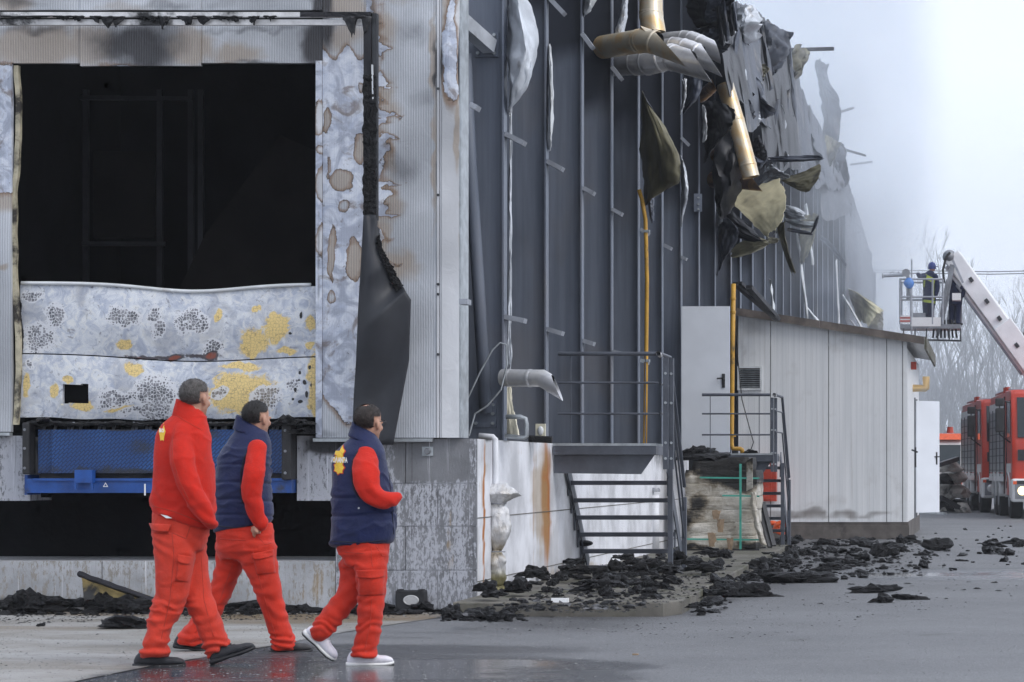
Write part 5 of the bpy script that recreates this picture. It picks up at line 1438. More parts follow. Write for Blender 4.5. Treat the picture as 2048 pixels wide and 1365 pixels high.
# ================================================================== white shed
YSH = 44.0
X0s, X1s = SX + .03, -1.452
Yb_ = 51.0
zb = .30
def roofz(x): return 3.98 + (x - X0s) * (3.52 - 3.98) / (X1s - X0s)
shed = thing("shed", "white ribbed metal shed with sloping brown edged roof and open end door", "shed", ((X0s + X1s) / 2, YSH, 0))
def shs(V):
    px, py = px_of(V)
    return blob(px, py, [(1640, 1030, 200, 10, .8), (1500, 660, 50, 30, .5), (1490, 890, 40, 60, .45), (1700, 690, 150, 14, .35), (1810, 1000, 20, 60, .4), (1480, 720, 10, 200, .4)])
seams = [P(p, 0, YSH).x for p in (1541.5, 1658, 1774, 1806)]
xs = [X0s] + seams + [X1s]
for i in range(len(xs) - 1):
    a, b = xs[i], xs[i + 1] - .012
    mb = MB(); nu = max(2, int((b - a) / .06)); nv = 40
    mb.sheet(lambda v, u: (a + (b - a) * u, YSH + .004 * (i % 2), zb + (roofz(a + (b - a) * u) - .04 - zb) * v), nv, nu, .05)
    mb.build("wall_panel", "shed_sheet", shed, attrs={"soot": shs})
mb = MB(); mb.box((X0s, YSH + .06, zb), (X1s - .06, Yb_, 3.4)); mb.build("inner_core", "soot_wall", shed)
# end wall panels
ye = [44.06, 46.2, 47.8, 49.0, Yb_]
for i in range(4):
    if i == 2: continue
    mb = MB(); mb.sheet(lambda v, u: (X1s, ye[i] + (ye[i + 1] - .01 - ye[i]) * u, zb + (3.36 - zb) * v), 12, 6, .05); mb.build("end_panel", "shed_sheet", shed, attrs={"soot": zero})
mb = MB(); mb.box((X1s - .02, 47.8, 2.6), (X1s + .0, 49, 3.36)); mb.build("end_panel", "shed_sheet", shed, attrs={"soot": zero})
for yy in (47.78, 48.98):
    mb = MB(); mb.box((X1s - .06, yy, zb), (X1s + .03, yy + .05, 2.6)); mb.build("door_frame", "grey_metal", shed)
mb = MB(); mb.box((X0s, YSH + .02, 0), (X1s + .02, Yb_, zb - .002)); mb.box((X0s, YSH - .03, 0), (X1s + .03, YSH + .019, zb - .06)); mb.build("plinth", "plinth_brown", shed)
# roof: sheet + front fascia + eave
mb = MB(); ov = .30
mb.add([(X0s - .05, YSH - .12, roofz(X0s) + .06), (X1s + ov, YSH - .12, roofz(X1s + ov) + .06), (X1s + ov, Yb_ + .2, roofz(X1s + ov) + .06), (X0s - .05, Yb_ + .2, roofz(X0s) + .06),
        (X0s - .05, YSH - .12, roofz(X0s) - .02), (X1s + ov, YSH - .12, roofz(X1s + ov) - .02), (X1s + ov, Yb_ + .2, roofz(X1s + ov) - .02), (X0s - .05, Yb_ + .2, roofz(X0s) - .02)],
       [(0, 1, 2, 3), (4, 7, 6, 5), (0, 4, 5, 1), (1, 5, 6, 2), (2, 6, 7, 3), (3, 7, 4, 0)])
rf = mb.build("roof", "shed_sheet", shed, attrs={"soot": lambda V: np.full(len(V), .3)})
fs_ = [X0s - .06, P(1640, 0, YSH).x, X1s + ov]
for i in range(2):
    mb = MB(); a, b = fs_[i], fs_[i + 1] - .004
    mb.add([(a, YSH - .15, roofz(a) + .08), (b, YSH - .15, roofz(b) + .08), (b, YSH - .15, roofz(b) - .055), (a, YSH - .15, roofz(a) - .055)] + [(a, YSH - .125, roofz(a) + .08), (b, YSH - .125, roofz(b) + .08), (b, YSH - .125, roofz(b) - .055), (a, YSH - .125, roofz(a) - .055)], [(0, 3, 2, 1), (0, 1, 5, 4), (3, 7, 6, 2), (4, 5, 6, 7), (0, 4, 7, 3), (1, 2, 6, 5)])
    mb.build("fascia", "fascia_brown", rf)
mb = MB(); x = X1s + ov; mb.box((x + .002, YSH - .15, roofz(x) - .14), (x + .04, Yb_ + .2, roofz(x) + .08)); mb.build("eave_gutter", "slab_concrete", rf)
# louvre
mb = MB(); a, b = P(1475, 781, YSH), P(1524, 733, YSH)
for (x0, x1, z0, z1) in ((a.x, b.x, a.z, a.z + .035), (a.x, b.x, b.z - .035, b.z), (a.x, a.x + .035, a.z + .036, b.z - .036), (b.x - .035, b.x, a.z + .036, b.z - .036)): mb.box((x0, YSH - .035, z0), (x1, YSH - .002, z1))
lo = mb.build("louvre_vent", "white_sheet", shed)
mb = MB(); mb.box((a.x + .03, YSH - .006, a.z + .03), (b.x - .03, YSH - .003, b.z - .03)); mb.build("vent_backing", "soot_wall", lo)
for k in range(9):
    z = a.z + .055 + (b.z - a.z - .1) * k / 8.6
    mb = MB(); mb.obox(((a.x + b.x) / 2, YSH - .02, z), ((b.x - a.x) / 2 - .036, 0, 0), (0, .012, -.009), (0, .0016, .002)); mb.build("slat", "galvanised", lo)
# open end door
hp = Vector((X1s + .03, 47.8, .40)); ep = Vector((P(1877.5, 0, 48.25).x, 48.25, .40))
mb = MB(); d = (ep - hp); mb.obox((hp + ep) / 2 + Vector((0, 0, 1.07)), d / 2, Vector((-d.y, d.x, 0)).normalized() * .02, (0, 0, 1.07)); do = mb.build("end_door", "door_white", shed); do["label"] = "pale grey door swung open past the shed end"
c = hp.lerp(ep, .90) + Vector((0, -.03, 1.04)); mb = MB(); mb.box((c.x - .02, c.y - .01, c.z - .12), (c.x + .02, c.y, c.z + .12)); mb.bar(c + Vector((-.1, -.03, .03)), c + Vector((.08, -.03, .03)), .02, .02); mb.build("handle", "black_rubber", do)
mb = MB(); c = Vector((X1s + .06, 45.6, P(0, 732, 45.6).z)); mb.obox(c, (.05, 0, 0), (0, .05, 0), (0, 0, .07)); mb.build("alarm_lamp", "red_cabinet", shed)
mb = MB(); z = P(0, 777, 47).z; mb.tube([(X1s, 47, z), (X1s + .22, 47, z), (X1s + .25, 47, z + .02), (X1s + .25, 47, z + .22)], .07, 12); mb.build("flue_stub", "brassy_stainless", shed, smooth=True, angle=50)
mb = MB(); mb.bar((X1s + .05, 44.7, P(0, 900, 44.7).z), (X1s + .16, 44.7, P(0, 905, 44.7).z), .03, .03); mb.bar((X1s + .12, 44.7, P(0, 895, 44.7).z), (X1s + .12, 44.7, P(0, 935, 44.7).z), .03, .03, (1, 0, 0)); mb.build("latch", "dark_metal", shed)
# burnt beams leaning onto the shed roof
t_ = thing("burnt_beams", "bundle of charred battens sliding down onto the shed roof", "beams", P(1540, 632, 43.8))
for (a, b, c, d, w) in ((1470, 568, 1556, 640, .10), (1480, 566, 1540, 628, .08), (1498, 575, 1552, 636, .12)):
    mb = MB(); mb.bar(P(a, b, 42.6), P(c, d, 43.7), w, w * .6); mb.build("batten", "soot_sheet", t_)
# red cabinet on the shed wall
t_ = thing("hose_cabinet", "red hose cabinet on the shed wall behind the second stair", "cabinet", P(1532, 1003, 43.7))
a, b = P(1508, 1003, 43.7), P(1552, 926, 43.7); mb = MB(); mb.box((a.x, 43.72, a.z), (b.x, 43.965, b.z)); mb.build("case", "red_cabinet", t_)
mb = MB(); mb.box((a.x + .02, 43.70, a.z + .03), (b.x - .08, 43.718, b.z - .1)); mb.build("door_leaf", "red_cabinet", t_)
mb = MB(); mb.box((b.x - .14, 43.695, b.z - .09), (b.x - .11, 43.719, b.z - .03)); mb.build("white_mark", "logo_white", t_)
t_ = thing("hose_coil", "two orange plastic rings lying by the foot of the second stair", "rings", (P(1556, 1060, 43.3).x, 43.3, .06))
for (px, py, R, yy) in ((1564, 1056, .11, 43.3), (1546, 1054, .085, 43.45)):
    c = P(px, py, yy); mb = MB(); mb.tube([c + Vector((R * math.cos(q), -.04 * math.sin(q), R * .8 * math.sin(q))) for q in [2 * math.pi * k / 24 for k in range(25)]], .042, 10, False); mb.build("ring", "orange_plastic", t_, smooth=True)

# ================================================================== pallet of scorched sacks
pal = thing("sack_pallet", "scorched pallet load of white sacks bound with green straps", "pallet", (-3.66, 34.5, .122))
PX0, PX1, PY0, PY1 = -4.18, -3.14, 33.95, 35.15
def sack_soot(V):
    px, py = px_of(V)
    h = (V[:, 2] - .12) / 1.27
    s = np.clip((h - .60 + .12 * np.sin(px * .035)) * 4.5, 0, 1)
    s = np.maximum(s, blob(px, py, [(1425, 945, 45, 34, .8), (1400, 1010, 24, 34, .65), (1380, 1040, 18, 30, .6), (1500, 1090, 30, 12, .8), (1385, 1095, 60, 8, .7)]))
    return s
zl = .14
for k in range(7):
    h = .186; z0 = zl + k * .178
    mb = MB(); rings = []
    for i in range(9):
        v = i / 8; bl = math.sin(math.pi * v) ** .5 * .007
        ring = []
        for j in range(40):
            q = j / 40 * 4; s_ = int(q); f = q - s_
            x, y = [(-1 + 2 * f, -1), (1, -1 + 2 * f), (1 - 2 * f, 1), (-1, 1 - 2 * f)][s_]
            ox = (PX0 + PX1) / 2 + x * ((PX1 - PX0) / 2 - .05 - (.10 if k == 6 else .0) + bl); oy = (PY0 + PY1) / 2 + y * ((PY1 - PY0) / 2 - .05 + bl)
            ring.append((ox + .022 * n3((ox * 7, oy * 7, z0 + v)), oy + .06 * n3((ox * 3, (z0 + h * v) * 3.5, oy)) + .03 * abs(n3((ox * 7, (z0 + h * v) * 9, oy))) - .02 * abs(n3((ox * 2 + z0 + h * v, (z0 + h * v) * 13, oy))), z0 + h * v + .012 * n3((ox * 5, oy * 5, k)) - (.06 * (x < .2) if k == 6 else 0)))
        rings.append(ring)
    mb.loft(rings, True); mb.build("sack_layer", "scorched_sack", pal, smooth=True, attrs={"soot": sack_soot})
mb = MB(); mb.box((PX0, PY0 + .05, .122), (PX1, PY0 + .15, .142)); mb.box((PX0, PY1 - .15, .122), (PX1, PY1 - .05, .142)); mb.build("pallet_base", "soot_sheet", pal)
def strap(a, b, up):
    mb = MB(); mb.bar(a, b, .03, .006, up); return mb.build("strap", "green_strap", pal)
xs_ = P(1481, 0, PY0 - .03).x
strap((xs_, PY0 - .035, .14), (xs_, PY0 - .03, 1.30), (0, 1, 0))
for z, x0 in ((P(0, 1080, PY0).z, PX0 + .02), (P(0, 993, PY0).z, P(1445, 0, PY0).x), (P(0, 957, PY0).z, P(1400, 0, PY0).x)):
    mb = MB(); mb.bar((x0, PY0 - .03, z + .01), (PX1 + .01, PY0 - .03, z), .006, .022, (0, 0, 1)); mb.build("strap", "green_strap", pal)
# torn wrap corner and cardboard tears
mb = MB(); mb.sheet(lambda u, v: P(1500 + 12 * u + 22 * v * v + 3 * n3((v * 7, 0, 0)), 985 + 105 * v, PY0 - .06 - .08 * math.sin(u * 3) + .05 * n3((u * 3, v * 6, 4))), 8, 24, .006); mb.build("torn_wrap", "scorched_sack", pal, smooth=True, attrs={"soot": lambda V: np.full(len(V), .1)})
mb = MB(); mb.sheet(lambda u, v: P(1493 + 12 * u, 922 + 60 * v - 6 * u, PY0 - .03 - .06 * u), 6, 12, .006); mb.build("torn_wrap", "scorched_sack", pal, attrs={"soot": lambda V: np.clip(.2 + (V[:, 2] - 1.1) * 2, 0, 1)})
for (px, py, w, h) in ((1432, 1030, 9, 9), (1441, 1052, 8, 13), (1424, 1080, 9, 14), (1460, 1088, 7, 12)):
    mb = MB(); mb.sheet(lambda u, v: P(px + w * (u - .5) * 2 * (1 - .4 * v) + 3 * n3((u * 3, v * 3, px)), py + h * (v - .5) * 2 + 3 * n3((u * 3, v * 3, py)), PY0 - .045 - .03 * u), 6, 6, .005); mb.build("cardboard_tear", "cardboard", pal)
mb = MB()
for (a, b, c, d) in ((1518, 1010, 1540, 1095), (1526, 1005, 1548, 1092)): mb.bar(P(a, b, 35.0), P(c, d, 34.6), .06, .03)
tag(mb.build("leaning_planks", "soot_sheet"), "dark planks leaning against the sack pallet", "planks")

# ================================================================== fire trucks
def fire_truck(lit=True):
    t_ = thing("fire_truck", "", "fire truck", (0, 0, 0), "fire trucks")
    W_, L_ = 2.5, 7.6
    m = MB()
    # cab: profile in y-z lofted across x with rounded shoulders
    prof = [(.05, .55), (.0, .9), (.0, 1.75), (.04, 1.95), (.32, 3.12), (.45, 3.22), (2.2, 3.26), (2.25, 3.2), (2.25, .55)]
    rings = []
    for x, ins in ((0, .10), (.05, .03), (.12, 0), (W_ - .12, 0), (W_ - .05, .03), (W_, .10)):
        cy, cz = 1.15, 1.9
        rings.append([(x, cy + (y - cy) * (1 - ins * .35), cz + (z - cz) * (1 - ins * .25)) for y, z in prof])
    m.loft(rings, True); cab = m.build("cab", "fire_red", t_, smooth=True, angle=35)
    m = MB(); m.obox((W_ / 2, .165, 2.52), (W_ / 2 - .14, 0, 0), (0, .125, .50), (0, -.02, .006)); m.build("windscreen", "glass_dark", cab)
    m = MB(); m.box((-.012, .55, 2.05), (.02, 1.4, 2.95)); m.build("side_window", "glass_dark", cab)
    m = MB(); m.box((.14, -.03, 1.45), (W_ - .14, .03, 1.72)); m.build("grille", "dark_metal", cab)
    m = MB(); m.box((-.02, -.16, .42), (W_ + .02, .35, 1.0)); bp = m.build("bumper", "fire_white", t_); bv = bp.modifiers.new("b", 'BEVEL'); bv.width = .06; bv.segments = 3
    for x in (.28, W_ - .28):
        m = MB(); m.box((x - .22, -.19, .50), (x + .22, -.15, .86)); h = m.build("headlight", "grey_metal", t_)
        m = MB(); m.sphere((x - .05, -.19, .70), (.11, .03, .11), 14, 8); m.build("lamp", "lamp_lit" if lit else "stainless", h, smooth=True)
        m = MB(); m.box((x - .27, -.18, .86), (x - .18, -.14, .94)); m.build("indicator", "orange_plastic", h)
    for x, s_ in ((-.02, -1), (W_ + .02, 1)):
        m = MB(); m.tube([(x, .35, 2.9), (x + s_ * .28, .18, 2.95), (x + s_ * .28, .15, 2.1), (x, .35, 1.9)], .02, 8); mr = m.build("mirror_arm", "dark_metal", t_)
        m = MB(); m.obox((x + s_ * .28, .12, 2.45), (.11, 0, 0), (0, .07, 0), (0, 0, .30)); o = m.build("mirror", "black_rubber", mr); bv = o.modifiers.new("b", 'BEVEL'); bv.width = .04; bv.segments = 3
        m = MB(); m.obox((x + s_ * .28, .12, 2.9), (.11, 0, 0), (0, .07, 0), (0, 0, .10)); o = m.build("mirror", "black_rubber", mr); bv = o.modifiers.new("b", 'BEVEL'); bv.width = .03; bv.segments = 2
    m = MB(); m.tube([(W_ / 2 - .7, .9, 3.34), (W_ / 2 + .7, .9, 3.34)], .10, 12); m.build("light_bar", "blue_plastic", t_, smooth=True, angle=40)
    # body
    m = MB(); m.box((.0, 2.35, 1.0), (W_, L_, 3.05)); m.box((.02, 2.40, 3.051), (W_ - .02, L_ - .05, 3.2)); body = m.build("body", "fire_red", t_)
    for i in range(4):
        y0 = 2.5 + i * 1.26
        m = MB(); m.box((-.018, y0, 1.15), (-.002, y0 + 1.14, 2.75)); sh_ = m.build("roller_shutter", "shutter_grey", body)
        for k in range(8):
            m = MB(); m.box((-.026, y0 + .02, 1.2 + k * .19), (-.0185, y0 + 1.12, 1.22 + k * .19)); m.build("slat", "dark_metal", sh_)
    for i in range(5):
        y0 = 2.44 + i * 1.26
        m = MB(); m.box((-.03, y0 - .05, 1.05), (-.003, y0 + .03, 2.82)); m.build("shutter_frame", "dark_metal", body)
    m = MB(); m.box((-.022, 2.36, .92), (-.002, L_, 1.12)); m.build("reflective_stripe", "fire_white", body)
    m = MB(); m.box((-.03, 2.26, .6), (.04, 2.34, 3.1)); m.build("cab_gap", "dark_metal", body)
    m = MB(); m.box((-.016, .35, 1.15), (-.002, 1.6, 1.38)); m.build("cab_stripe", "fire_white", cab)
    m = MB(); m.box((-.02, 1.62, .75), (-.002, 1.66, 2.95)); m.build("door_seam", "dark_metal", cab)
    m = MB(); m.tube([(.3, .06, 2.06), (1.1, .13, 2.3)], .014, 6); m.tube([(1.3, .06, 2.06), (2.1, .13, 2.3)], .014, 6); m.build("wiper", "black_rubber", cab)
    m = MB(); m.box((.75, -.04, 1.86), (1.75, .0, 2.0)); m.build("name_panel", "fire_white", cab)
    m = MB(); m.box((.95, -.175, .55), (1.55, -.161, .68)); m.build("number_plate", "logo_white", bp)
    m = MB(); m.box((.1, -.17, .78), (W_ - .1, -.161, .95)); m.build("lower_grille", "dark_metal", bp)
    m = MB(); m.box((-.01, 2.36, 2.76), (-.001, L_, 3.0)); m.build("white_band", "fire_white", body)
    for y in (2.7, 3.2): 
        m = MB(); m.tube([(.1, y, 3.2), (.1, y, 3.36)], .07, 10); m.build("strobe", "red_cabinet", body)
    m = MB(); m.tube([(.15, 2.5, 3.3), (.15, 7.3, 3.3)], .03, 8); m.tube([(.6, 2.5, 3.3), (.6, 7.3, 3.3)], .03, 8)
    for k in range(10): m.tube([(.15, 2.7 + k * .5, 3.3), (.6, 2.7 + k * .5, 3.3)], .02, 6)
    m.build("roof_ladder", "rail_metal", body)
    m = MB(); m.box((.25, .3, .55), (W_ - .25, L_ - .1, 1.0)); m.build("chassis", "dark_metal", t_)
    for y in (1.15, 4.6, 5.9):
        for x in (.02, W_ - .34):
            m = MB(); m.tube([(x, y, .52), (x + .03, y, .52), (x + .29, y, .52), (x + .32, y, .52)], [.46, .52, .52, .46], 24); w = m.build("wheel", "tyre", t_, smooth=True, angle=40)
            m = MB(); m.tube([(x - .006, y, .52), (x + .02, y, .52)], [.24, .28], 18); m.build("rim", "grey_metal", w, smooth=True, angle=40)
        m = MB(); 
        m.sheet(lambda u, v: (-.03 + .4 * v, y + .62 * math.cos(math.pi * u), .52 + .62 * math.sin(math.pi * u)), 16, 2, .02); m.build("mudguard", "fire_white", t_, smooth=True)
    return t_
tk = fire_truck()
tk["label"] = "red fire truck with lit headlamp and grey roller shutters at the picture edge"
tk.location = (.55, 62.0, 0); tk.rotation_euler.z = math.radians(4.2)
tk2 = fire_truck(False); tk2["label"] = "second red fire truck parked partly behind the first, nearer the rubble"
tk2.location = (-.22, 70.5, 0); tk2.rotation_euler.z = math.radians(5.0)
# ambulance van seen past the shed door
van = thing("rescue_van", "white van with orange red roof seen past the open shed door", "van", (-1.7, 80, 0))
m = MB(); prof = [(.0, .4), (-.05, .9), (.0, 1.15), (.55, 1.3), (1.15, 2.05), (1.35, 2.25), (5.0, 2.32), (5.1, 2.2), (5.1, .4)]
rings = [[(-2.65 + x, 80 + y, 1.3 + (z - 1.3) * (1 - i)) for y, z in prof] for x, i in ((0, .08), (.06, .01), (.15, 0), (1.75, 0), (1.84, .01), (1.9, .08))]
m.loft(rings, True); vb = m.build("body", "fire_white", van, smooth=True, angle=35)
m = MB(); m.obox((-1.7, 80.83, 1.68), (.75, 0, 0), (0, .27, .34), (0, -.01, .01)); m.build("windscreen", "glass_dark", vb)
m = MB(); m.box((-.752, 80.9, 1.45), (-.735, 82.2, 2.0)); m.build("side_window", "glass_dark", vb)
m = MB(); rings = [[(-2.5 + x, 81.1 + y, 2.2 + z) for y, z in ((0, 0), (.25, .2), (3.7, .24), (3.85, 0))] for x in (0, 1.6)]; m.loft(rings, True); m.build("raised_roof", "orange_plastic", van)
m = MB(); m.tube([(-1.3, 81.6, 2.42), (-1.3, 81.6, 2.62)], [.12, .09], 12); m.build("beacon", "red_cabinet", van)
m = MB(); m.box((-.752, 80.0, .7), (-.736, 85, 1.0)); m.box((-2.5, 79.93, .75), (-.9, 79.96, 1.0)); m.build("stripe", "orange_plastic", vb)
for y in (80.9, 84.2):
    for x in (-2.64, -.96):
        m = MB(); m.tube([(x, y, .36), (x + .2, y, .36)], .36, 18); m.build("wheel", "tyre", van)

# ================================================================== aerial platform
AY = 70.0
ap_ = thing("aerial_platform", "white aerial boom with a railed rescue basket beside the burning roof", "aerial platform", (P(2210, 0, AY).x, AY, 0))
def boom(a, b, w, h, name, mat="boom_white"):
    mb = MB(); mb.bar(a, b, w, h, (0, 1, 0)); o = mb.build(name, mat, ap_); bv = o.modifiers.new("b", 'BEVEL'); bv.width = .03; bv.segments = 2; return o
A_ = P(1902, 512, AY); B_ = P(2215, 941, AY)
dirb = (B_ - A_).normalized(); nb = Vector((dirb.z, 0, -dirb.x))
if nb.z < 0: nb = -nb
b1 = boom(A_, B_, .50, .42, "boom_section")
b2 = boom(A_.lerp(B_, .32) + nb * .03, B_, .58, .54, "boom_section")
boom(A_ - nb * .30 + dirb * .15, B_ - nb * .30, .10, .07, "boom_rail")
boom(A_ + nb * .24 + dirb * .1, B_ + nb * .30, .06, .05, "boom_rail")
boom(A_.lerp(B_, .10) - nb * .36, A_.lerp(B_, .52) - nb * .36, .08, .08, "levelling_rod", "rail_metal")
for f in (.12, .22, .30, .42, .5):
    mb = MB(); c = A_.lerp(B_, f) + Vector((0, -.27, 0)) + nb * (.05 if f < .35 else 0); mb.obox(c, dirb * .07, (0, .03, 0), nb * .05); mb.build("boom_opening", "dark_metal", ap_)
mb = MB(); p0 = A_.lerp(B_, .40) + nb * .33
mb.tube([p0, p0 + nb * .14 + dirb * .1, p0 + nb * .16 + dirb * .5, p0 + dirb * .65 + nb * .02], .06, 8)
mb.build("hose_chain", "black_rubber", ap_)
mb = MB(); mb.tube([P(1888, 565, AY - .3), P(1886, 540, AY - .3), P(1892, 515, AY - .3), P(1900, 505, AY - .3)], .035, 8); mb.build("hose", "black_rubber", ap_)
mb = MB(); mb.sphere(A_ - nb * .05, (.2, .3, .2), 12, 8); mb.build("boom_head", "grey_metal", ap_, smooth=True)
for (a, b, c, d, w, yo, nm) in ((1905, 530, 1882, 650, .14, -.3, "jib_arm"), (1912, 540, 1898, 640, .12, .25, "jib_arm"), (1895, 560, 1875, 672, .09, -.42, "cylinder"), (1905, 520, 1926, 566, .06, -.35, "jib_rod")):
    mb = MB(); mb.bar(P(a, b, AY + yo), P(c, d, AY + yo), w, w, (0, 1, 0)); mb.build(nm, "grey_metal" if nm != "jib_rod" else "rail_metal", ap_)
for k in range(7):
    a = P(1868 + k * 7, 640 + 5 * n3((k, 0, 0)), AY - .3); b = P(1866 + k * 8 + 6 * n3((k, 3, 0)), 676, AY - .2)
    mb = MB(); mb.tube([a, (a + b) / 2 + Vector((.12 * n3((k, 9, 1)), 0, -.1)), b], .03, 6); mb.build("hydraulic_hose", "black_rubber", ap_)
# basket
bx0, bx1 = P(1802, 0, AY).x, P(1922, 0, AY).x
zf = P(0, 652, AY).z; zr = P(0, 563, AY).z; zm = P(0, 598, AY).z
yb0, yb1 = AY - .75, AY + .45
mb = MB(); mb.box((bx0, yb0, zf - .12), (bx1, yb1, zf)); mb.build("floor", "grey_metal", ap_)
mb = MB(); mb.box((bx0 + .3, yb0 - .02, zf - .06), (bx1 - .55, yb0 - .001, zf + .19)); mb.build("kick_plate", "fire_white", ap_)
mb = MB(); mb.box((bx0, yb0 - .02, zf + .02), (bx0 + .28, yb0 - .001, zf + .24)); kp = mb.build("warning_plate", "fire_white", ap_)
for z in (zf + .06, zf + .15): 
    mb = MB(); mb.box((bx0, yb0 - .028, z), (bx0 + .28, yb0 - .021, z + .05)); mb.build("red_stripe", "red_cabinet", kp)
for z in (zr, zm):
    mb = MB(); mb.tube([(bx1 - .5, yb0, z), (bx0, yb0, z), (bx0, yb1, z), (bx1, yb1, z)], .028, 8); mb.build("rail", "rail_metal", ap_)
for x in (bx0, bx0 + .30, bx0 + .90, bx1 - .5):
    mb = MB(); mb.tube([(x, yb0, zf), (x, yb0, zr)], .028, 8); mb.build("rail_post", "rail_metal", ap_)
for x in (bx0, bx1):
    mb = MB(); mb.tube([(x, yb1, zf), (x, yb1, zr)], .028, 8); mb.build("rail_post", "rail_metal", ap_)
mb = MB(); x = P(1825, 0, AY).x; mb.tube([(x, yb0, zf - .3), (x, yb0, P(0, 524, AY).z)], .022, 8); mb.build("mast", "rail_metal", ap_)
mb = MB(); mb.bar((bx0, yb0, zf - .42), (bx1 + .02, yb0, zf - .46), .05, .05); 
for x in np.linspace(bx0 + .1, bx1, 6): mb.bar((x, yb0, zf - .12), (x, yb0, zf - .44), .04, .04, (1, 0, 0))
mb.build("under_frame", "dark_metal", ap_)
mb = MB(); mb.box((bx0 + .35, yb0 + .1, zf + .0), (bx0 + .7, yb0 + .4, zf + .32)); mb.build("control_box", "grey_metal", ap_)
mb = MB(); a = P(1905, 590, AY); b = P(1922, 604, AY); mb.box((a.x, yb0 + .1, b.z), (b.x, yb0 + .5, a.z)); mb.build("control_box", "fire_white", ap_)
# water monitor
mon = thing("water_monitor", "grey water cannon mounted on the basket rail pointing at the building", "water cannon", P(1815, 560, AY - .7))
mb = MB(); mb.tube([P(1818, 549, AY - .7), P(1790, 551, AY - .7), P(1768, 552, AY - .7), P(1766, 552, AY - .7), P(1764, 552, AY - .7)], [.055, .05, .045, .075, .075], 12); mb.build("barrel", "rail_metal", mon, smooth=True, angle=40)
mb = MB(); mb.tube([P(1812, 546, AY - .9), P(1812, 546, AY - .86)], .11, 16); mb.build("hand_wheel", "grey_metal", mon)
mb = MB(); mb.tube([P(1780, 551, AY - .7), P(1781, 545, AY - .7), P(1787, 544, AY - .7), P(1789, 550, AY - .7)], .012, 6); mb.tube([P(1796, 550, AY - .7), P(1797, 543, AY - .7)], .012, 6); mb.build("grip", "grey_metal", mon)
mb = MB(); mb.tube([P(1816, 552, AY - .7), P(1816, 602, AY - .7)], .05, 10); mb.build("riser", "grey_metal", mon)
mb = MB(); mb.tube([P(1816, 549, AY - .7), P(1833, 547, AY - .6)], .015, 6); mb.build("tiller", "grey_metal", mon)
bag = MB(); rings = []
for i in range(10):
    v = i / 9; r = (.03 + .10 * math.sin(math.pi * min(1, v * .9 + .05)))
    rings.append([P(1818, 556 + 22 * v, AY - .85) + Vector((r * 1.1 * math.cos(q) * (1 + .2 * n3((q, v * 3, 1))), r * .6 * math.sin(q), 0)) for q in [2 * math.pi * k / 12 for k in range(12)]])
bag.loft(rings, True); tag(bag.build("plastic_bag", "blue_plastic", smooth=True), "blue plastic bag tied to the basket rail under the water cannon", "bag")
# turntable just outside the picture that carries the boom
mb = MB(); cx = P(2215, 0, AY).x; mb.tube([(cx, AY, 1.25), (cx, AY, 1.9)], [.7, .5], 20); mb.build("turntable", "fire_red", ap_)
mb = MB(); mb.box((cx - 1.25, AY - 1, .55), (cx + 1.25, AY + 6, 1.25)); mb.build("truck_bed", "fire_red", ap_)
for y in (0, 4.2):
    for x in (-1.2, .9):
        mb = MB(); mb.tube([(cx + x, AY + y, .52), (cx + x + .3, AY + y, .52)], .52, 20); mb.build("wheel", "tyre", ap_)

# ================================================================== rubble heap near the trucks
def lump_mesh(name, seed, sx, sy, sz, mat, flat=.25, sub=2, rough=.45):
    bm = bmesh.new(); bmesh.ops.create_icosphere(bm, subdivisions=sub, radius=1.0)
    for v in bm.verts:
        p = v.co.copy(); k = 1 + rough * n3(p * 1.3 + Vector((seed * 7.1, 0, 0))) + rough * .6 * n3(p * 3.1 + Vector((0, seed * 3.3, 0)))
        v.co = Vector((p.x * sx * k, p.y * sy * k, max(p.z, -flat) * sz * k))
    mz = min(v.co.z for v in bm.verts)
    for v in bm.verts: v.co.z -= mz + .004
    me = bpy.data.meshes.new(name); bm.to_mesh(me); bm.free()
    me.materials.append(MAT[mat]); 
    return me
rb = [lump_mesh("rubble", 40 + k, .5, .4, .32, "rubble_pale" if k % 3 else "char", .4, 2, .35) for k in range(6)]
rubs = [(1884, 1008, 0, .8, 1), (1896, 1010, 0, .9, 0), (1908, 1012, 0, .8, 2), (1920, 1014, 0, .8, 3), (1890, 1006, .35, .9, 4), (1903, 1008, .4, 1.0, 5), (1916, 1008, .4, .9, 1), (1896, 1006, .8, .8, 2), (1910, 1006, .85, .8, 4), (1886, 1006, .8, .7, 3), (1902, 1005, 1.15, .7, 5), (1926, 1016, .0, .6, 4)]
names = ["pale lump", "dark lump"]
for i, (px, py, z, s_, k) in enumerate(rubs):
    o = bpy.data.objects.new("rubble_lump", rb[k]); g = P(px, 0, 74 - i * .2); o.location = (g.x, 74 - i * .25, z); o.scale = (s_, s_, s_); o.rotation_euler.z = i * 1.3; link(o)
    tag(o, "pale or sooty rubble lump in the heap between the shed door and fire trucks", "rubble", "rubble heap behind the shed door")
for k, (a, b, c, d) in enumerate(((1880, 995, 1928, 1022), (1878, 930, 1915, 918))):
    mb = MB(); mb.bar(P(a, b, 70.5), P(c, d, 71.2), .14, .12); tag(mb.build("fallen_beam", "soot_sheet"), ("dark beam sloping down the rubble heap", "grey slab edge lying on top of the rubble heap")[k], "beam")
mb = MB(); mb.bar(G(1836, 1027) + Vector((0, 0, .03)), G(1890, 1030) + Vector((0, 0, .03)), .12, .06); tag(mb.build("white_board", "white_sheet"), "white strip lying on the ground under the open shed door", "board")

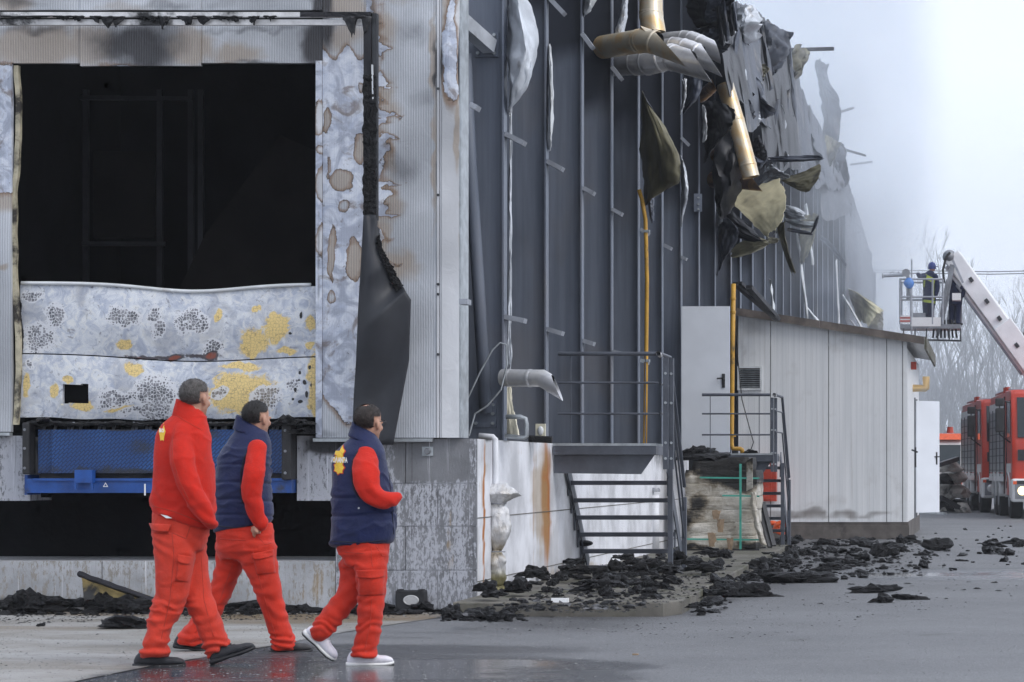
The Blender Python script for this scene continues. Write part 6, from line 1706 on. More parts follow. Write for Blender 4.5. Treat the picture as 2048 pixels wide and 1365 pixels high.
# ================================================================== bare trees
def tree_mesh(seed, H):
    r_ = random.Random(seed); tr = MB(); cr = MB()
    pts = [Vector((r_.uniform(-.1, .1) * i, r_.uniform(-.1, .1) * i, H * .96 * i / 8)) for i in range(9)]
    tr.tube(pts, [.17 * (1 - i / 9) + .012 for i in range(9)], 6)
    def br(p, d, L, rad, lev):
        n = 4; q = [p]
        for i in range(n):
            d = (d + Vector((r_.uniform(-.16, .16), r_.uniform(-.16, .16), .12))).normalized(); q.append(q[-1] + d * L / n)
        cr.tube(q, [rad * (1 - i / (n + .5)) + .004 for i in range(n + 1)], 3, False)
        if lev > 0:
            for k in range(5 if lev > 1 else 4):
                f = r_.uniform(.2, .95) * n; i = min(int(f), n - 1)
                a = r_.uniform(0, 6.28)
                dd = (d + Vector((math.cos(a) * .6, math.sin(a) * .6, .25))).normalized()
                br(q[i].lerp(q[i + 1], f - i), dd, L * r_.uniform(.35, .6), rad * .5, lev - 1)
    for k in range(22):
        f = r_.uniform(.12, .96); i = min(int(f * 8), 7); a = r_.uniform(0, 6.28)
        br(pts[i].lerp(pts[i + 1], f * 8 - i), Vector((math.cos(a) * .55, math.sin(a) * .55, 1)).normalized(), H * r_.uniform(.14, .30) * (1.15 - f * .6), .055 * (1.1 - f * .7), 2)
    return tr, cr
protos = []
for s_ in range(4):
    tr, cr = tree_mesh(100 + s_, 15 + s_ * .9)
    r0 = thing("bare_tree", "bare slender tree in the hazy row behind the trucks", "tree", (0, 0, 0), "bare trees behind the yard")
    tr.build("trunk", "bark", r0); cr.build("crown", "bark", r0); protos.append(r0)
tpos = [(1848, 225), (1862, 200), (1880, 215), (1893, 190), (1908, 230), (1921, 205), (1934, 222), (1948, 195), (1960, 228), (1973, 206), (1984, 190), (1995, 218), (2007, 230), (2020, 200), (2033, 215), (2045, 192), (2060, 220), (2075, 205), (1836, 190), (1822, 215), (1790, 210), (1900, 245), (1955, 250), (2000, 248), (2040, 245), (1870, 250)]
for i, (px, Y) in enumerate(tpos):
    o = protos[i] if i < 4 else copy_tree(protos[i % 4])
    o.location = ((px - PPX) * Y / FPX, Y, 0); o.rotation_euler.z = i * 1.7
    s_ = rng.uniform(.85, 1.12); o.scale = (s_, s_, s_)
# brush under the trees
mb = MB(); r_ = random.Random(5)
for k in range(2600):
    x = r_.uniform(-16, 12); y = r_.uniform(180, 260); h = r_.uniform(1.5, 6.0)
    p = Vector((x, y, 0)); d = Vector((r_.uniform(-.18, .18), r_.uniform(-.1, .1), 1))
    q = [p, p + d * h * .5, p + d * h * .5 + Vector((d.x * 1.6 + r_.uniform(-.1, .1), 0, 1)) * h * .5]
    mb.tube(q, [.05, .035, .012], 3, False)
brush = mb.build("undergrowth", "bark"); tag(brush, "hazy leafless brush along the foot of the tree row", kind="stuff")
for k, (a, b) in enumerate(((544, 541), (549, 546))):
    mb = MB(); mb.tube([P(1600, a - 6, 150), P(1980, a, 150), P(2300, b - 4, 150)], .03, 4); tag(mb.build("power_line", "dark_metal"), ("upper power line wire crossing the sky behind the boom", "lower power line wire crossing the sky behind the boom")[k], "wire")
# ================================================================== people
def remesh(mb, voxel, smooth=4):
    me = bpy.data.meshes.new("tmp"); me.from_pydata(mb.v, [], mb.f); me.update()
    o = bpy.data.objects.new("tmp", me); scene.collection.objects.link(o)
    m = o.modifiers.new("r", 'REMESH'); m.mode = 'VOXEL'; m.voxel_size = voxel; m.adaptivity = 0
    if smooth:
        s = o.modifiers.new("s", 'SMOOTH'); s.factor = .5; s.iterations = smooth
    dg = bpy.context.evaluated_depsgraph_get()
    ev = o.evaluated_get(dg); em = ev.to_mesh()
    V = np.zeros(len(em.vertices) * 3); em.vertices.foreach_get("co", V); V = V.reshape(-1, 3)
    Nn = np.zeros(len(em.vertices) * 3); em.vertices.foreach_get("normal", Nn); Nn = Nn.reshape(-1, 3)
    F = [tuple(p.vertices) for p in em.polygons]
    ev.to_mesh_clear()
    bpy.data.objects.remove(o); bpy.data.meshes.remove(me)
    return V, Nn, F
def from_vf(name, V, F, mats, parent, smooth=True, mi=None):
    mb = MB(); mb.v = [tuple(p) for p in V]; mb.f = F; mb.m = [0] * len(F) if mi is None else mi
    return mb.build(name, mats, parent, smooth=smooth)
def rowring(py, xl, xr, Y, yh, tilt=0, yo=0.0, n=28, pw=2.3):
    cx, hw = (xl + xr) / 2, (xr - xl) / 2
    out = []
    for k in range(n):
        q = 2 * math.pi * k / n; c, s = math.cos(q), math.sin(q)
        c2 = math.copysign(abs(c) ** (2 / pw), c); s2 = math.copysign(abs(s) ** (2 / pw), s)
        p = P(cx + hw * c2, py + tilt / 2 * c2, Y + yo)
        out.append(Vector((p.x, Y + yo + yh * s2, p.z)))
    return out
def rows_loft(mb, rows, Y, k=1.0):
    """rows: (py, xl, xr, depth offset, half depth[, tilt])"""
    rs = []
    for r in rows:
        py, xl, xr, yo, yh = r[:5]; tl = r[5] if len(r) > 5 else 0
        c = (xl + xr) / 2; h = (xr - xl) / 2 * k
        tn = abs(PPX - c) / FPX * yh * k * S(Y); h = math.sqrt(max(h * h - tn * tn, (h * .75) ** 2)) - .0045 * S(Y)   # oblique view of the round section
        rs.append(rowring(py, c - h, c + h, Y, yh * k * .94, tl, yo))
    # densify with smooth interpolation
    mb.loft(rs, True)
def limb(mb, pts, Y, k=1.0):
    """pts: (px, py, r_px, depth offset)"""
    s = S(Y)
    P_ = [P(a, b, Y + d) for a, b, r, d in pts]; R = [(r / s * .955 - .004) * k for a, b, r, d in pts]
    Q, RR = [], []
    for i in range(len(P_) - 1):
        for t in (0, .33, .67):
            p0 = P_[max(i - 1, 0)]; p1 = P_[i]; p2 = P_[i + 1]; p3 = P_[min(i + 2, len(P_) - 1)]
            Q.append(.5 * ((2 * p1) + (p2 - p0) * t + (2 * p0 - 5 * p1 + 4 * p2 - p3) * t * t + (3 * p1 - p0 - 3 * p2 + p3) * t ** 3)); RR.append(R[i] * (1 - t) + R[i + 1] * t)
    Q.append(P_[-1]); RR.append(R[-1])
    mb.tube(Q, RR, 18)
    mb.sphere(P_[0], R[0] * .98, 16, 10); mb.sphere(P_[-1], R[-1] * .98, 16, 10)
def fold(V, N, amp, sc, seed, zc=None, camp=0.0, zk=None):
    x, y, z = V[:, 0], V[:, 1], V[:, 2]
    w = fbm(x * 4, y * 4, z * 4, 3, seed)
    q_ = fbm(x * sc + w * 2.5, y * sc * .8, z * sc * .8 + w * 3, 2, seed + 5) - .5
    r1 = 1 - np.abs(2 * fbm(x * 3.2 + z * 2.2 + w, y * 3, z * 7.5 + w * 2, 2, seed + 15) - 1)
    r2 = 1 - np.abs(2 * fbm(x * 3.0 - z * 3.2, y * 3, z * 6 + w * 2, 2, seed + 16) - 1)
    gate = np.clip((fbm(x * 2.5, y * 2.5, z * 2.5, 2, seed + 17) - .38) * 4, 0, 1)
    d = amp * (q_ * 1.6 + (np.clip(r1, 0, 1) ** 7 * 1.3 + np.clip(r2, 0, 1) ** 8 * 1.1) * gate)
    if zc is not None:
        for c, wd in zc:
            d = d + camp * np.sin(z * 130 + 26 * fbm(x * 6, y * 6, z * 4, 2, seed + 8)) * np.exp(-((z - c) / wd) ** 2)
    if zk is not None:
        for c, wd, a, dirn in zk:
            d = d + a * np.sin((z + dirn * x) * 60 + 22 * fbm(x * 4, y * 4, z * 3, 2, seed + 3)) * np.exp(-((z - c) / wd) ** 2)
    return V + N * d[:, None]
def head(mb, cx, cy, Y, yaw, sc=1.0, yo=0.0, pitch=0.0):
    """head built round the pixel of its centre; returns frame"""
    c = P(cx, cy, Y + yo); a = math.radians(yaw)
    f = Vector((math.cos(a), math.sin(a), 0)); l = Vector((-math.sin(a), math.cos(a), 0)); u = Vector((0, 0, 1))
    f, u = (f * math.cos(pitch) + u * math.sin(pitch)), (u * math.cos(pitch) - f * math.sin(pitch))
    def T(x, y, z): return c + (f * x + l * y + u * z) * sc
    def ell(x, y, z, rx, ry, rz, n=18, m=12):
        rings = []
        for i in range(m + 1):
            t = min(max(math.pi * i / m, .03), math.pi - .03)
            rings.append([T(x + rx * math.sin(t) * math.cos(q), y + ry * math.sin(t) * math.sin(q), z - rz * math.cos(t)) for q in [2 * math.pi * j / n for j in range(n)]])
        mb.loft(rings, True)
    ell(-.005, 0, .035, .097, .076, .085)                 # cranium
    ell(.018, 0, -.02, .078, .068, .095)                  # face
    ell(.045, 0, -.075, .042, .045, .042)                 # jaw, chin
    ell(.082, 0, -.098, .018, .022, .016)
    ell(.100, 0, -.022, .020, .013, .026)                 # nose
    ell(.108, 0, -.036, .014, .016, .011)
    ell(.085, .03, .008, .014, .026, .010); ell(.085, -.03, .008, .014, .026, .010)   # brow
    ell(.092, 0, -.062, .010, .024, .007); ell(.090, 0, -.073, .010, .022, .008)      # lips
    ell(.07, .038, -.03, .02, .022, .022); ell(.07, -.038, -.03, .02, .022, .022)      # cheeks
    for s in (-1, 1):
        ell(-.006, s * .079, -.008, .019, .010, .033); ell(-.002, s * .078, -.034, .011, .008, .012)
    return c, f, l, u, T
def hair(parent, T, sc, mat, seed, thin=0.0, name="hair"):
    r_ = random.Random(seed); mb = MB(); FD = []
    nu, nv = 44, 26
    def keep(d):
        x, y, z = d
        line = -.90 if x < -.20 else (-.90 + (x + .20) * 2.6)
        if x > .1: line = -.12 + (x - .1) * .95
        if abs(y) > .8 and -.35 < x < .25 and z < .10: return False
        if thin and z > .72 and (x + .25) ** 2 + y ** 2 < thin: return False
        return z > line + .05 * n3((x * 9, y * 9, seed))
    def marg(d):
        x, y, z = d
        line = -.90 if x < -.20 else (-.90 + (x + .20) * 2.6)
        if x > .1: line = -.12 + (x - .1) * .95
        return min(1.0, max(.05, (z - line) / .45))
    idx = {}
    pts = []
    for j in range(nv + 1):
        t = math.pi * (j + .01) / (nv + .02)
        for i in range(nu):
            q = 2 * math.pi * i / nu
            d = (math.sin(t) * math.cos(q), math.sin(t) * math.sin(q), math.cos(t)); pts.append(d)
    def pos(d, off):
        x, y, z = d
        zz = z * .087 if z > 0 else z * .085
        off = off * marg(d) if off > 0 else off
        k = 1 + off + .02 * n3((x * 6, y * 6, z * 6 + seed)) * (off > 0)
        return T(-.006 + x * .098 * k, y * .0775 * k, .034 + zz * k)
    for off in (.075, -.05):
        base = len(mb.v); mb.v.extend([tuple(pos(d, off * .85)) for d in pts]); FD.extend([marg(d) for d in pts])
        for j in range(nv):
            for i in range(nu):
                a, b, c, e = j * nu + i, j * nu + (i + 1) % nu, (j + 1) * nu + (i + 1) % nu, (j + 1) * nu + i
                if all(keep(pts[k]) for k in (a, b, c, e)):
                    mb.f.append((base + a, base + e, base + c, base + b) if off > 0 else (base + a, base + b, base + c, base + e)); mb.m.append(0)
    for k in range(3200):
        q = r_.uniform(0, 6.283); t = math.acos(r_.uniform(-.9, 1)); d = (math.sin(t) * math.cos(q), math.sin(t) * math.sin(q), math.cos(t))
        if not keep(d): continue
        p = pos(d, .06); e = pos(d, .06 + r_.uniform(.05, .13)) ; g = Vector((r_.uniform(-1, 1), r_.uniform(-1, 1), -.6)) * .006 * sc
        s = Vector((r_.uniform(-1, 1), r_.uniform(-1, 1), r_.uniform(-1, 1))).normalized() * .0016
        mb.add([p - s, p + s, e + g], [(0, 1, 2)]); FD.extend([marg(d)] * 3)
    return mb.build(name, mat, parent, smooth=True, attrs={"fade": lambda V_: np.array(FD)})
def shoe(parent, heel, toe, Y, mat, sole, yo=0.0, yaw=0.0, w=.05, up=None, h=.104):
    a = P(*heel, Y) + Vector((0, yo, 0)); b = P(*toe, Y) + Vector((0, yo + yaw, 0))
    d = b - a; L = d.length; d.normalize()
    s = Vector((0, 1, 0)) - d * d.y; s.normalize(); u = s.cross(d) if s.cross(d).z > 0 else d.cross(s)
    def sect(t, z0, z1, hw, n=14):
        ring = []
        for k in range(n):
            q = 2 * math.pi * k / n; c, sn = math.cos(q), math.sin(q)
            c = math.copysign(abs(c) ** .7, c); sn = math.copysign(abs(sn) ** .7, sn)
            ring.append(a + d * L * t + s * hw * c + u * ((z0 + z1) / 2 + (z1 - z0) / 2 * sn))
        return ring
    mb = MB()
    T_ = [(.0, .02, .055, .022), (.04, .018, .08, .034), (.15, .018, h + .012, .040), (.30, .018, h + .015, .041), (.42, .018, h - .005, .040), (.55, .018, h * .80, .043), (.70, .018, h * .66, w * .96), (.85, .020, h * .62, w * .94), (.95, .022, h * .52, w * .74), (1.0, .025, h * .40, w * .40)]
    mb.loft([sect(*t) for t in T_], True)
    V, N, F = remesh(mb, .006, 3); up_ = from_vf("shoe", fold(V, N, .0015, 30, 3), F, mat, parent)
    mb = MB()
    S_ = [(-.025, .006, .03, .026), (.02, .0, .034, .038), (.2, .0, .030, .042), (.4, .004, .026, .039), (.6, .0, .025, .045), (.8, .001, .025, w), (.94, .006, .028, w * .78), (1.015, .014, .030, w * .36)]
    mb.loft([sect(*t) for t in S_], True); so = mb.build("sole", sole[0], up_, smooth=True, angle=60)
    if len(sole) > 1:
        mb = MB(); mb.loft([sect(t[0], t[1] - .006, t[1] + .004, t[3] * .95) for t in S_], True); mb.build("tread_layer", sole[1], up_, smooth=True)
    mb = MB()
    for k in range(4):
        t = .46 + .07 * k; mb.bar(a + d * L * t - s * .022 + u * (h * (.93 - .09 * k)), a + d * L * t + s * .022 + u * (h * (.93 - .09 * k)), .006, .005)
    mb.build("laces", mat, up_)
    return up_
def decal(target, cx, cy, polys, mats, Y, parent, name, off=.004, k=1.0):
    """lay flat marks on a curved garment: polys in px offsets round (cx, cy), rays cast from the front of the garment"""
    me = target.data; bvh = BVHTree.FromPolygons([v.co + world_loc(target) for v in me.vertices], [tuple(p.vertices) for p in me.polygons])
    for mi, tris in enumerate(polys):
        mb = MB()
        for tri in tris:
            vs_ = []
            for (dx, dy) in tri:
                p = P(cx + dx, cy + dy, Y); o = Vector((0, 0, CAMH))
                hit = bvh.ray_cast(o, (p - o).normalized())
                if hit[0] is None: break
                q, n_ = hit[0], hit[1]
                if n_.y > 0: n_ = -n_
                vs_.append(q + n_ * off * (1 + mi))
            if len(vs_) == len(tri): mb.add(vs_, [tuple(range(len(vs_)))])
        if mb.f: mb.build(name[mi], mats[mi], parent)
def text_polys(s, w, h, shear=0.0):
    cu = bpy.data.curves.new("t", 'FONT'); cu.body = s; cu.align_x = 'CENTER'; cu.align_y = 'CENTER'; cu.resolution_u = 2; cu.offset = .025
    o = bpy.data.objects.new("t", cu); scene.collection.objects.link(o)
    dg = bpy.context.evaluated_depsgraph_get(); me = o.evaluated_get(dg).to_mesh()
    V = [v.co.copy() for v in me.vertices]; F = [tuple(p.vertices) for p in me.polygons]
    o.evaluated_get(dg).to_mesh_clear(); bpy.data.objects.remove(o)
    if not V: return []
    x0, x1 = min(v.x for v in V), max(v.x for v in V); y0, y1 = min(v.y for v in V), max(v.y for v in V)
    pts = [((v.x - (x0 + x1) / 2) / (x1 - x0) * w, -(v.y - (y0 + y1) / 2) / (y1 - y0) * h + shear * (v.x - x0) / (x1 - x0)) for v in V]
    return [[pts[i] for i in f] for f in F]
def ngon(cx, cy, rx, ry, n=16, wob=0.0):
    o = [(cx + rx * math.cos(2 * math.pi * k / n) * (1 + wob * (-1) ** k), cy + ry * math.sin(2 * math.pi * k / n) * (1 + wob * (-1) ** k)) for k in range(n)]
    return [[(cx, cy), o[k], o[(k + 1) % n]] for k in range(n)]

def person(label, Y, torso, arm, pelvis, legs, headspec, top_mat, trouser_mat, hair_mat, vest=None, thin=0.0, seed=1, collar=None, knees=(), cuffs=(), hand=None, far_arm=None, voxel=.009):
    c0 = torso[len(torso) // 2]
    root = thing("person", label, "person", P((torso[-1][1] + torso[-1][2]) / 2, 940 + CAMH * S(Y), Y))
    # body: one continuous skin surface under the clothes
    mb = MB()
    hc, f, l, u, T = head(mb, *headspec)
    nk = torso[0]; ncx = (nk[1] + nk[2]) / 2
    mb.tube([T(-.012, 0, -.05), P(ncx + 2, nk[0] + 6, Y) + Vector((0, nk[3], 0)), P(ncx, nk[0] + 40, Y) + Vector((0, nk[3], 0))], [.056, .060, .075], 16)
    rows_loft(mb, torso[1:], Y, .86); rows_loft(mb, pelvis, Y, .86)
    for lg in legs:
        if lg[0] == 'rows': rows_loft(mb, lg[1], Y, .62)
        else: limb(mb, lg[1], Y, .62)
    limb(mb, arm, Y, .6)
    if far_arm: limb(mb, far_arm, Y, .6)
    if hand:
        hp, hd = hand
        a = P(*hp, Y) + Vector((0, arm[-1][3], 0)); b = P(*hd, Y) + Vector((0, arm[-1][3] + .01, 0))
        d = (b - a); side = Vector((0, 1, 0)); 
        w_ = P(arm[-1][0], arm[-1][1], Y) + Vector((0, arm[-1][3], 0))
        mb.tube([w_, a, a.lerp(b, .5)], [.030, .036, .034], 12)
        for k, (o_, Lf) in enumerate(((-.028, .80), (-.010, 1.0), (.009, .95), (.026, .75))):
            st = a.lerp(b, .45) + side * o_; mb.tube([st, st + d * .45 * Lf, st + d * .75 * Lf + Vector((.008, 0, 0))], [.011, .010, .008], 8)
        st = a.lerp(b, .1) + side * -.034; mb.tube([st, st + d * .3 + Vector((.02, -.008, 0)), st + d * .55 + Vector((.022, -.004, 0))], [.013, .012, .009], 8)
    V, N, F = remesh(mb, .0065, 2)
    from_vf("body", V, F, "skin", root)
    hair(root, T, headspec[4] if len(headspec) > 4 else 1.0, hair_mat, seed, thin)
    # fleece / sleeves
    mb = MB(); rows_loft(mb, torso, Y, .955 if vest else 1.0); limb(mb, arm, Y)
    if far_arm: limb(mb, far_arm, Y)
    V, N, F = remesh(mb, voxel, 5)
    el = P(*arm[len(arm) // 2][:2], Y).z
    V = fold(V, N, .006, 4, seed, None, 0, [(el, .10, .004, .8), (P(0, arm[-1][1], Y).z + .03, .05, .004, .5), (P(0, torso[-1][0] - 14, Y).z, .05, .003, 0)])
    top = from_vf("fleece_jacket", V, F, top_mat, root)
    if collar:
        mb = MB(); mb.loft([rowring(*r) for r in collar], True); V, N, F = remesh(mb, voxel, 2)
        from_vf("collar", fold(V, N, .003, 9, seed), F, top_mat if not vest else vest[0], top)
    vo = None
    if vest:
        mb = MB(); rows_loft(mb, vest[1], Y, 1.0); V, N, F = remesh(mb, voxel, 4)
        V = fold(V, N, .008, 6, seed + 20)
        z = V[:, 2]; d = np.zeros(len(V))
        for py in vest[2]:
            zz = P(0, py, Y).z; d -= .010 * np.exp(-((z - zz + .01 * np.sin(V[:, 0] * 9)) / .008) ** 2)
        hz = P(0, vest[1][-1][0] - 4, Y).z
        V = V + N * d[:, None]
        vo = from_vf("padded_vest", V, F, vest[0], root)
    # trousers
    mb = MB(); rows_loft(mb, pelvis, Y)
    for lg in legs:
        if lg[0] == 'rows': rows_loft(mb, lg[1], Y)
        else: limb(mb, lg[1], Y)
    V, N, F = remesh(mb, voxel, 4)
    V = fold(V, N, .010, 3.6, seed + 40, [(P(0, c, Y).z, .05) for c in cuffs], .006, [(P(0, k, Y).z, .10, .004, dr) for k, dr in knees])
    tr = from_vf("trousers", V, F, trouser_mat, root)
    return root, T, top, vo, tr
def pocket(target, parent, quad, Y, mat, flap=.28, name="cargo_pocket"):
    """raised cargo pocket laid on the trouser surface"""
    me = target.data; bvh = BVHTree.FromPolygons([v.co + world_loc(target) for v in me.vertices], [tuple(p.vertices) for p in me.polygons])
    def cast(px, py, off):
        p = P(px, py, Y); h = bvh.ray_cast(Vector((0, 0, CAMH)), (p - Vector((0, 0, CAMH))).normalized())
        q = h[0] if h[0] is not None else p
        return q + Vector((0, -off, 0))
    (a, b, c, d) = quad
    def pt(u, v): return (a[0] * (1 - u) * (1 - v) + b[0] * u * (1 - v) + c[0] * u * v + d[0] * (1 - u) * v, a[1] * (1 - u) * (1 - v) + b[1] * u * (1 - v) + c[1] * u * v + d[1] * (1 - u) * v)
    mb = MB(); mb.sheet(lambda u, v: cast(*pt(u, v), .008 + .014 * math.sin(math.pi * u) ** .6 * math.sin(math.pi * min(1, v * 1.1)) ** .5 + .003 * n3((u * 4, v * 4, a[0]))), 10, 12, .006); o = mb.build(name, mat, parent, smooth=True)
    mb = MB(); mb.sheet(lambda u, v: cast(*pt(-.04 + 1.08 * u, -.06 + flap * v + .05 * math.sin(u * 3.1) * v), .022 + .012 * v * math.sin(math.pi * u)), 10, 5, .005); mb.build("pocket_flap", mat, o, smooth=True)

# ---- first man: red fleece, hands in front pocket
YA = 15.64
A_torso = [(818, 355, 404, .02, .060), (836, 338, 412, .02, .088), (850, 322, 418, .02, .115), (868, 311, 421, .01, .138), (900, 307, 424, 0, .152), (940, 306, 428, 0, .158), (980, 302, 431, 0, .162, 8), (1010, 298, 432, 0, .165, 18), (1034, 299, 431, 0, .165, 34), (1042, 304, 427, 0, .158, 36)]
A_arm = [(366, 866, 24, -.06), (364, 918, 25.5, -.15), (376, 965, 24, -.165), (396, 1005, 21, -.16), (415, 1038, 17, -.14), (424, 1048, 14, -.10)]
A_pelvis = [(1018, 304, 424, 0, .145), (1050, 302, 420, 0, .150), (1080, 304, 412, 0, .150), (1102, 308, 409, 0, .135)]
A_near = [(1070, 303, 392, -.06, .10), (1110, 307, 390, -.07, .10), (1150, 312, 384, -.07, .098), (1190, 310, 376, -.07, .092), (1225, 303, 360, -.08, .085), (1260, 295, 344, -.09, .082), (1288, 288, 338, -.10, .080), (1313, 282, 338, -.10, .080)]
A_lead = [(1075, 345, 410, .06, .10), (1140, 354, 417, .07, .098), (1197, 366, 428, .06, .090), (1247, 388, 447, .05, .082), (1275, 399, 455, .05, .078), (1303, 414, 460, .05, .076, -34)]
ra, TA, topA, _, trA = person("tallest man, greying hair, in plain red fleece and red cargo trousers", YA, A_torso, A_arm, A_pelvis, [('rows', A_near), ('rows', A_lead)], (390, 798, YA, 70, 1.0, .03), "red_fleece", "red_trousers_faded", "hair_greying", seed=3,
       collar=[(806, 353, 398, YA, .062, 18, .02), (820, 351, 404, YA, .074, 24, .02), (842, 345, 413, YA, .088, 20, .02)], knees=((1200, .5), (1235, -.6), (1095, .9)), cuffs=(1300, 1290))
shoe(ra, (279, 1334.5), (374, 1334.5), YA, "shoe_black", ("sole_black",), -.10, .06)
shoe(ra, (420, 1331), (503, 1303), YA, "shoe_black", ("sole_black",), .04, .05)
pocket(trA, ra, ((358, 1112), (392, 1118), (380, 1166), (352, 1162)), YA, "red_trousers_faded")
pocket(trA, ra, ((302, 1048), (342, 1050), (338, 1066), (308, 1064)), YA, "red_trousers_faded", .9, "back_pocket")
decal(topA, 325, 862, [ngon(0, 2, 6, 19, 12, .12), text_polys("BIO", 9, 8, 1)], ["logo_yellow", "logo_white"], YA, topA, ["emblem", "emblem_letters"])
mb = MB(); 
# shirt tail showing under the fleece hem
p = [P(x, y, YA) + Vector((0, -.165, 0)) for x, y in ((338, 1028), (352, 1031), (362, 1036), (350, 1036))]
mb.add(p, [(0, 1, 2, 3)]); mb.build("shirt_tail", "logo_white", topA)

# ---- second man: navy vest over red fleece
YB = 16.80
B_torso = [(852, 476, 512, .02, .055), (866, 468, 534, .02, .082), (885, 457, 540, .02, .108), (905, 445, 541, .01, .128), (930, 437, 539, 0, .138), (970, 433, 538, 0, .145), (1010, 432, 544, 0, .148), (1045, 431, 545, 0, .148), (1062, 432, 540, 0, .145)]
B_vest = [(850, 474, 515, .02, .062), (866, 465, 537, .02, .092), (885, 454, 543, .02, .118), (905, 442, 544, .01, .138), (930, 434, 542, 0, .150), (970, 430, 541, 0, .158), (1010, 428, 547, 0, .160), (1040, 427, 548, 0, .160, -10), (1056, 427, 541, 0, .158, -18)]
B_arm = [(514, 898, 21, -.065), (508, 945, 22.5, -.15), (503, 985, 21, -.155), (510, 1018, 19, -.15), (521, 1045, 15, -.13), (523, 1051, 14, -.125)]
B_pelvis = [(1046, 432, 546, 0, .14), (1075, 434, 549, 0, .145), (1100, 434, 551, 0, .14), (1118, 440, 550, 0, .12)]
B_lead = [(1085, 458, 551, -.04, .105), (1130, 480, 557, -.05, .10), (1165, 500, 562, -.05, .096), (1205, 517, 569, -.04, .088), (1245, 530, 580, -.03, .082), (1275, 541, 590, -.03, .080), (1300, 545, 591, -.03, .078)]
B_trail = [(1085, 434, 500, .05, .10), (1130, 431, 490, .06, .098), (1165, 424, 474, .05, .092), (1205, 402, 454, .03, .086), (1240, 380, 430, 0, .080), (1265, 364, 412, -.02, .078), (1286, 356, 402, -.03, .076, 10)]
rb_, TB, topB, voB, trB = person("middle man in navy padded vest without emblem, hand in trouser pocket", YB, B_torso, B_arm, B_pelvis, [('rows', B_lead), ('rows', B_trail)], (513, 838, YB, 64, .98, .03), "red_fleece", "red_trousers", "hair_black", vest=("navy_quilt", B_vest, (932, 967, 1001, 1032)), seed=5,
       collar=[(843, 474, 522, YB, .062, 26, .02), (856, 472, 533, YB, .076, 32, .02), (872, 466, 540, YB, .092, 28, .02)], knees=((1185, -.6), (1225, .6), (1120, .8)), cuffs=(1290, 1278), hand=((524, 1057), (519, 1072)))
shoe(rb_, (544, 1309), (622, 1307), YB, "shoe_grey", ("sole_black",), -.03, .06)
shoe(rb_, (350, 1296), (416, 1306), YB, "shoe_black", ("sole_black",), -.03, .05)
pocket(trB, rb_, ((506, 1110), (549, 1102), (552, 1146), (514, 1150)), YB, "red_trousers")

# ---- third man: navy vest with the emblem, white trainers, glasses
YCm = 15.64
C_torso = [(866, 706, 744, .02, .058), (880, 700, 756, .02, .086), (895, 690, 764, .02, .112), (915, 678, 769, .01, .132), (945, 668, 774, 0, .142), (985, 667, 783, 0, .150), (1020, 668, 789, 0, .152), (1055, 667, 788, 0, .152), (1090, 668, 780, 0, .150)]
C_vest = [(864, 704, 747, .02, .064), (878, 698, 758, .02, .094), (893, 680, 767, .02, .122), (906, 668, 770, .01, .138), (921, 663, 772, .01, .146), (942, 662, 777, 0, .153), (982, 663, 788, 0, .162), (1020, 664, 794, 0, .165), (1055, 662, 792, 0, .165), (1078, 660, 789, 0, .163), (1088, 661, 784, 0, .158, -6)]
C_arm = [(731, 914, 24, -.065), (733, 950, 27, -.16), (740, 983, 25, -.18), (760, 1000, 21, -.17), (781, 1000, 18, -.14), (793, 995, 14, -.10)]
C_pelvis = [(1078, 672, 777, 0, .142), (1105, 680, 777, 0, .145), (1128, 690, 776, 0, .135)]
C_front = [(1105, 702, 777, -.05, .105), (1145, 711, 775, -.06, .10), (1190, 714, 772, -.06, .092), (1230, 714, 767, -.06, .086), (1265, 712, 763, -.06, .082), (1292, 706, 757, -.06, .080), (1313, 702, 754, -.06, .080)]
C_trail = [(712, 1120, 30, .05), (708, 1160, 29, .05), (696, 1192, 27, .03), (670, 1226, 26, .0), (646, 1256, 25, -.03), (640, 1264, 24, -.035)]
rc, TC, topC, voC, trC = person("man with glasses, navy vest with yellow back emblem and white trainers", YCm, C_torso, C_arm, C_pelvis, [('rows', C_front), ('limb', C_trail)], (737, 847, YCm, 70, .97, .03), "red_fleece", "red_trousers", "hair_thin", vest=("navy_quilt", C_vest, (993, 1029)), thin=.07, seed=9,
       collar=[(854, 705, 750, YCm, .062, 26, .02), (868, 703, 757, YCm, .078, 30, .02), (884, 696, 763, YCm, .096, 26, .02)], knees=((1185, -.6), (1225, .6), (1130, .8)), cuffs=(1300, 1252))
shoe(rc, (699, 1333), (787, 1332), YCm, "shoe_white", ("sole_white", "sole_black"), -.06, .06)
shoe(rc, (608, 1266), (664, 1324), YCm, "shoe_white", ("sole_white", "sole_black"), -.03, .05)
pocket(trC, rc, ((716, 1144), (771, 1142), (770, 1190), (717, 1192)), YCm, "red_trousers", .30)
emb = ngon(1, -17, 9, 13, 14, .14) + ngon(0, 16, 9, 12, 14, .14) + ngon(0, 0, 12, 9, 14, .05)
rim = ngon(1, -17, 11, 15, 14, .14) + ngon(0, 16, 11, 14, 14, .14)
decal(voC, 679, 920, [rim, emb, text_polys("BIOΛANTA", 34, 12, 1)], ["logo_red", "logo_yellow", "logo_white"], YCm, voC, ["emblem_border", "emblem", "emblem_letters"], .0025)
mb = MB(); mb.sphere(P(731, 1016, YCm) + Vector((0, -.168, 0)), .006, 8, 6); mb.build("snap_button", "logo_white", voC)
mb = MB()
for s_ in (-1, 1):
    mb.tube([TC(-.004, s_ * .080, .012), TC(.09, s_ * .072, .012)], .0032, 6)
    mb.tube([TC(.103 + .006 * math.cos(q), s_ * (.036 + .027 * math.cos(q)), .004 + .020 * math.sin(q)) for q in [2 * math.pi * k / 14 for k in range(15)]], .0028, 6)
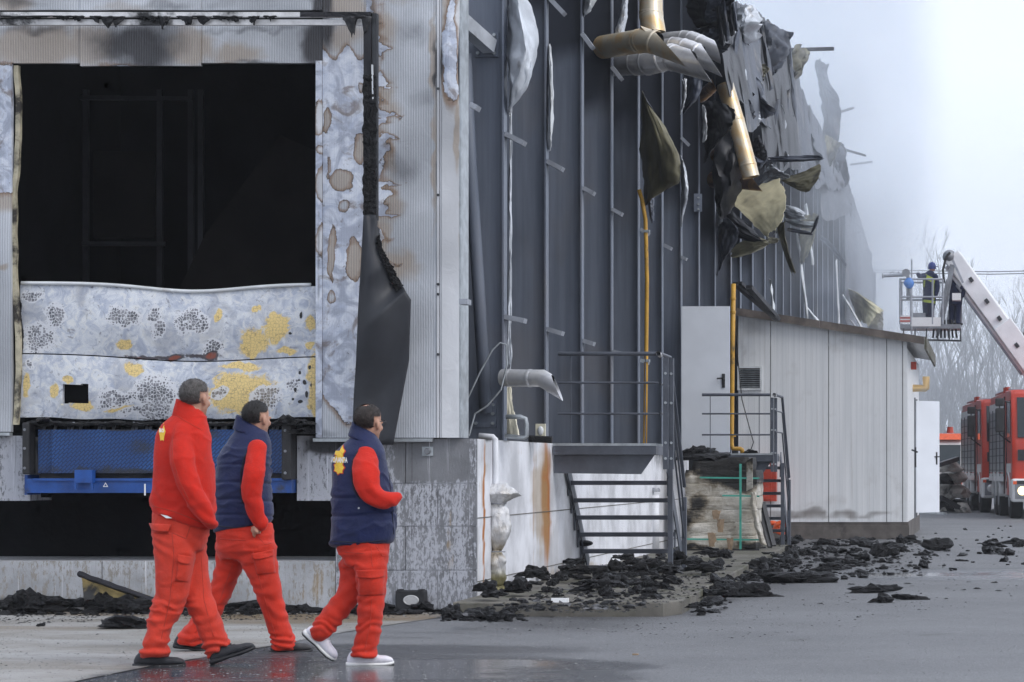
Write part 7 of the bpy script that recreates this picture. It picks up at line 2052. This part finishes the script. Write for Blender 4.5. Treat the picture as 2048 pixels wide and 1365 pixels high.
mb.tube([TC(.112, .01, .008), TC(.112, -.01, .008)], .003, 6)
gl = mb.build("glasses", "black_rubber", rc)

# seams and hems laid on the garments
def seam_line(target, parent, Y, pts, mat, r=.0026, name="seam", off=.0):
    me = target.data; bvh = BVHTree.FromPolygons([v.co + world_loc(target) for v in me.vertices], [tuple(p.vertices) for p in me.polygons])
    o = Vector((0, 0, CAMH)); Q = []
    for (a, b) in zip(pts, pts[1:]):
        for k in range(8):
            f = k / 8; p = P(a[0] + (b[0] - a[0]) * f, a[1] + (b[1] - a[1]) * f, Y); h = bvh.ray_cast(o, (p - o).normalized())
            if h[0] is not None: Q.append(h[0] + (o - h[0]).normalized() * off)
    if len(Q) > 2:
        mb = MB(); mb.tube(Q, r, 5); mb.build(name, mat, parent, smooth=True)
pmat("red_seam", (.44, .03, .014), .8, var=.2, bump=0); pmat("navy_seam", (.004, .006, .022), .7, var=.2, bump=0)
for tg, rt, Y, lines in ((trA, ra, YA, [[(344, 1066), (348, 1110), (340, 1200), (318, 1300)], [(402, 1110), (408, 1200), (430, 1285)], [(305, 1066), (345, 1070)], [(345, 1066), (372, 1078), (382, 1050)]]),
                         (trB, rb_, YB, [[(505, 1100), (524, 1180), (556, 1290)], [(465, 1130), (440, 1200), (384, 1275)], [(512, 1068), (530, 1090), (545, 1086)], [(440, 1078), (500, 1082)]]),
                         (trC, rc, YCm, [[(742, 1096), (745, 1140)], [(744, 1194), (740, 1250), (728, 1306)], [(690, 1105), (735, 1108)], [(752, 1092), (764, 1112), (774, 1112)]])):
    for ln in lines: seam_line(tg, tg, Y, ln, "red_seam")
seam_line(topA, topA, YA, [(352, 858), (345, 880), (346, 920), (360, 965), (380, 1005)], "red_seam", .003)
seam_line(topA, topA, YA, [(304, 1012), (350, 1024), (400, 1044), (424, 1050)], "red_seam", .003)
seam_line(topA, topA, YA, [(352, 830), (370, 842), (395, 856), (406, 862)], "red_seam", .003)
for tg, Y, ln in ((voB, YB, [(500, 893), (489, 915), (482, 945), (481, 985), (486, 1010)]), (voC, YCm, [(716, 902), (706, 922), (703, 950), (708, 980), (722, 1002)])):
    seam_line(tg, tg, Y, ln, "navy_seam", .007, "armhole_binding")
for tg, Y, ln in ((voB, YB, [(430, 1052), (470, 1056), (510, 1050)]), (voC, YCm, [(663, 1083), (720, 1086), (780, 1080)]), (voC, YCm, [(776, 930), (782, 990), (788, 1080)])):
    seam_line(tg, tg, Y, ln, "navy_seam", .004)
# ---- firefighter in the basket
def fighter(label, cx, feet, head_y, Y, seed, yaw, hi=True, arm=None):
    root = thing("person", label, "person", P(cx, feet, Y)); s = S(Y)
    q = lambda dx, dy: (cx + dx, dy)
    H = feet - head_y
    def yv(f): return head_y + H * f
    tors = [(yv(.135), cx - 3, cx + 5, 0, .07), (yv(.17), cx - 11, cx + 9, 0, .12), (yv(.22), cx - 15, cx + 12, 0, .15), (yv(.34), cx - 14, cx + 14, 0, .17), (yv(.46), cx - 14, cx + 13, 0, .17), (yv(.62), cx - 16, cx + 12, 0, .18), (yv(.67), cx - 16, cx + 11, 0, .18)]
    legsL = [(yv(.60), cx - 15, cx + 1, .03, .10), (yv(.8), cx - 15, cx - 3, .03, .09), (yv(.97), cx - 15, cx - 5, .03, .08)]
    legsR = [(yv(.60), cx - 4, cx + 11, -.05, .10), (yv(.8), cx - 3, cx + 9, -.05, .09), (yv(.97), cx - 4, cx + 7, -.05, .08)]
    mb = MB(); hc, f, l, u, T = head(mb, cx + 4, yv(.07), Y, yaw, 1.0, 0.0)
    mb.tube([T(0, 0, -.05), P(cx, yv(.2), Y)], [.055, .07], 12); rows_loft(mb, tors, Y, .8); rows_loft(mb, legsL, Y, .6); rows_loft(mb, legsR, Y, .6)
    V, N, F = remesh(mb, .012, 2); from_vf("body", V, F, "skin", root)
    mb = MB(); rows_loft(mb, tors, Y)
    if arm: limb(mb, arm, Y)
    limb(mb, [(cx + 11, yv(.22), 5.5, -.1), (cx + 15, yv(.38), 5.2, -.14), (cx + 12, yv(.52), 4.2, -.2)], Y)
    V, N, F = remesh(mb, .016, 3); V = fold(V, N, .01, 5, seed); jk = from_vf("jacket", V, F, "dark_uniform", root)
    mb = MB(); rows_loft(mb, [(yv(.57), cx - 15, cx + 11, 0, .16), (yv(.66), cx - 15, cx + 11, 0, .15)], Y); rows_loft(mb, legsL, Y); rows_loft(mb, legsR, Y)
    V, N, F = remesh(mb, .016, 3); from_vf("trousers", fold(V, N, .01, 5, seed + 3), F, "dark_uniform", root)
    for x, yo in ((cx - 10, .03), (cx + 1, -.05)): shoe(root, (x - 6, feet), (x + 12, feet), Y, "shoe_black", ("sole_black",), yo)
    if hi:
        def band(poly, nm): decal(jk, cx, 0, [poly], ["hiviz"], Y, jk, [nm], .008)
        def strip(x0, y0, x1, y1, w):
            n = 8; out = []
            for i in range(n):
                a, b = i / n, (i + 1) / n
                xa, ya, xb, yb = x0 + (x1 - x0) * a, y0 + (y1 - y0) * a, x0 + (x1 - x0) * b, y0 + (y1 - y0) * b
                dx, dy = (x1 - x0), (y1 - y0); L = math.hypot(dx, dy); nx, ny = -dy / L * w / 2, dx / L * w / 2
                out.append([(xa - nx, ya - ny), (xb - nx, yb - ny), (xb + nx, yb + ny), (xa + nx, ya + ny)])
            return out
        band(strip(-11, yv(.22), 11, yv(.31), 9), "shoulder_band"); band(strip(-10, yv(.25), -12, yv(.40), 3.5), "side_band"); band(strip(-15, yv(.61), 11, yv(.635), 5), "hem_band"); band(strip(6, yv(.33), 7, yv(.6), 4), "side_band")
    # hooded helmet with a peak
    mb = MB(); rings = []
    for i in range(9):
        t = math.pi * .5 * i / 8
        rings.append([T(.0 + .115 * math.cos(t) * math.cos(a), .092 * math.cos(t) * math.sin(a), .0 + .135 * math.sin(t)) for a in [2 * math.pi * k / 20 for k in range(20)]])
    mb.loft([[p + (u * -.07) for p in rings[0]]] + rings, True)
    mb.sheet(lambda a, b: T(.09 + .07 * b, (-.07 + .14 * a), .03 - .02 * b - .02 * (2 * a - 1) ** 2), 6, 4, .006)
    mb.build("helmet", "blue_plastic" if not hi else "navy_helmet", root, smooth=True, angle=60)
    return root
pmat("navy_helmet", (.02, .04, .20), .45, var=.2, vs=20)
fighter("firefighter in navy gear with yellow bands standing in the raised basket", 1860, 651, 525, AY - .2, 31, -25, True, [(1849, 552, 6.5, -.1), (1841, 554, 6, -.2), (1836, 549, 4.5, -.4)])
fighter("second firefighter in blue half hidden behind the boom arms in the basket", 1913, 651, 528, AY + .15, 37, 200, False, [(1925, 560, 6, -.1), (1930, 570, 5.5, -.2), (1924, 576, 4.5, -.3)])
# ================================================================== charred debris
chars = []
for k in range(14):
    el = [(1.4, .6, .50), (1.0, .8, .55), (1.5, .6, .40), (.9, .7, .7), (1.1, .9, .45), (1.0, .6, .6), (1.7, .7, .45)][k % 7]
    chars.append(lump_mesh("char_piece", k + 1, *[e * .5 for e in el], "char", .3, 3, .8))
for me in chars: me.polygons.foreach_set("use_smooth", [False] * len(me.polygons))
def inpoly(x, y, poly):
    c = False; n = len(poly)
    for i in range(n):
        (x0, y0), (x1, y1) = poly[i], poly[(i + 1) % n]
        if (y0 > y) != (y1 > y) and x < (x1 - x0) * (y - y0) / (y1 - y0) + x0: c = not c
    return c
dr_ = random.Random(77)
def slab_h(p):
    return .122 if (SX < p.x < -2.66 - (p.y - 21) * .02 and 20.78 < p.y < 36.6) else 0.0
placed = 0
def put(p, size, label, group, k=None, rz=None, tilt=.15, zoff=0.0, sq=1.0):
    global placed
    o = bpy.data.objects.new("charred_lump", chars[dr_.randrange(14) if k is None else k])
    o.location = (p.x, p.y, p.z - .006 + zoff); o.scale = (size, size, size * sq)
    o.rotation_euler = (dr_.uniform(-tilt, tilt), dr_.uniform(-tilt, tilt), dr_.uniform(0, 6.28) if rz is None else rz)
    link(o); tag(o, label, "debris", group); placed += 1
    return o
def scatter(poly, n, s0, s1, label, group, stack=0.0, on_slab=False):
    xs = [p[0] for p in poly]; ys = [p[1] for p in poly]; c = 0; t = 0
    while c < n and t < n * 60:
        t += 1
        px, py = dr_.uniform(min(xs), max(xs)), dr_.uniform(min(ys), max(ys))
        if not inpoly(px, py, poly): continue
        g = G(px, py, .122) if on_slab else G(px, py)
        if on_slab:
            if slab_h(g) == 0: continue
        elif slab_h(g) > 0: continue
        if not on_slab and g.x < SX + .05 and g.y > FY - .1: continue
        h = slab_h(g)
        put(Vector((g.x, g.y, h)), s0 + (s1 - s0) * dr_.random() ** 1.7, label, group, zoff=dr_.uniform(0, stack))
        c += 1
# big singled-out pieces on the asphalt
big = [((1600, 1166), .44, "largest flat charred slab lying on the asphalt beyond the slab corner", 2), ((1505, 1194), .34, "charred oval lump on the asphalt just past the slab corner", 0),
       ((1748, 1186), .30, "charred log-like piece by itself, farthest forward of the three at mid yard", 9), ((1766, 1206), .18, "small charred block nearest the camera on the open asphalt", 5),
       ((1822, 1200), .19, "thin charred stick lying near the right side of the yard", 2), ((1870, 1102), .40, "tall dark charred heap standing on the asphalt before the shed corner", 3),
       ((1688, 1074), .30, "rounded char mound against the shed plinth", 3), ((250, 1258), .30, "crumpled charred piece on the apron behind the first man", 11)]
for (px, py), s_, lab, k in big:
    put(G(px, py), s_, lab, None, k, 0.25)
put(G(80, 1254), .07, "small black stone-like char on the apron, farther left than the crumpled piece", None, 3)
scatter([(960, 1196), (1100, 1158), (1345, 1160), (1345, 1196), (1250, 1218), (965, 1216)], 60, .07, .24, "charred lump in the heap on the slab below the stair", "char heap on the slab", .10, True)
scatter([(1120, 1150), (1300, 1108), (1360, 1120), (1450, 1108), (1470, 1140), (1340, 1165), (1120, 1170)], 46, .08, .26, "charred lump among the pieces behind and beside the stair foot", "char behind the stair", .12, True)
scatter([(1370, 1232), (1340, 1244), (1420, 1230), (1480, 1190), (1545, 1160), (1600, 1130), (1620, 1105), (1545, 1110), (1480, 1160)], 50, .08, .28, "charred lump heaped along the outer edge of the slab", "char along the slab edge", .08)
scatter([(1530, 1150), (1560, 1082), (1790, 1082), (1800, 1120), (1640, 1150)], 58, .10, .34, "charred lump scattered before the white shed", "char before the shed", .03)
scatter([(1800, 1085), (2040, 1060), (2048, 1120), (1850, 1150)], 22, .10, .30, "charred piece scattered on the open yard toward the fire trucks", "char toward the trucks", 0)
scatter([(-20, 1224), (300, 1224), (300, 1230), (-20, 1230)], 22, .12, .30, "charred lump piled along the foot of the dock plinth", "char along the plinth", .08)
scatter([(400, 1224), (960, 1224), (960, 1230), (400, 1232)], 24, .10, .26, "charred lump along the dock wall behind the walking men", "char along the dock wall", .05)
scatter([(890, 1226), (1030, 1232), (1030, 1244), (880, 1242)], 16, .10, .22, "charred lump at the outer corner of the dock", "char at the dock corner", .04)
# pieces on the dock ledge, the leveller and the shed roof
for (p, s_, lab) in ((P(88, 836, FY - .1), .22, "charred roll lying on the end of the leveller by the first bumper"), (P(575, 842, FY - .12), .24, "charred clump on the leveller corner behind the second man"), (P(612, 858, FY - .1), .22, "charred shred hanging over the dock edge by the second bumper"), (P(605, 840, FY - .02), .20, "charred clump at the foot of the door jamb"),
                     (P(1585, 644, 44.5), .24, "small char piece on the shed roof, the one nearer the yellow pipe"), (P(1628, 648, 44.6), .36, "larger char piece on the shed roof"), (P(1390, 905, 35.3), .34, "char heap on the landing before the open grey door"), (P(1420, 900, 35.8), .28, "char piece against the foot of the open grey door"),
                     (P(1430, 918, 34.5), .55, "flat charred layer on top of the sack pallet"), (P(1395, 916, 34.6), .42, "second charred layer on the pallet top next to the stair post"), (P(1500, 905, 35.9), .25, "char crumbs on the small landing beside the gas pipe")):
    put(p, s_, lab, None, None, None, .05, -.04, .7)
# crumbs too small to pick apart
mb = MB(); dd_ = random.Random(9)
def crumb(g, s_):
    b = len(mb.v); a = dd_.uniform(0, 6.28)
    pts = [(math.cos(a + k * 2.1) * s_ * dd_.uniform(.6, 1.2), math.sin(a + k * 2.1) * s_ * dd_.uniform(.6, 1.2), 0) for k in range(3)] + [(s_ * dd_.uniform(-.6, .6), s_ * dd_.uniform(-.6, .6), s_ * dd_.uniform(.15, .5))]
    mb.add([(g.x + x, g.y + y, g.z + z) for x, y, z in pts], [(0, 1, 3), (1, 2, 3), (2, 0, 3)])
for poly, n, a, b in (([(890, 1224), (1380, 1244), (1700, 1120), (2040, 1080), (2040, 1200), (1500, 1280), (900, 1262)], 1500, .004, .016), ([(-30, 1224), (900, 1224), (900, 1236), (-30, 1250)], 1500, .005, .024), ([(0, 1240), (700, 1240), (300, 1320), (0, 1340)], 300, .004, .012),
                      ([(1500, 1160), (1560, 1075), (1850, 1080), (1850, 1150)], 900, .008, .035), ([(960, 1160), (1440, 1100), (1440, 1190), (1260, 1226), (965, 1226)], 1800, .008, .03)):
    xs = [p[0] for p in poly]; ys = [p[1] for p in poly]; c = 0
    while c < n:
        px, py = dd_.uniform(min(xs), max(xs)), dd_.uniform(min(ys), max(ys)); c += 1
        if not inpoly(px, py, poly): continue
        g = G(px, py); h = slab_h(g)
        if h: g = G(px, py, .122); h = .121
        if g.x < SX + .02 and g.y > FY - .05: continue
        crumb(Vector((g.x, g.y, h + .003)), dd_.uniform(a, b) * (1 if dd_.random() > .1 else 1.6))
small = [lump_mesh("tmp_small", 60 + k, .5, .35, .25, "char", .3, 1, .7) for k in range(8)]
SV = [[v.co.copy() for v in m_.vertices] for m_ in small]; SF = [[tuple(p.vertices) for p in m_.polygons] for m_ in small]
for m_ in small: bpy.data.meshes.remove(m_)
for poly, n, a, b in (([(960, 1196), (1100, 1150), (1345, 1150), (1345, 1196), (1250, 1222), (965, 1222)], 260, .04, .11), ([(1120, 1150), (1300, 1105), (1470, 1105), (1470, 1150), (1340, 1165)], 140, .04, .11), ([(1370, 1236), (1420, 1236), (1500, 1190), (1640, 1120), (1545, 1100), (1470, 1160)], 240, .04, .11),
                      ([(1500, 1170), (1550, 1075), (1850, 1075), (1850, 1140), (1640, 1170)], 300, .05, .15), ([(1800, 1070), (2048, 1050), (2048, 1130), (1850, 1150)], 60, .05, .13), ([(-30, 1223), (960, 1223), (960, 1230), (-30, 1232)], 330, .04, .14), ([(880, 1224), (1060, 1232), (1060, 1246), (880, 1244)], 90, .03, .10)):
    xs = [p[0] for p in poly]; ys = [p[1] for p in poly]
    for _ in range(n):
        px, py = dd_.uniform(min(xs), max(xs)), dd_.uniform(min(ys), max(ys))
        if not inpoly(px, py, poly): continue
        g = G(px, py); h = slab_h(g)
        if h: g = G(px, py, .122); h = .119
        if g.x < SX + .04 and g.y > FY - .05: continue
        k = dd_.randrange(8); s_ = a + (b - a) * dd_.random() ** 2; q = dd_.uniform(0, 6.28); cq, sq = math.cos(q), math.sin(q)
        mb.add([(g.x + (p.x * cq - p.y * sq) * s_, g.y + (p.x * sq + p.y * cq) * s_, h + p.z * s_) for p in SV[k]], SF[k])
cr_ = mb.build("char_crumbs", "char"); tag(cr_, "fine black crumbs of char strewn over slab and asphalt", kind="stuff")
# loose pale grit lying on apron and asphalt
mb = MB()
for k in range(6500):
    py = 1228 + 150 * dd_.random() ** 1.4; px = dd_.uniform(-20, 2060); g = G(px, py)
    if slab_h(g) or (g.x < SX + .02 and g.y > FY - .05): continue
    if dd_.random() > .35 + .65 * (px < 1500): continue
    crumb(Vector((g.x, g.y, .0045)), dd_.uniform(.004, .010) * (1 if dd_.random() > .06 else 1.8))
gr_ = mb.build("grit", "grit_pale"); tag(gr_, "pale loose grit scattered over the apron and wet asphalt", kind="stuff")
# flat grey flakes of sheeting and insulation among the char
mb = MB()
for poly, n in (([(960, 1200), (1100, 1156), (1345, 1150), (1345, 1200), (1250, 1222), (965, 1222)], 150), ([(1370, 1236), (1420, 1236), (1500, 1190), (1640, 1120), (1545, 1100), (1470, 1160)], 90), ([(1500, 1170), (1550, 1075), (1850, 1075), (1850, 1140), (1640, 1170)], 110), ([(-30, 1223), (960, 1223), (960, 1232), (-30, 1234)], 90), ([(1600, 1120), (2040, 1070), (2040, 1190), (1560, 1230)], 60)):
    xs = [p[0] for p in poly]; ys = [p[1] for p in poly]
    for _ in range(n):
        px, py = dd_.uniform(min(xs), max(xs)), dd_.uniform(min(ys), max(ys))
        if not inpoly(px, py, poly): continue
        g = G(px, py); h = slab_h(g)
        if h: g = G(px, py, .122)
        if g.x < SX + .04 and g.y > FY - .05: continue
        s_ = dd_.uniform(.015, .06); q = dd_.uniform(0, 6.28); c_, sn = math.cos(q) * s_, math.sin(q) * s_; z = h + dd_.uniform(.008, .03)
        mb.add([(g.x - c_, g.y - sn, h + .006), (g.x + sn * .5, g.y - c_ * .5, z), (g.x + c_, g.y + sn, h + .008), (g.x - sn * .5, g.y + c_ * .5, z * .8 + .004)], [(0, 1, 2, 3)])
fl_ = mb.build("sheeting_flakes", "flake_grey"); tag(fl_, "small grey flakes of sheeting and insulation among the char", kind="stuff")
# pale flecks
for (px, py, s_, lab, mt) in ((1271, 1311, .02, "small tan cigarette-like bit on the bare asphalt", "cardboard"), (968, 1196, .05, "white scrap at the foot of the drain pipe", "logo_white"), (1120, 1206, .07, "white sliver on the char heap below the stair", "logo_white"), (455, 1222, .07, "broken red brick piece behind the walking men", "red_cabinet")):
    g = G(px, py, slab_h(G(px, py))); mb = MB(); mb.obox(g + Vector((0, 0, s_ * .3)), (s_, 0, 0), (0, s_ * .35, 0), (0, 0, s_ * .25)); tag(mb.build("scrap", mt), lab, "scrap")
# ================================================================== air
def vol_mat(name, dens, col, noise=None):
    t = NT(name)
    pv = t.n("VolumePrincipled", Color=(*col, 1), Density=dens, Anisotropy=.65)
    t.t.links.new(pv.outputs[0], t.out.inputs["Volume"])
    return t, pv
vol_mat("haze_air", .0006, (.97, .985, 1.0))
mb = MB(); mb.box((-325, -64, -1), (325, 485, 22)); hz = mb.build("haze", "haze_air"); tag(hz, "thin smoky haze hanging over the whole yard", kind="stuff")
# smoke rolling off the far roof
t, pv = vol_mat("smoke_plume", 0.0, (.92, .96, 1.0))
v = t.coord('World')
n1 = t.noise(t.mapv(v, (1, .5, .8)), .16, 4, .6, .5)
a = t.attr if False else None
sep = t.n("SeparateXYZ", i0=v)
# density falls off from the wall plane, and towards the near end and the ground
fx = t.rng(sep.outputs[0], -4.4, -1.2, 1, 0); fy = t.math('MULTIPLY', t.rng(sep.outputs[1], 41, 66), t.rng(sep.outputs[1], 84, 108, 1, .15)); fz = t.rng(sep.outputs[2], 1.5, 6.5)
d = t.math('MULTIPLY', t.math('MULTIPLY', fx, fy), t.math('MULTIPLY', fz, t.rng(n1, .38, .66)))
t.t.links.new(t.math('MULTIPLY', d, .15), pv.inputs["Density"])
mb = MB(); mb.box((-14, 36, 1.2), (0, 116, 19)); sm = mb.build("smoke", "smoke_plume"); tag(sm, "white smoke drifting off the far burnt roof", kind="stuff")

vol_mat("drift_air", .008, (.93, .965, 1.0))
mb = MB(); mb.box((-90, 122, -.6), (70, 186, 21)); dr2 = mb.build("smoke_drift", "drift_air"); tag(dr2, "pale smoke drifting between the yard and the tree row", kind="stuff")
